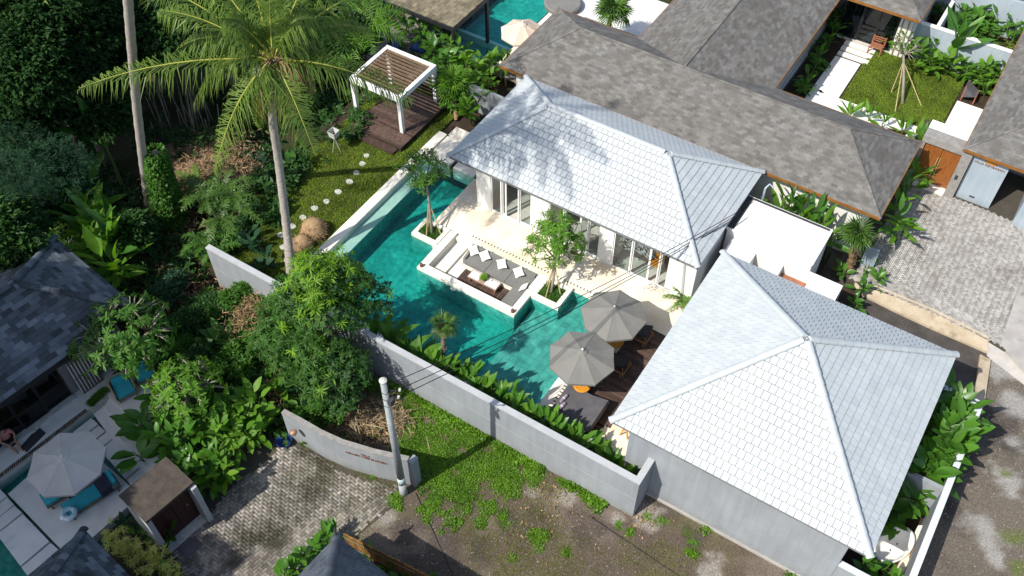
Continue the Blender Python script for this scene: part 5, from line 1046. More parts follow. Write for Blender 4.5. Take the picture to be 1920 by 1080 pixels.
# gatehouse
gc_ = LI @ Vector(at(290, 912, 2.6)); gh2 = thing('door_house', 'small entrance porch with mossy brown roof and dark red door by the driveway', 'porch', at(330, 960, 0)); ge = [LI @ Vector(at(*p, 2.55)) for p in ((220, 935), (312, 855), (357, 902), (283, 983))]; gx0, gx1 = (ge[0].x + ge[1].x) / 2, (ge[2].x + ge[3].x) / 2; gy0, gy1 = (ge[0].y + ge[3].y) / 2, (ge[1].y + ge[2].y) / 2
b = MB(); b.hull([(gx0, gy0, 2.45), (gx1, gy0, 2.5), (gx1, gy1, 2.5), (gx0, gy1, 2.45)], [(gx0, gy0, 2.6), (gx1, gy0, 2.62), (gx1, gy1, 2.62), (gx0, gy1, 2.6)]); LB(b).build('roof', ['gate_roof'], gh2)
b = MB(); b.box(gx0 + .1, gx1 - .12, gy0 + .02, gy0 + .2, -.1, 2.45); LB(b).build('wall', ['wall_cap'], gh2); b = MB(); b.box(gx0 + .1, gx1 + .12, gy1 - .2, gy1 + .0, -.1, 2.452); LB(b).build('wall', ['wall_cap'], gh2)
b = MB(); b.box(gx1 - .42, gx1 - .36, gy0 + .2, gy1 - .2, .05, 2.4); dr = LB(b).build('door', ['maroon_door'], gh2)
for i in range(4): b = MB(); y = gy0 + .2 + (gy1 - gy0 - .4) * (i + .12) / 4; b.box(gx1 - .358, gx1 - .335, y, y + (gy1 - gy0 - .4) * .19, .25, 2.2); LB(b).build('panel', ['maroon_door'], dr)
b = MB(); b.lathe((gx1 - .32, gy1 - .45, 1.2), [(.03, 0), (.05, .05), (.03, .1)], 8); LB(b).build('handle', ['copper'], dr)
b = MB(); b.box(gx1 - .35, gx1 + .02, gy0 + .15, gy1 - .21, -.05, .12); LB(b).build('threshold', ['stone_white'], gh2); b = MB(); b.box(gx1 + .12, gx1 + .62, (gy0 + gy1) / 2 - .6, (gy0 + gy1) / 2 + .1, .03, .055); LB(b); solo(b, 'grey_mat', ['daybed_grey'], 'grey rectangular mat on the pavers before the red door', 'mat')
# corners of the two roofs at the bottom edge
def corner_roof(px, py, za, ea, eb, label, mt, fin, w, e, single=300):
    q = at(px, py, za); a = at(*ea, za); c = at(*eb, za); ang = math.atan2(c[1] - q[1], c[0] - q[0]); d = Vector((a[0] - q[0], a[1] - q[1])); ang2 = math.atan2(d.y, d.x); best = ang
    fr = Matrix.Translation((q[0], q[1], 0)) @ Matrix.Rotation(best, 4, 'Z'); t = thing('tiled_house', label, 'house', (q[0], q[1], 0)); tile_roof(t, fr, 0, 7, -7, 0, za, 4.6 if fin else 3.6, mt, 'charcoal', mt, w, e, .022, .01, .14, .34, single=single, soffit=.2)
    b = MB(); b.box(.7, 6.3, -6.3, -.7, 0, za - .1); b.v = [tuple(fr @ Vector(p)) for p in b.v]; b.build('wall', ['pillar_stone'], t)
    if fin: b = MB(); p = Vector((q[0], q[1], za)); b.tube([p + Vector((0, -.25, .1)), p + Vector((0, -.05, .2)), p + Vector((-.05, .05, .5))], [.11, .07, .02], 8); b.build('horn', ['charcoal'], t)
    return t
corner_roof(632, 1006, 2.5, (565, 1080), (726, 1080), 'dark tiled roof corner with a curved horn at the bottom edge', 'dark_tile', True, .24, .24); corner_roof(157, 995, 2.7, (60, 1075), (240, 1080), 'grey shingled roof corner at the bottom left, over the pond', 'dark_shingle', False, .40, .2, 200)
# bamboo fence at the bottom
bf = thing('bamboo_fence', 'orange brown bamboo pole fence running out of the bottom edge', 'fence', at(720, 1040, 0)); f0, f1 = Vector(at(645, 1000, 1.25)), Vector(at(845, 1100, 1.25)); n = 130; k = MB(); k.tube([(0, 0, 0), (0, 0, 1.25)], .022, 6); me = k.mesh('bamboo_pole', ['bamboo_fence'])
for i in range(n): p = f0.lerp(f1, i / n); link(me, 'bamboo_pole', bf, Matrix.Translation((p.x, p.y + random.uniform(-.01, .01), -.02)) @ Matrix.Scale(random.uniform(.95, 1.04), 4, (0, 0, 1)))
for z in (.4, 1.0): k = MB(); k.tube([(f0.x, f0.y - .04, z), (f1.x, f1.y - .04, z)], .02, 5); k.build('rail', ['bark'], bf)
b = MB(); b.prism(ats([(560, 1085), (640, 1010), (655, 1012), (800, 1090)], .05), -.1, .03); struct(b, 'fence_bed', ['soil'])

# ================================================================== LAWN THINGS
pg = thing('pergola', 'white framed slatted pergola over a dark timber platform on the lawn', 'pergola', (-24.3, 28, Z)); X0, X1, Y0, Y1, ZP = -26.32, -23.37, 26.95, 29.92, 2.9
b = MB(); b.box(X0, X1, Y0, Y0 + .19, ZP - .26, ZP); b.box(X0, X1, Y1 - .19, Y1, ZP - .26, ZP); b.box(X0, X0 + .19, Y0 + .19, Y1 - .19, ZP - .26, ZP); b.box(X1 - .19, X1, Y0 + .19, Y1 - .19, ZP - .26, ZP); b.build('frame', ['white_paint'], pg)
for x in (X0 + .1, X1 - .1):
    for y in (Y0 + .1, Y1 - .1): b = MB(); b.box(x - .09, x + .09, y - .09, y + .09, Z, ZP - .26); b.build('post', ['white_paint'], pg)
k = MB(); k.box(X0 + .16, X1 - .16, 0, .075, 0, .09); me = k.mesh('slat', ['slat_brown'])
for i in range(12): link(me, 'slat', pg, Matrix.Translation((0, Y0 + .2 + i * .222, ZP - .1)))
k = MB(); XP = X1 + .5; k.box(X0 + .55, XP, Y0 - .85, Y1, Z - .1, Z + .25); k.build('platform', ['soil'], pg); planks(pg, Matrix.Identity(4), X0 + .52, XP + .02, Y0 - .85, Y1, Z + .25, .03, .125, 'dark_deck', along='x'); b = MB(); b.box(X0 + .5, XP - .2, Y0 - 1.25, Y0 - .87, Z, Z + .13); b.build('step', ['dark_deck'], pg)
for i, (x, y, r) in enumerate(((568, 408, .2), (590, 391, .21), (612, 378, .2), (634, 360, .2), (656, 341, .21), (668, 324, .19), (679, 307, .2), (687, 292, .18), (527, 441, .2), (531, 464, .2), (548, 425, .2), (540, 488, .22))):
    q = at(x, y, Z); k = MB(); k.prism(ringpts(q[0], q[1], r * .85, r * .72, 11, .14), Z - .05, Z + .03); solo(k, 'stepping_stone', ['stone_white'], 'pale round stepping stone in the curved row across the lawn', 'stepping stone', 'stepping stones across the lawn')
q = at(632, 283, Z); t = thing('garden_lantern', 'white box lantern on thin tall legs standing on the lawn by the pergola', 'lantern', (q[0], q[1], Z)); lx_, ly_ = q[0], q[1]
for a in range(3): k = MB(); k.tube([(lx_ + .22 * math.cos(a * 2.1), ly_ + .22 * math.sin(a * 2.1), Z), (lx_, ly_, Z + .9)], .014, 5); k.build('leg', ['stone_white'], t)
k = MB()
for sx, sy, ax, ay in ((-.2, 0, .02, .42), (.2, 0, .02, .42), (0, -.2, .42, .02), (0, .2, .42, .02)): k = MB(); k.hull([(lx_ + sx * .8 - ax * .4, ly_ + sy * .8 - ay * .4, Z + .9), (lx_ + sx * .8 + ax * .4, ly_ + sy * .8 - ay * .4, Z + .9), (lx_ + sx * .8 + ax * .4, ly_ + sy * .8 + ay * .4, Z + .9), (lx_ + sx * .8 - ax * .4, ly_ + sy * .8 + ay * .4, Z + .9)], [(lx_ + sx - ax / 2, ly_ + sy - ay / 2, Z + 1.25), (lx_ + sx + ax / 2, ly_ + sy - ay / 2, Z + 1.25), (lx_ + sx + ax / 2, ly_ + sy + ay / 2, Z + 1.25), (lx_ + sx - ax / 2, ly_ + sy + ay / 2, Z + 1.25)]); k.build('panel', ['stone_white'], t)
k = MB(); k.box(lx_ - .17, lx_ + .17, ly_ - .17, ly_ + .17, Z + .9, Z + .95); k.build('tray', ['charcoal'], t)
for px, py, r, h, l in ((590, 438, .55, .75, 'big round straw mound on the lawn by the coconut trunk'), (568, 462, .42, .55, 'smaller round straw mound tucked against the coconut trunk')):
    q = at(px, py, Z); k = MB(); k.lathe((q[0], q[1], Z), [(r, 0), (r * 1.05, h * .3), (r * .85, h * .75), (r * .45, h)], 18); o = solo(k, 'straw_mound', ['straw'], l, 'straw mound', None, True); n = 700; a = rng.uniform(0, 6.28, n); zz = rng.uniform(.05, 1, n); P = np.stack([q[0] + r * 1.03 * np.cos(a) * (1 - .5 * zz ** 2), q[1] + r * 1.03 * np.sin(a) * (1 - .5 * zz ** 2), Z + h * zz], -1); stuff(npmesh('straw', *spread(dia(.22, .02), xf(P, a + rng.normal(0, 1, n), rng.normal(-.4, .5, n), rng.normal(0, 1, n), rng.uniform(.6, 1.2, n))), 'dry_leaf'), 'straw', o)

# ================================================================== TOP: black pavilion, second pool, parasol, sofa
pv = thing('bamboo_pavilion', 'black steel pavilion with woven bamboo panel roof beside the upper pool', 'pavilion', (-26, 34, .3)); a0, a1, b0_, b1_ = -28.6, -24.2, 32.55, 35.7
b = MB(); b.box(a0, a1, b0_, b0_ + .12, 2.85, 3.03); b.box(a0, a1, b1_ - .12, b1_, 2.85, 3.03); b.box(a0, a0 + .12, b0_ + .12, b1_ - .12, 2.85, 3.03); b.box(a1 - .12, a1, b0_ + .12, b1_ - .12, 2.85, 3.03); b.build('frame', ['dark_metal'], pv)
for x in (a0 + .07, a1 - .07):
    for y in (b0_ + .07, b1_ - .07): b = MB(); b.box(x - .075, x + .075, y - .075, y + .075, .3, 2.85); b.build('post', ['dark_metal'], pv)
k = MB(); k.box(0, .235, 0, .34, 0, .03); me = k.mesh('roof_panel', ['thatch_roof'])
for i in range(18):
    for j in range(9): link(me, 'roof_panel', pv, Matrix.Translation((a0 + .1 + i * .235, b0_ + .1 + j * .335, 3.03 + .012 * ((i + j) % 2) + random.uniform(0, .008))))
b = MB(); b.box(-21.5 - .07, -21.5 + .07, 38.3, 38.44, .3, 4.5); b.build
b = MB(); b.box(-30, -23.4, 31.0, 34.2, 0, .28); b.box(-23.0, -19.5, 33.6, 42, 0, .25); b.box(-30, -26.9, 34.2, 44, 0, .28); ud = struct(b, 'upper_deck', ['soil']); planks(ud, Matrix.Identity(4), -29.5, -23.2, 31.0, 34.2, .28, .03, .14, 'old_deck', along='x'); planks(ud, Matrix.Identity(4), -29.5, -26.9, 34.2, 40, .28, .03, .14, 'old_deck', along='y')
b = MB(); b.box(-22.85, -19.6, 33.6, 36.8, .25, .29); struct(b, 'upper_terrace', ['old_deck']); b = MB(); b.box(-22.6, -9.5, 36.85, 44, .0, .27); struct(b, 'upper_terrace', ['grey_stone'])
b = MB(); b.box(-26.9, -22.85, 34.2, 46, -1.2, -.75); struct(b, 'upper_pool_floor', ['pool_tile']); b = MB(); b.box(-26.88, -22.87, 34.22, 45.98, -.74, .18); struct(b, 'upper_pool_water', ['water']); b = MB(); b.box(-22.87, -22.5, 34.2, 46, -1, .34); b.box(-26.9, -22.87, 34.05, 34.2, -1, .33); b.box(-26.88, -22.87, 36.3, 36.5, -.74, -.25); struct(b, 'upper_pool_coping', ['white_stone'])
for x, y, l in ((-27.4, 32.9, 'blue floor cushion on the upper timber deck, nearer the pool'), (-28.6, 32.2, 'blue floor cushion on the upper timber deck, half behind shrubs')): k = MB(); k.box(x, x + .75, y, y + .8, .315, .43); solo(k, 'floor_cushion', ['deep_blue'], l, 'cushion', 'blue floor cushions')
parasol(at(980, 45, 2.5), .27, 2.3, 1.18, 8, 'parasol_cream', 'cream peach parasol beside the upper pool behind the grey roof', None, .2)
def bench(x0, x1, y0, y1, label, pil):
    t = thing('outdoor_sofa', label, 'sofa', (x0, y0, .27)); k = MB(); k.box(x0, x1, y0, y1, .27, .5); k.build('base', ['white_stone'], t); k = MB(); k.box(x0 + .05, x1 - .05, y0 + .05, y1 - .25, .502, .64); k.build('seat_cushion', ['sofa_grey'], t); k = MB(); k.box(x0, x1, y1 - .24, y1, .5, .95); k.build('backrest', ['sofa_grey'], t)
    if pil: pillow((x0 + pil, y1 - .4, .85), .45, -1.57, .6, 'white pillow on the grey outdoor sofa at the top edge', .1)
bench(-20.6, -17.2, 38.6, 39.6, 'long grey cushioned outdoor sofa at the top edge behind the roof', 1.4)
q = at(1055, 12, .3); t = thing('round_daybed', 'round grey daybed at the top edge beside the upper pool', 'daybed', (q[0], q[1], .27)); k = MB(); k.lathe((q[0], q[1], .27), [(1.0, 0), (1.05, .3), (.98, .36), (.2, .37)], 24); k.build('base', ['sofa_grey'], t); 
for a in (2.2, 3.0): pillow((q[0] + .7 * math.cos(a), q[1] + .7 * math.sin(a), .78), .42, a + 3.14, 1.0, ('white pillow leaning on the round grey daybed, upper', 'white pillow leaning on the round grey daybed, lower')[a > 2.5], .2)
b = MB(); b.box(-20.55, -19.9, 31.9, 32.5, .3, 1.0); q = at(885, 112, 1.0)
t = thing('grill_counter', 'small dark counter with grey lid beside the left grey roof eave', 'counter', (q[0], q[1], .3)); b = MB(); b.box(q[0] - .4, q[0] + .4, q[1] - .3, q[1] + .3, .3, .92); b.build('body', ['charcoal'], t); b = MB(); b.box(q[0] - .42, q[0] + .42, q[1] - .32, q[1] + .32, .92, .97); b.build('lid', ['grey_stone'], t)
b = MB(); b.box(-22.3, -19.2, 30.55, 30.7, -.2, 1.9); solo(b, 'side_wall', ['grey_wall'], 'short grey wall between the shrubs and the left grey roof eave', 'wall')

# ================================================================== COURTYARD FURNITURE
q = at(1640, 98, CZ); t = thing('wooden_bench', 'reddish slatted wooden ladder back chair beside the courtyard steps', 'chair', (q[0], q[1], CZ))
for dx in (-.32, .32):
    for dy, h in ((-.25, .42), (.25, .85)): k = MB(); k.box(q[0] + dx - .03, q[0] + dx + .03, q[1] + dy - .03, q[1] + dy + .03, CZ, CZ + h); k.build('leg', ['red_wood'], t)
for i in range(4): k = MB(); k.box(q[0] - .32, q[0] + .32, q[1] - .26 + i * .13, q[1] - .19 + i * .13, CZ + .42, CZ + .45); k.build('slat', ['red_wood'], t)
for i in range(3): k = MB(); k.box(q[0] - .29, q[0] + .29, q[1] + .23, q[1] + .26, CZ + .52 + i * .12, CZ + .57 + i * .12); k.build('rail', ['red_wood'], t)
q = at(1815, 186, CZ); t = thing('sling_chair', 'wooden chair draped with a dark grey cloth on the white courtyard slab', 'chair', (q[0], q[1], CZ))
for dx in (-.3, .3):
    for dy in (-.28, .28): k = MB(); k.box(q[0] + dx - .025, q[0] + dx + .025, q[1] + dy - .025, q[1] + dy + .025, CZ, CZ + (.85 if dx < 0 else .5)); k.build('leg', ['red_wood'], t)
k = MB(); k.box(q[0] - .3, q[0] + .32, q[1] - .28, q[1] + .28, CZ + .42, CZ + .47); k.build('seat', ['red_wood'], t); k = MB(); k.hull([(q[0] - .34, q[1] - .3, CZ + .2), (q[0] + .3, q[1] - .34, CZ + .475), (q[0] + .3, q[1] + .3, CZ + .475), (q[0] - .34, q[1] + .3, CZ + .2)], [(q[0] - .36, q[1] - .3, CZ + .86), (q[0] + .2, q[1] - .34, CZ + .5), (q[0] + .2, q[1] + .3, CZ + .5), (q[0] - .36, q[1] + .3, CZ + .88)]); k.build('throw', ['daybed_grey'], t)
def tub(c, rx, ry, rz, z, label):
    t = thing('bathtub', label, 'bathtub', (c[0], c[1], z)); k = MB(); prof = [(.72, 0), (.9, .25), (1.0, .55), (1.0, .58), (.9, .56), (.8, .3), (.6, .12), (.05, .1)]; n = 28; V = []
    m = Matrix.Translation((c[0], c[1], z)) @ Matrix.Rotation(rz, 4, 'Z')
    for r, h in prof: V += [m @ Vector((r * rx * math.cos(6.2832 * i / n), r * ry * math.sin(6.2832 * i / n), h)) for i in range(n)]
    k.add(V, [(a * n + i, a * n + (i + 1) % n, (a + 1) * n + (i + 1) % n, (a + 1) * n + i) for a in range(len(prof) - 1) for i in range(n)]); k.build('shell', ['white_paint'], t, True); k = MB(); k.tube([m @ Vector((0, ry * .4, .11)), m @ Vector((0, ry * .4, .125))], .03, 8); k.build('drain', ['dark_metal'], t)
q = at(1676, 1022, .6); tub(q, .52, .88, -.35, .1, 'cream oval outdoor bathtub in the side garden under the roof corner')
q = at(1790, 68, .6); tub(q, .55, .55, 0, CZ, 'small round white tub behind the blue courtyard wall')
q = at(1730, 1035, .5); b = MB(); b.prism(ats([(1722, 985), (1748, 985), (1700, 1085), (1672, 1085)], .5), .1, .5); solo(b, 'stone_bench', ['cream_stone'], 'cream stone ledge beside the outdoor bathtub', 'bench')
b = MB(); b.prism(ats([(1712, 1020), (1722, 1024), (1712, 1048), (1704, 1046)], .52), .502, .56); solo(b, 'wooden_tray', ['wood'], 'narrow brown wooden tray on the ledge by the bathtub', 'tray')

# ================================================================== PERSON on the sill of the left house
def skin(name, pts, edges, mat, parent, lvl=2):
    bm = bmesh.new(); ly = bm.verts.layers.skin.verify(); vs = [bm.verts.new(p[:3]) for p in pts]
    for a, c in edges: bm.edges.new((vs[a], vs[c]))
    for v, p in zip(vs, pts): v[ly].radius = (p[3], p[4] if len(p) > 4 else p[3])
    vs[0][ly].use_root = True; me = bpy.data.meshes.new(name); bm.to_mesh(me); bm.free(); me.materials.append(MATS[mat]); o = link(me, name, parent); o.modifiers.new('skin', 'SKIN').use_smooth_shade = True; s = o.modifiers.new('sub', 'SUBSURF'); s.levels = s.render_levels = lvl; return o
pv_ = Vector(at(14, 822, .45)); pm = Matrix.Translation((pv_.x, pv_.y, .28)) @ Matrix.Rotation(LA, 4, 'Z'); pe = thing('person', 'person in pink shirt and black shorts sitting on the door sill at the left edge', 'person', (pv_.x, pv_.y, .1))
PP = lambda L: [tuple(pm @ Vector(p[:3])) + tuple(p[3:]) for p in L]
J = [(0, 0, .14, .15, .12), (-.02, 0, .32, .13, .10), (0, 0, .50, .155, .11), (.02, 0, .63, .06), (.05, 0, .69, .055), (.07, 0, .79, .095, .09), (.07, 0, .88, .08), (.05, -.18, .57, .06), (.12, -.27, .33, .045), (.33, -.14, .22, .035), (.42, -.10, .21, .028), (.05, .18, .57, .06), (.12, .27, .33, .045), (.33, .14, .22, .035), (.42, .1, .21, .028),
     (.08, -.1, .13, .095), (.46, -.12, .20, .065), (.52, -.08, -.06, .05), (.50, -.07, -.15, .038), (.64, -.08, -.17, .03), (.08, .1, .13, .095), (.46, .12, .20, .065), (.56, .1, -.06, .05), (.55, .1, -.15, .038), (.68, .11, -.17, .03)]
Ed = [(0, 1), (1, 2), (2, 3), (3, 4), (4, 5), (5, 6), (2, 7), (7, 8), (8, 9), (9, 10), (2, 11), (11, 12), (12, 13), (13, 14), (0, 15), (15, 16), (16, 17), (17, 18), (18, 19), (0, 20), (20, 21), (21, 22), (22, 23), (23, 24)]
body = skin('body', PP(J), Ed, 'skin', pe)
skin('shirt', PP([(0, 0, .22, .165, .13), (-.02, 0, .34, .16, .12), (0, 0, .5, .175, .125), (.02, 0, .60, .09), (.05, -.19, .56, .078), (.10, -.25, .42, .065), (.05, .19, .56, .078), (.10, .25, .42, .065)]), [(0, 1), (1, 2), (2, 3), (2, 4), (4, 5), (2, 6), (6, 7)], 'pink_shirt', pe)
skin('shorts', PP([(0, 0, .16, .17, .14), (0, 0, .24, .155, .125), (.08, -.11, .14, .115), (.36, -.125, .19, .095), (.08, .11, .14, .115), (.36, .125, .19, .095)]), [(0, 1), (0, 2), (2, 3), (0, 4), (4, 5)], 'black_cloth', pe)
skin('hair', PP([(.04, 0, .86, .095), (.01, 0, .80, .09), (.06, 0, .91, .07)]), [(0, 1), (0, 2)], 'hair', pe)
for hx, hy in ((.42, -.10), (.42, .1)):
    for i in range(4): k = MB(); o = (i - 1.5) * .02; k.tube([pm @ Vector((hx + .01, hy + o, .21)), pm @ Vector((hx + .06, hy + o * 1.1, .205)), pm @ Vector((hx + .085 - abs(i - 1.2) * .008, hy + o * 1.1, .18))], [.010, .009, .007], 5); k.build('finger', ['skin'], body, True)
    k = MB(); k.tube([pm @ Vector((hx - .01, hy * .7, .22)), pm @ Vector((hx + .03, hy * .45, .215))], [.011, .008], 5); k.build('thumb', ['skin'], body, True)
k = MB(); p = pm @ Vector((.47, 0, .24)); k.obox(p, (.08, .15, .012), LA, .3); solo(k, 'phone', ['black_cloth'], 'dark phone held by the seated person', 'phone')
# ================================================================== GRASS AND GROUND COVER
def grass(owner, poly, z, n, h=.07, w=.022, mat='grass_blade', clump=None):
    xs = [p[0] for p in poly]; ys = [p[1] for p in poly]; P = np.stack([rng.uniform(min(xs), max(xs), n), rng.uniform(min(ys), max(ys), n)], -1)
    if clump is not None: P = P[vnoise(P[:, 0] * 1.3, P[:, 1] * 1.3, clump) + rng.normal(0, .08, n) > .36]
    k = np.array([inside(p, poly) for p in P]) if len(poly) != 4 else np.ones(len(P), bool)
    P = P[k]; n = len(P); P = np.concatenate([P, np.full((n, 1), z)], 1); T = (np.array([(0, -w / 2, 0), (0, w / 2, 0), (h, 0, 0)]), np.array([(0, 1, 2)]))
    return stuff(npmesh('grass', *spread(T, xf(P, rng.uniform(0, 6.28, n), rng.normal(.75, .35, n), rng.normal(0, .6, n), rng.uniform(.6, 1.3, n))), mat), 'grass', owner)
grass(lawn, [(-26.6, 15.9), (-22.17, 15.9), (-22.17, 30.3), (-26.6, 30.3)], Z - .01, 90000, .085, .03); grass(None, cl, CZ + .02, 42000, .08, .03)
def sample(mask_fn, x0, x1, y0, y1, n):
    X, Y = rng.uniform(x0, x1, n), rng.uniform(y0, y1, n); k = mask_fn(X, Y) > rng.uniform(.15, 1, n); return X[k], Y[k]
mx, my = sample(lambda X, Y: blob(X, Y, MOSS, gain=1.1), -17, 0, 8, 15.58, 520000)
n = len(mx); P = np.stack([mx, my, np.full(n, .02)], -1) + np.stack([np.zeros(n), np.zeros(n), rng.uniform(0, .05, n)], -1)
stuff(npmesh('ground_cover', *spread(dia(.075, .045, .1), xf(P, rng.uniform(0, 6.28, n), rng.normal(.5, .4, n), rng.normal(0, .5, n), rng.uniform(.5, 1.3, n))), 'moss_leaf'), 'ground_cover')
gx, gy = rng.uniform(-16.5, 1.8, 90000), rng.uniform(8.5, 15.5, 90000); gd = vnoise(gx * .75, gy * .75, 91) + .25 * vnoise(gx * 4, gy * 4, 92) + np.where(gx < -7, .05, -.04); k = gd > .66 + rng.normal(0, .06, len(gx)); gx, gy = gx[k], gy[k]; n = len(gx)
stuff(npmesh('thin_grass', *spread((np.array([(0, -.006, 0), (0, .006, 0), (.13, 0, 0)]), np.array([(0, 1, 2)])), xf(np.stack([gx, gy, np.full(n, .012)], -1), rng.uniform(0, 6.28, n), rng.normal(.7, .4, n), rng.normal(0, .6, n), rng.uniform(.5, 1.4, n))), 'straw_grass'), 'thin_grass')
ex = np.concatenate([rng.uniform(-16, -5, 9000), rng.uniform(-4, 1.8, 800)]); ey = 15.56 - np.abs(rng.normal(0, .22, len(ex))) * (vnoise(ex * .7, ex * 0, 3) * 1.6); ey[9000:] += 1.1
k = vnoise(ex * 1.1, ex * 0 + 4, 66) > np.where(ex < -8.5, .25, .56); ex, ey = ex[k], ey[k]; n = len(ex); P = np.stack([ex, ey, rng.uniform(.02, .14, n)], -1)
stuff(npmesh('weeds', *spread(dia(.12, .07, .1), xf(P, rng.uniform(0, 6.28, n), rng.normal(.4, .45, n), rng.normal(0, .5, n), rng.uniform(.5, 1.4, n))), 'moss_leaf'), 'weeds')
st = MB(); st.add([(0, 0, .6), (1, 0, 0), (0, 1, 0), (-1, 0, 0), (0, -1, 0)], [(0, 1, 2, 2), (0, 2, 3, 3), (0, 3, 4, 4), (0, 4, 1, 1)])
def pebbles(X, Y, z, s0, s1, mat, name='gravel'):
    n = len(X); T = (np.array(st.v), np.array([f[:3] for f in st.f])); sc = s0 + (s1 - s0) * rng.random(n) ** 3
    return stuff(npmesh(name, *spread(T, xf(np.stack([X, Y, np.full(n, z)], -1), rng.uniform(0, 6.28, n), rng.normal(0, .2, n), rng.normal(0, .2, n), sc)), mat), name)
X, Y = rng.uniform(-16, 1.9, 9000), rng.uniform(8, 15.5, 9000); pebbles(X, Y, .012, .008, .035, 'gravel')
X, Y = sample(lambda X, Y: blob(X, Y, PALE), -14, 1, 9, 16, 9000); pebbles(X, Y, .015, .015, .06, 'gravel')
X, Y = rng.uniform(4.2, 9, 9000), rng.uniform(8, 29, 9000); pebbles(X, Y, .012, .008, .035, 'gravel')
def litter(pxs, z, n, mat, L=.3, w=.03, lift=.25, name='litter'):
    c = np.array([at(a, b_, z) for a, b_, _ in pxs]); r = np.array([q[2] for q in pxs]); i = rng.integers(0, len(c), n); P = c[i] + rng.normal(0, .5, (n, 3)) * r[i][:, None] * [1, 1, .0] + np.stack([np.zeros(n), np.zeros(n), rng.uniform(0, lift, n)], -1)
    return stuff(npmesh(name, *spread(dia(L, w, .05), xf(P, rng.uniform(0, 6.28, n), rng.normal(0, .25, n), rng.normal(0, 1, n), rng.uniform(.4, 1.5, n))), mat), name)
litter([(690, 785, .7), (720, 770, .6), (750, 790, .5), (660, 800, .6)], .05, 900, 'debris_stick', .42, .022, .35, 'dry_stalks'); litter([(690, 800, 1.2), (730, 790, .9), (650, 780, 1.0)], .03, 1500, 'dry_leaf', .22, .04, .25, 'brown_litter'); litter([(885, 815, .6), (800, 765, .5), (700, 790, 1.0), (1030, 930, .9), (1200, 970, .8), (1000, 985, 1.2), (850, 800, .5)], .03, 900, 'dry_leaf', .1, .05, .02, 'dry_leaves')
litter([(395, 320, 1.6), (340, 345, 1.5), (440, 330, 1.3), (390, 290, 1.3), (470, 610, .9), (480, 590, .6), (430, 300, 1.5)], .75, 5200, 'dry_leaf', .24, .03, .7, 'dry_brush'); litter([(300, 500, 2), (330, 420, 2), (280, 450, 2), (360, 560, 2), (520, 720, 1.5)], .0, 3200, 'dry_leaf', .3, .06, .25, 'leaf_litter')
def fallen(px, py, z, l, a, r, label, mat='debris_stick', tilt=.1):
    q = at(px, py, z); k = MB(); k.tube([(q[0], q[1], z), (q[0] + l * .5 * math.cos(a), q[1] + l * .5 * math.sin(a), z + l * tilt * .5 + .03), (q[0] + l * math.cos(a), q[1] + l * math.sin(a), z + l * tilt)], [r, r * .85, r * .6], 6); solo(k, 'fallen_branch', [mat], label, 'branch', 'pale sticks and poles on the ground')
fallen(655, 775, .25, 1.5, -.6, .035, 'pale fallen stick on the heap behind the sign wall'); fallen(664, 770, .3, 1.5, -.7, .03, 'pale fallen stick on the heap behind the sign wall'); fallen(680, 795, .3, .9, .3, .03, 'pale fallen stick on the heap behind the sign wall'); fallen(798, 812, .05, 1.1, -.75, .03, 'single pale stick lying in the grass of the dirt lot', tilt=0)
fallen(195, 182, .8, 4.2, -.75, .06, 'long pale leaning pole in the dark jungle left of the tall trunk', 'pale_bark', .2); fallen(150, 400, .6, 2.4, -.9, .025, 'thin pale stick beside the dark shingle roof', 'pale_bark', .1)

# ================================================================== HEDGE BESIDE THE BOUNDARY WALL
ORD = 'first second third fourth fifth sixth seventh eighth ninth tenth eleventh twelfth thirteenth fourteenth fifteenth sixteenth seventeenth eighteenth nineteenth twentieth'.split()
def nth(i): return ORD[i] if i < 20 else 'twenty ' + ORD[i - 20]
N = 26
for i in range(N):
    s = (i + .5) / N; x = -14.0 + 8.75 * s
    big_plant((x, 16.48 + random.uniform(-.12, .12), Z), nth(i) + ' hedge plant from the left along the inside of the grey wall', 'hedge plant', 'hedge_plant', 'hedge along the boundary wall', n=18, L=.52, Wd=.2, H=(1.45 if i < 15 else 1.45 - .07 * (i - 14)) + .15 * math.sin(i * 2.1), spr=.25, mat='leaf_big' if i % 3 else 'leaf_bright', el=(0, 1.2), pet=.12, az=R(90))
for x, y, H, az in ((-16.0, 16.35, 1.3, 0), (-15.3, 16.3, 1.0, 1), (-16.7, 16.3, 1.2, 2), (-14.7, 16.35, .9, 0)): banana((x, y, Z), ('tall dark paddle leaved plant between the mango tree and the pool', 'lower paddle leaved plant left of the brown fan palm', 'paddle leaved plant close against the mango tree', 'small paddle leaved plant at the foot of the fan palm')[(0, 1, 2, 3)[[-16.0, -15.3, -16.7, -14.7].index(x)]], n=6, L=1.1, Wd=.36, H=H * .7, mat='leaf_mid', el=(.15, 1.35), group='paddle leaved plants by the pool', azs=[.4, 1.6, 2.7, 1.0, 2.2, 3.1])
c = at(832, 610, 3.3); fan_palm((-13.85, 16.75, Z), c, 'young fan palm with brown drooping leaves in front of the pool', n=12, Rr=.42, mat='frond_green', pet=.28, r0=.085, dead=9, trunk='bark')
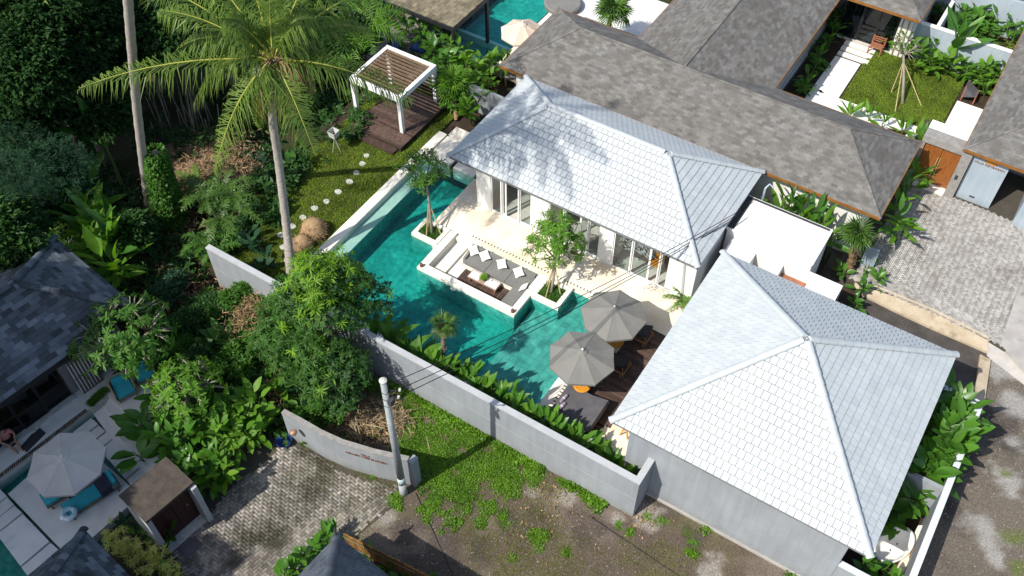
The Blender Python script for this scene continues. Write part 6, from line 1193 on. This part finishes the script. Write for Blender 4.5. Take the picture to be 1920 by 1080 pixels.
# ================================================================== FRANGIPANI TREES IN THE PLANTERS
def frangipani(base, top, r, label, nt=60, m=9, L=.22, Wd=.065, mat='leaf_mid', r0=.07, stakes=0, group=None, el0=.2, bark='pale_bark', fork=.45):
    rt = thing('frangipani_tree', label, 'tree', base, group); b = Vector(base); f = b.lerp(Vector((top[0], top[1], top[2] - r[2] * .7)), 1.0); tk = MB(); tk.tube([b, b.lerp(f, .5) + Vector((.05, -.03, 0)), f], [r0 * 1.2, r0, r0 * .85], 8)
    v = rng.normal(size=(nt, 3)); v /= np.linalg.norm(v, axis=1)[:, None]; v[:, 2] = np.abs(v[:, 2]) * 1.25 - .45; P = np.array(top) + v * np.array(r) * rng.uniform(.55, 1.05, (nt, 1)); D = v + [0, 0, .5]
    arms = []
    for i in range(7): a = 6.28 * i / 7 + random.uniform(-.3, .3); e = f + Vector((math.cos(a) * r[0] * .45, math.sin(a) * r[1] * .45, r[2] * random.uniform(.3, .8))); arms.append(e); tk.tube([f, f.lerp(e, .5) + Vector((0, 0, -.04)), e], [r0 * .7, r0 * .5, r0 * .4], 6)
    for p in P: e = min(arms, key=lambda q: (q - Vector(p)).length); tk.tube([e, e.lerp(Vector(p), .55) + Vector((random.uniform(-.06, .06), random.uniform(-.06, .06), .05)), Vector(p)], [r0 * .36, r0 * .28, r0 * .22], 5)
    tk.build('trunk', [bark], rt, True); link(npmesh('crown', *rosettes(P, D, m, L, Wd, .4, 3, el0, .4, .6), mat), 'crown', rt)
    for i in range(stakes): a = 2.1 * i + .4; k = MB(); sr = .42 if r[2] > .72 else .95; k.tube([(b.x + sr * math.cos(a), b.y + sr * .85 * math.sin(a), b.z), tuple(b.lerp(f, .85 if f.z - b.z < 2 else .6))], [.028, .022], 6); k.build('stake', ['bamboo'], rt)
    return rt
frangipani((-18.55, 22.55, .6), at(797, 315, 3.2), (1.3, 1.3, .85), 'thin frangipani tree with narrow leaves and bamboo stakes in the left planter', 105, 8, .27, .05, 'leaf_bright', .06, 3); frangipani((-12.4, 22.45, .6), at(1043, 450, 2.95), (1.35, 1.2, 1.65), 'fuller frangipani tree with bamboo stakes in the right planter', 190, 9, .25, .06, 'leaf_bright', .06, 3)
frangipani((-25.4, 10.2, .1), at(228, 625, 3.3), (2.0, 2.0, 1.2), 'wide frangipani tree with pale branches beside the dark shingle roof', 190, 10, .27, .08, 'leaf_mid', .11); frangipani((-21.5, 10.0, .1), at(345, 722, 2.6), (1.5, 1.4, 1.0), 'frangipani tree with light green leaves above the big leaved plants', 150, 10, .25, .07, 'leaf_bright', .09)
# ================================================================== PALMS
P1 = at(512, 112, 11.2); pb_ = at(546, 520, .4); tips = []
for px, py, z, up in ((150, 165, 10.4, .9), (365, 190, 9.3, 1.7), (402, 322, 7.8, 1.4), (590, 288, 8.6, 1.2), (772, 188, 9.6, 1.0), (300, 20, 12.2, .9), (330, 95, 10.8, 1.5), (370, -70, 13.0, .8), (440, -150, 13.2, .8), (540, -190, 13.2, .8), (640, -130, 12.6, 1.0), (730, -20, 11.6, 1.3), (700, 60, 10.8, 1.5), (620, 120, 10.2, 1.5), (480, 235, 9.2, 1.5), (425, 40, 12.8, .8), (585, 30, 12.8, 1.0), (505, -40, 14.0, .4), (255, -40, 12.2, 1.0), (545, 215, 9.4, .9), (475, 200, 9.5, .8), (590, 165, 10.0, .9)): tips.append((at(px, py, z), up))
coconut([pb_, at(538, 430, 2.4), at(522, 300, 6.0), at(509, 215, 8.6), P1], [.20, .175, .16, .155, .15], P1, tips, 'tall coconut palm with long drooping fronds rising over the lawn', half=1.4, nl=96, dryset=(19, 20, 21))
pt2 = at(225, -190, 19.0); tp2 = [((pt2[0] + 3.2 * math.cos(a) * s, pt2[1] + 3.2 * math.sin(a) * s, pt2[2] + dz), 1.2) for a, s, dz in [(i * 2.399, 1 + .15 * (i % 2), -1.6 + .22 * i) for i in range(15)]]
coconut([at(282, 400, -.6), at(270, 318, 3), at(255, 190, 8), at(243, 40, 13), at(233, -90, 16.5), pt2], [.205, .185, .17, .16, .15, .145], pt2, tp2, 'grey leaning coconut palm trunk at the left with its crown above the picture', half=.9, nl=50)
fan_palm(at(1590, 515, .2), at(1606, 440, 2.7), 'stocky fan palm with a shaggy trunk beside the white annex', n=26, Rr=.62, mat='frond_green', pet=.3, r0=.12); fan_palm((-19.0, 38.8, .3), at(1150, 22, 2.3), 'dense green fan palm at the top edge behind the grey roof', n=26, Rr=.75, mat='frond_green', pet=.45, r0=.13)
fan_palm(at(855, 225, Z), at(848, 160, 1.7), 'fan palm among the shrubs between the pergola and the villa roof', n=24, Rr=.75, mat='leaf_bright', pet=.55, r0=.09)
# ================================================================== PLANTS round the pergola and upper garden
q = at(690, 128, Z); feather_palm((q[0], q[1], Z), 2.2, 'large pale green feather palm behind the pergola', n=13, L=2.4, mat='leaf_bright', half=.55, nl=30)
for px, py, n_, L, l in ((820, 115, 22, .6, 'bright large leaved shrub right behind the pergola'), (865, 130, 22, .6, 'bright large leaved shrub left of the grey counter'), (845, 215, 20, .5, 'round leaved shrub beside the dark timber platform'), (885, 235, 20, .5, 'round leaved shrub under the left hip of the villa roof'), (905, 180, 16, .5, 'dark shrub between the fan palm and the grey side wall'), (940, 150, 14, .5, 'shrub squeezed between the villa roof and grey roof corner'), (800, 90, 16, .55, 'broad leaved shrub in front of the black pavilion post'), (760, 70, 16, .55, 'broad leaved shrub in front of the upper timber deck'), (890, 205, 18, .5, 'low shrub in the bed beside the paving slabs'), (832, 150, 20, .6, 'bright shrub touching the right pergola post'), (875, 165, 20, .55, 'bright shrub between the fan palm and the timber platform'), (910, 140, 16, .5, 'low shrub below the grey counter'), (620, 130, 18, .6, 'broad leaved shrub left of the pergola'), (600, 200, 16, .5, 'dark shrub at the lawn edge under the coconut fronds'), (580, 150, 18, .6, 'dark broad leaved shrub behind the coconut crown')):
    q = at(px, py, Z); big_plant((q[0], q[1], Z), l, 'shrub', 'broad_leaved_shrub', 'shrubs round the pergola', n=n_ + 18, L=L, Wd=L * .48, H=1.5, spr=.75, mat='leaf_big' if px < 860 else 'leaf_bright', el=(-.1, 1.1), stems=5)
for px, py in ((965, 130), (930, 120)): q = at(px, py, Z); big_plant((q[0], q[1], .3), 'strap leaved plant against the grey roof eave', 'plant', 'strap_leaved_plant', 'plants under the grey eave', n=16, L=.6, Wd=.1, H=.7, mat='leaf_mid', el=(.2, 1.2))
# alley, annex, grey roof side
for px, py, l in ((1290, 535, 'fern like palm in the gap at the villa corner'), (1278, 575, 'small palm at the cream terrace edge by the pyramid roof')): q = at(px, py, .3); feather_palm((q[0], q[1], .3), .35, l, n=14, L=.8, mat='leaf_bright', half=.3, nl=18, name='small_palm')
for i in range(6): x = -6.0 + .5 * i; big_plant((x, 30.65, .3), nth(i) + ' paddle leaved plant from the left in the row behind the annex', 'plant', 'paddle_plant', 'plants behind the annex', n=14, L=.95, Wd=.26, H=2.3, spr=.3, mat='leaf_banana' if i % 2 else 'leaf_bright', el=(.2, 1.3), pet=.3)
for i, (px, py) in enumerate(((1660, 440), (1672, 418), (1684, 395), (1694, 372), (1702, 350), (1712, 328), (1720, 305), (1678, 455))): q = at(px, py, PK); big_plant((q[0], q[1], PK), 'paddle leaved plant beside the parking court, ' + ('nearest the annex bed' if i == 7 else nth(i) + ' counting towards the gate'), 'plant', 'paddle_plant', 'plants along the parking court', n=13, L=.85, Wd=.22, H=1.5, spr=.4, mat='leaf_bright' if i % 2 else 'leaf_banana', el=(0, 1.2), pet=.3)
for i, (px, py) in enumerate(((1640, 535), (1605, 545), (1600, 580), (1622, 512), (1580, 520))): q = at(px, py, .2); big_plant((q[0], q[1], .2), 'glossy broad leaved plant in the bed at the corner of the annex', 'plant', 'corner_plant', 'plants by the annex corner', n=14, L=.42, Wd=.2, H=.55, spr=.4, mat='leaf_big', el=(0, 1.0))
b = MB(); b.prism(ats([(1588, 585), (1655, 500), (1640, 480), (1560, 560)], .2), 0, .2); struct(b, 'corner_bed', ['soil']); q = at(1610, 500, .5); b = MB(); b.obox((q[0] + .25, q[1] + .3, .9), (.55, .12, 1.2), .2); solo(b, 'screen_board', ['blue_wall'], 'grey upright panel behind the shaggy fan palm', 'panel')
# big leaves in the side garden
for i in range(26): q = at(1715 + 62 * random.uniform(-.75, .9), 0, 1); y = 21.8 + 3.3 * (i + .5) / 26; big_plant((3.3 + random.uniform(-.4, .35), y, .1), 'large glossy leaved shrub in the side garden bed right of the pyramid roof', 'shrub', 'glossy_shrub', 'glossy shrubs in the side garden', n=20, L=.78, Wd=.36, H=2.3, spr=.65, mat='leaf_big', el=(-.1, .9), pet=.15, bend=.2)
for i in range(4): big_plant((2.95 + .25 * (i % 2), 20.1 + .35 * i, .1), 'large glossy leaved shrub beside the outdoor bathtub', 'shrub', 'glossy_shrub', 'glossy shrubs by the bathtub', n=16, L=.6, Wd=.3, H=1.55, spr=.5, mat='leaf_big', el=(-.1, .9))
for i in range(4): q = at(1625 + 22 * i, 1052 + 12 * i, 1.2); big_plant((q[0], q[1], .1), 'large glossy leaved shrub between the roof corner and the low garden wall', 'shrub', 'glossy_shrub', 'glossy shrubs at the bottom edge', n=12, L=.48, Wd=.24, H=1.1, spr=.3, mat='leaf_big', el=(-.1, 1.0))
# courtyard
banana(at(1776, 128, CZ), 'banana plant with tall upright leaves against the blue courtyard wall', n=7, L=2.0, Wd=.55, H=1.1, el=(.8, 1.5), bend=.2)
for i, (px, py) in enumerate(((1660, 92), (1680, 100), (1705, 110), (1725, 120), (1750, 130), (1770, 142), (1795, 150), (1815, 158), (1835, 168), (1850, 160), (1740, 140), (1845, 180))): q = at(px, py, CZ); big_plant((q[0], q[1], CZ), nth(i) + ' leafy shrub from the left in the row before the blue courtyard wall', 'shrub', 'courtyard_shrub', 'shrubs in the courtyard', n=26, L=.5, Wd=.25, H=1.25, spr=.6, mat='leaf_bright' if i % 3 else 'leaf_mid', el=(-.1, 1.1), stems=5)
for i, (px, py) in enumerate(((1560, 70), (1548, 95), (1535, 118), (1520, 140), (1505, 165), (1495, 178), (1550, 50), (1570, 45))): q = at(px, py, CZ); big_plant((q[0], q[1], CZ), 'broad leaved plant in the shade strip along the left courtyard roof edge', 'shrub', 'shade_plant', 'shade plants in the courtyard', n=16, L=.55, Wd=.2, H=.9, spr=.4, mat='leaf_mid' if i % 2 else 'leaf_big', el=(0, 1.1))
for i, (px, py) in enumerate(((1592, 222), (1628, 228), (1652, 240), (1690, 252), (1715, 262), (1735, 275))): q = at(px, py, CZ); big_plant((q[0], q[1], CZ), nth(i) + ' paddle leaved plant from the left in the narrow courtyard bed', 'plant', 'paddle_plant', 'plants in the narrow courtyard bed', n=7, L=.8, Wd=.2, H=.35, spr=.15, mat='leaf_bright', el=(.35, 1.35), pet=.15)
frangipani(at(1692, 195, CZ), at(1700, 85, 2.6), (1.0, .9, .7), 'bare young tree with pale branches tied to bamboo stakes on the courtyard lawn', 40, 3, .14, .045, 'leaf_bright', .07, 3)
for i in range(26): q = at(1800 + 120 * random.random(), 10 + 70 * random.random() * .9, .8); big_plant((q[0], q[1], CZ), 'dense broad leaved shrub in the garden beyond the blue courtyard wall', 'shrub', 'far_shrub', 'shrubs beyond the courtyard wall', n=18, L=.5, Wd=.26, H=1.3, spr=.6, mat='leaf_big', el=(-.1, .9), stems=5)
for i in range(6): q = at(1745 + 12 * i, 20 + 9 * i, .8); big_plant((q[0], q[1], CZ), 'dark broad leaved shrub left of the narrow white wall', 'shrub', 'far_shrub', 'dark shrubs left of the narrow white wall', n=16, L=.5, Wd=.24, H=1.2, spr=.5, mat='leaf_dark', el=(-.1, .9), stems=5)
grass(None, [(-3.9, 46.9), (1, 46.9), (1, 50.8), (-3.9, 50.8)], CZ - .05, 9000, .1, .04)

# ================================================================== MANGO TREE
mb_ = (-17.9, 14.0, 0); rt = thing('mango_tree', 'bushy mango tree with lime young leaves over the grey wall', 'tree', mb_); tk = MB(); fk = Vector((-17.9, 14.4, 2.0)); tk.tube([mb_, (-17.85, 14.2, 1.1), fk], [.17, .14, .12], 9)
lobes_ = [((-18.6, 15.6, 4.6), 1.15), ((-17.6, 15.9, 4.9), 1.1), ((-18.9, 14.7, 3.6), 1.2), ((-17.3, 14.7, 4.0), 1.25), ((-16.9, 15.5, 3.7), 1.0), ((-17.4, 13.7, 2.7), 1.2), ((-18.6, 13.7, 2.4), 1.15), ((-16.7, 14.2, 2.5), 1.0), ((-17.9, 15.2, 5.2), 1.0), ((-17.1, 16.3, 4.4), .8)]
lobes_ = [((x, y, z), r * .86) for (x, y, z), r in lobes_]
lobes_ = [((x, y, z), r * .95) for (x, y, z), r in lobes_] + [(at(*p), r) for p, r in (((525, 600, 2.4), .95), ((508, 645, 1.8), .8), ((560, 555, 3.2), .95), ((600, 715, 1.9), 1.0), ((655, 700, 2.2), .95), ((545, 680, 1.4), .85), ((690, 560, 3.4), .9), ((640, 745, 1.3), .8))]
Ps, Ds = [], []
for c, r in lobes_:
    n = int(135 * r * r); v = rng.normal(size=(n, 3)); v /= np.linalg.norm(v, axis=1)[:, None]; v[:, 2] = np.where(v[:, 2] < -.4, -v[:, 2], v[:, 2]); Ps.append(np.array(c) + v * r * rng.uniform(.55, 1.15, (n, 1))); Ds.append(v + [0, 0, .6])
Ps, Ds = np.concatenate(Ps), np.concatenate(Ds); young = (Ps[:, 2] > 4.3) & (rng.random(len(Ps)) < .6) & (Ps[:, 0] < -17.0) | (rng.random(len(Ps)) < .035)
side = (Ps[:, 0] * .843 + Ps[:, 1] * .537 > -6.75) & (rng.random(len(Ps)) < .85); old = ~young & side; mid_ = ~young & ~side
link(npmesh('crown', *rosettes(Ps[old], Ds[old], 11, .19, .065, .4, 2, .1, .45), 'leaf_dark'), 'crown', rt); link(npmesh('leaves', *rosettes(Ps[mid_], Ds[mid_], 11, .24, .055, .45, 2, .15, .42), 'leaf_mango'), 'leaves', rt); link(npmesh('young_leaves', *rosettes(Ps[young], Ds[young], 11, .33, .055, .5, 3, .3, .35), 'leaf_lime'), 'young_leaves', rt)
limbs(tk, fk, [c for c, r in lobes_], .09); tk.build('trunk', ['bark'], rt, True)

# ================================================================== LEFT JUNGLE
for i in range(50):                                           # big leaved mass by the sign wall and the porch
    u, v = random.random(), random.random(); px, py = 290 + 220 * u, 735 + 150 * v + 20 * (1 - abs(2 * u - 1)); q = at(px, py, 1.0)
    if px < 330 and py > 860 or px > 470 and py > 800: continue
    big_plant((q[0], q[1], 0), 'large paddle leaved shrub in the dense clump between the left terrace and the driveway', 'shrub', 'paddle_shrub', 'paddle leaved clump by the driveway', n=17, L=.62, Wd=.26, H=1.5, spr=.55, mat='leaf_big' if u < .45 else 'leaf_bright', el=(-.15, 1.0), pet=.2)
for i, (px, py) in enumerate(((262, 790), (270, 820), (262, 850))): q = at(px, py, .9); big_plant((q[0], q[1], .3), 'dark broad leaved plant overhanging the steps of the left terrace', 'shrub', 'paddle_shrub', 'plants overhanging the left steps', n=12, L=.75, Wd=.36, H=.7, spr=.3, mat='leaf_big', el=(-.2, .8))
for i, (px, py, l) in enumerate(((430, 650, 'tall dark philodendron left of the mango tree'), (400, 660, 'dark paddle leaved plant above the big leaved clump'), (545, 700, 'bright big leaved plant below the mango tree'), (570, 740, 'dark big leaved plant behind the sign wall'), (620, 720, 'big leaved plant at the foot of the mango tree'), (525, 745, 'long leaved plant at the bend of the sign wall'))): q = at(px, py, .2); big_plant((q[0], q[1], 0), l, 'plant', 'philodendron', None, n=13, L=.7, Wd=.32, H=1.0, spr=.35, mat=('leaf_mid', 'leaf_dark', 'leaf_bright', 'leaf_cool', 'leaf_mid', 'leaf_bright')[i], el=(0, 1.1))
for i, (px, py, s, mt, l) in enumerate(((330, 640, 1.0, 'leaf_mid', 'low bush right of the wide frangipani'), (380, 600, 1.1, 'leaf_dark', 'dark bush in the hollow below the wall end'), (420, 585, 1.0, 'leaf_mid', 'rounded bush below the grey wall end'), (470, 640, 1.1, 'leaf_mid', 'leafy bush between the wall and the philodendron'), (500, 590, .9, 'leaf_mid', 'bush against the left part of the grey wall'), (560, 650, 1.0, 'leaf_dark', 'dark bush under the mango crown'), (600, 770, 1.0, 'leaf_mid', 'bush behind the middle of the sign wall'), (650, 740, .9, 'leaf_dark', 'dark bush behind the dry stalk heap'), (360, 690, 1.0, 'leaf_dark', 'dark bush behind the light green frangipani'), (440, 690, .9, 'leaf_mid', 'fern like bush above the paddle leaved clump'), (320, 560, 1.1, 'leaf_cool', 'shaded bush right of the dark roof corner'), (540, 610, 1.0, 'leaf_mid', 'bush close to the wall left of the mango tree'), (470, 560, .6, 'leaf_mid', 'small bush at the foot of the grey wall'))):
    q = at(px, py, .5); rt = thing('wild_bush', l, 'bush', (q[0], q[1], 0)); me, P = bush_mesh((q[0], q[1], .75), (s, s, .8), 380, .17, .075, mt, 6, 6); link(me, 'foliage', rt); k = MB(); limbs(k, (q[0], q[1], -.1), [tuple(P[j]) for j in range(6)], .03, 5); k.build('stem', ['bark'], rt)
for i, (px, py, l, n_, mt) in enumerate(((478, 470, 'heart leaved philodendron beside the coconut trunk', 15, 'leaf_cool'), (500, 505, 'heart leaved philodendron behind the left wall top', 15, 'leaf_cool'), (455, 455, 'dark big leaved plant behind the wall end', 14, 'leaf_cool'), (520, 420, 'low dark plant at the left lawn edge', 14, 'leaf_dark'), (500, 370, 'dark plant in the bed left of the lawn', 16, 'leaf_dark'), (500, 320, 'dark broad leaved plant left of the coconut trunk', 16, 'leaf_cool'), (530, 270, 'dark bed plant right of the coconut trunk', 16, 'leaf_dark'), (560, 230, 'dark bed plant at the upper lawn edge', 16, 'leaf_dark'), (470, 410, 'leafy plant in the wild bed by the small palms', 14, 'leaf_mid'), (545, 330, 'low leafy plant right of the trunk at the lawn edge', 12, 'leaf_mid'))): q = at(px, py, .4); big_plant((q[0], q[1], .3), l, 'plant', 'philodendron', None, n=n_ + 4, L=.5, Wd=.28, H=.8, spr=.5, mat=mt, el=(-.1, 1.0))
for px, py, l, mt, H in ((415, 400, 'feathery areca palm left of the coconut trunk', 'frond_green', 1.6), (370, 380, 'bright areca palm on the brown slope', 'leaf_bright', 1.3), (440, 430, 'drooping areca palm above the grey wall end', 'frond_green', 1.4), (395, 480, 'small palm hanging over the wall end', 'leaf_mid', .8), (450, 390, 'areca palm beside the lawn bed', 'frond_green', 1.6)): q = at(px, py, .5); feather_palm((q[0], q[1], .1), H, l, n=14, L=1.25, mat=mt, half=.42, nl=22, name='areca_palm', stems=3)
banana(at(228, 345, .3), 'banana plant with one upright leaf left of the tall grey trunk', n=6, L=2.5, Wd=.62, H=2.5, mat='leaf_banana', el=(.15, 1.5), bend=.3, azs=[5.2, 3.0, 1.9, 4.2, 2.4, 3.4]); banana(at(170, 360, .2), 'darker low banana plant in the shade left of the tall trunk', n=5, L=1.8, Wd=.5, H=1.2, mat='leaf_cool', el=(0, .9))
for i, (px, py) in enumerate(((190, 470), (205, 500), (160, 440), (222, 480), (175, 415), (228, 515), (200, 440), (150, 410), (185, 450), (215, 455))): q = at(px, py, 1.2); big_plant((q[0], q[1], .2), ('middle tall', 'front right', 'far left', 'back right', 'upper left', 'lowest right', 'topmost', 'leftmost upper', 'central leaning', 'right hand upper')[i] + ' paddle leaved plant of the bright clump by the dark roof', 'plant', 'heliconia', 'heliconia clump by the dark roof', n=14, L=1.4, Wd=.38, H=2.1, spr=.6, mat='leaf_bright' if i % 3 else 'leaf_banana', el=(.1, 1.35), pet=.35)
rt = thing('ivy_column', 'dead trunk wrapped in bright green ivy right of the tall palm trunk', 'tree', at(310, 400, 0)); a, c = Vector(at(320, 420, .0)), Vector(at(290, 285, 4.2)); k = MB(); k.tube([a, c], [.25, .15], 8); k.build('trunk', ['bark'], rt); n = 6500; s = rng.random(n); t_ = rng.uniform(0, 6.28, n); r_ = (.75 - .35 * s) * rng.uniform(.75, 1.05, n); P = np.array(a)[None] * (1 - s[:, None]) + np.array(c)[None] * s[:, None] + np.stack([r_ * np.cos(t_), r_ * np.sin(t_), rng.normal(0, .1, n)], -1)
link(npmesh('ivy', *spread(dia(.15, .12, .15), xf(P, t_ + rng.normal(0, .6, n), rng.normal(.1, .5, n), rng.normal(0, .5, n), rng.uniform(.6, 1.2, n))), 'leaf_mid'), 'ivy', rt)
for i, (px, py, z, r, mt, l, nn_) in enumerate(((60, 90, 6, (4.5, 4.0, 3.6), 'leaf_jungle', 'huge dark jungle tree filling the top left corner', 6500), (190, 60, 5, (3.6, 3.4, 3.0), 'leaf_jungle', 'dark jungle tree left of the tall grey trunk at the top', 5200), (150, 180, 4, (3.0, 2.8, 2.4), 'leaf_jungle', 'dark rounded jungle tree under the leftmost coconut frond', 4800), (40, 330, 3.5, (3.4, 3.0, 2.8), 'leaf_cool', 'bluish feathery dark tree at the left edge', 6000), (15, 225, 4, (3.0, 3.0, 2.6), 'leaf_jungle', 'dark tree at the left edge above the bluish one', 3800), (320, 40, 5, (3.0, 2.8, 2.4), 'leaf_jungle', 'dark jungle tree behind the left coconut fronds', 4000), (410, 55, 4, (2.6, 2.6, 2.2), 'leaf_jungle', 'dark jungle tree behind the coconut crown', 3400), (20, 455, 3.6, (1.9, 1.9, 1.8), 'leaf_dark', 'green bushy tree at the left edge above the dark roof', 3000), (85, 365, 2.2, (2.0, 1.8, 1.6), 'leaf_cool', 'dark bushy tree above the slate roof ridge', 3400), (90, 10, 7, (3.6, 3.6, 3.0), 'leaf_jungle', 'dark tree crown at the very top left edge', 3600), (560, 20, 3, (2.2, 2.0, 1.8), 'leaf_dark', 'dark tree behind the right coconut fronds', 3000), (640, 70, 2.5, (1.8, 1.7, 1.5), 'leaf_dark', 'dark green tree left of the black pavilion', 2600), (250, 440, 1.6, (1.3, 1.2, 1.2), 'leaf_dark', 'dark bush tree between the heliconia clump and the ivy', 1500), (490, 110, 3, (1.8, 1.8, 1.6), 'leaf_jungle', 'dark tree directly below the coconut crown', 2400))):
    c = at(px, py, z); L_ = .15 if i == 3 else .22; tree((c[0], c[1], -.8), c, r, l, mt, nn_, L_ * 1.2, L_ * (.18 if i in (3, 8) else .5), lobes=13, ros=7, r0=.16, tm=dia(L_ * 1.25, L_ * (.16 if i in (3, 8) else .52), .2))
b_n = 0
for i in range(26): px, py = 285 + 130 * random.random(), 210 + 60 * random.random(); q = at(px, py, 0); k = MB(); l = random.uniform(1.2, 3.2); a = random.uniform(0, 6.28); k.tube([(q[0], q[1], -.4), (q[0] + .3 * math.cos(a), q[1] + .3 * math.sin(a), l)], [.035, .02], 5); solo(k, 'bare_stem', ['pale_bark' if i % 3 else 'bark'], 'thin bare bamboo stem in the dark thicket behind the brown slope', 'stem', 'bare stems in the dark thicket')
def under(x0, x1, y0, y1, n, mat, L, name='undergrowth', seed=1, z=.1, h=.7):
    X, Y = rng.uniform(x0, x1, n), rng.uniform(y0, y1, n); k = vnoise(X * .8, Y * .8, seed) > .44; X, Y = X[k], Y[k]; P = np.stack([X, Y, gz(X, Y) + z + rng.uniform(0, h, len(X))], -1)
    stuff(npmesh(name, *rosettes(P, np.stack([rng.normal(0, .4, len(X)), rng.normal(0, .4, len(X)), np.ones(len(X))], -1), 5, L, L * .4, .4, 2, .2, .4), mat), name)
under(-48, -26.3, 14, 40, 5200, 'leaf_jungle', .34, seed=5); under(-25, -16.5, 11.2, 15.4, 2600, 'leaf_mid', .2, seed=6, h=.4); under(-36, -25.2, 12.2, 18, 1800, 'leaf_dark', .3, seed=7); under(-27, -25, 16, 27, 1200, 'leaf_dark', .26, seed=8, z=.5); under(-33, -26, 26, 40, 1800, 'leaf_dark', .32, seed=9); under(-25, -20, 9.8, 13, 900, 'leaf_dark', .26, seed=13)
# low left: yellow shrub, plants by the porch, plants along the bottom fence
q = at(262, 1035, .7); rt = thing('variegated_shrub', 'yellow green variegated shrub beside the red door porch', 'shrub', (q[0], q[1], 0))
P = np.concatenate([np.array([at(px, py, .9)]) + rng.normal(0, .17, (16, 3)) for px, py in ((212, 1000), (235, 1020), (262, 1035), (290, 1040), (300, 1062), (250, 1050), (222, 1030), (275, 1065), (320, 1070))]); link(npmesh('foliage', *rosettes(P, np.tile([0, 0, 1.0], (len(P), 1)) + rng.normal(0, .3, (len(P), 3)), 9, .2, .05, .4, 2, .3, .4), 'leaf_yellow'), 'foliage', rt); k = MB(); limbs(k, (q[0], q[1], 0), [tuple(p) for p in P[::14]], .03, 5); k.build('stem', ['bark'], rt)
for px, py, mt, l in ((270, 1000, 'leaf_big', 'big oval leaved plant directly below the red door'), (310, 1000, 'leaf_mid', 'oval leaved plant at the left end of the red door step'), (245, 985, 'leaf_cool', 'dark plant between the porch and the stone platform'), (320, 1085, 'leaf_big', 'big leaved plant at the bottom edge left of the driveway')): q = at(px, py, .5); big_plant((q[0], q[1], 0), l, 'plant', 'oval_leaved_plant', None, n=10, L=.5, Wd=.24, H=.7, spr=.3, mat=mt, el=(.1, 1.2))
for i, (px, py) in enumerate(((545, 1055), (565, 1040), (585, 1022), (605, 1008), (620, 1000), (535, 1075))): q = at(px, py, .7); big_plant((q[0], q[1], 0), 'dark glossy plant in the row between the driveway and the horned roof corner', 'plant', 'edge_plant', 'plants along the horned roof', n=13, L=.5, Wd=.2, H=.9, spr=.3, mat='leaf_big', el=(0, 1.2))
for i, (px, py) in enumerate(((690, 1045), (725, 1062), (760, 1080), (805, 1090))): q = at(px, py, .5); big_plant((q[0], q[1], 0), 'dark plant in the narrow bed inside the bamboo fence', 'plant', 'edge_plant', 'plants inside the bamboo fence', n=10, L=.42, Wd=.15, H=.5, spr=.25, mat='leaf_big', el=(0, 1.2))
for i, (px, py) in enumerate(((1120, 940), (950, 985), (905, 978), (1160, 985), (1060, 905), (1300, 1020), (1240, 975), (1010, 1030), (960, 1045), (1095, 850), (1215, 970))): q = at(px, py, 0); P = np.array([q]) + rng.normal(0, .08, (7, 3)) * [1, 1, 0]; solo_ = link(npmesh('weed_tuft', *rosettes(P, np.tile([0, 0, 1.0], (7, 1)), 8, .2, .03, .5, 2, .6, .35), 'leaf_bright' if i % 2 else 'moss_leaf'), 'weed_tuft'); tag(solo_, 'small green weed tuft growing in the bare dirt lot', 'weed', 'weed tufts on the dirt lot')
# unseen trees added beyond the picture edges to cast shade on the left villa
for i, (x, y, z, r) in enumerate(((-31.2, -.3, 13, 3.6), (-29.3, -4, 13, 3.6), (-25.8, -5.2, 13, 3.2), (-23.0, -7.4, 13, 3.0), (-41, 7.5, 13, 3.6), (-20.8, -9.5, 13, 3.0), (-27.5, -8.5, 14, 3.6))): tree((x, y, -.5), (x, y, z), (r, r, r * .75), 'unseen tall tree added beyond the left edge of the picture for its shade', 'leaf_dark', 1050, .6, .3, lobes=13, ros=6, r0=.3, group='added shade casting trees beyond the left edge', tm=dia(.75, .45, .2))
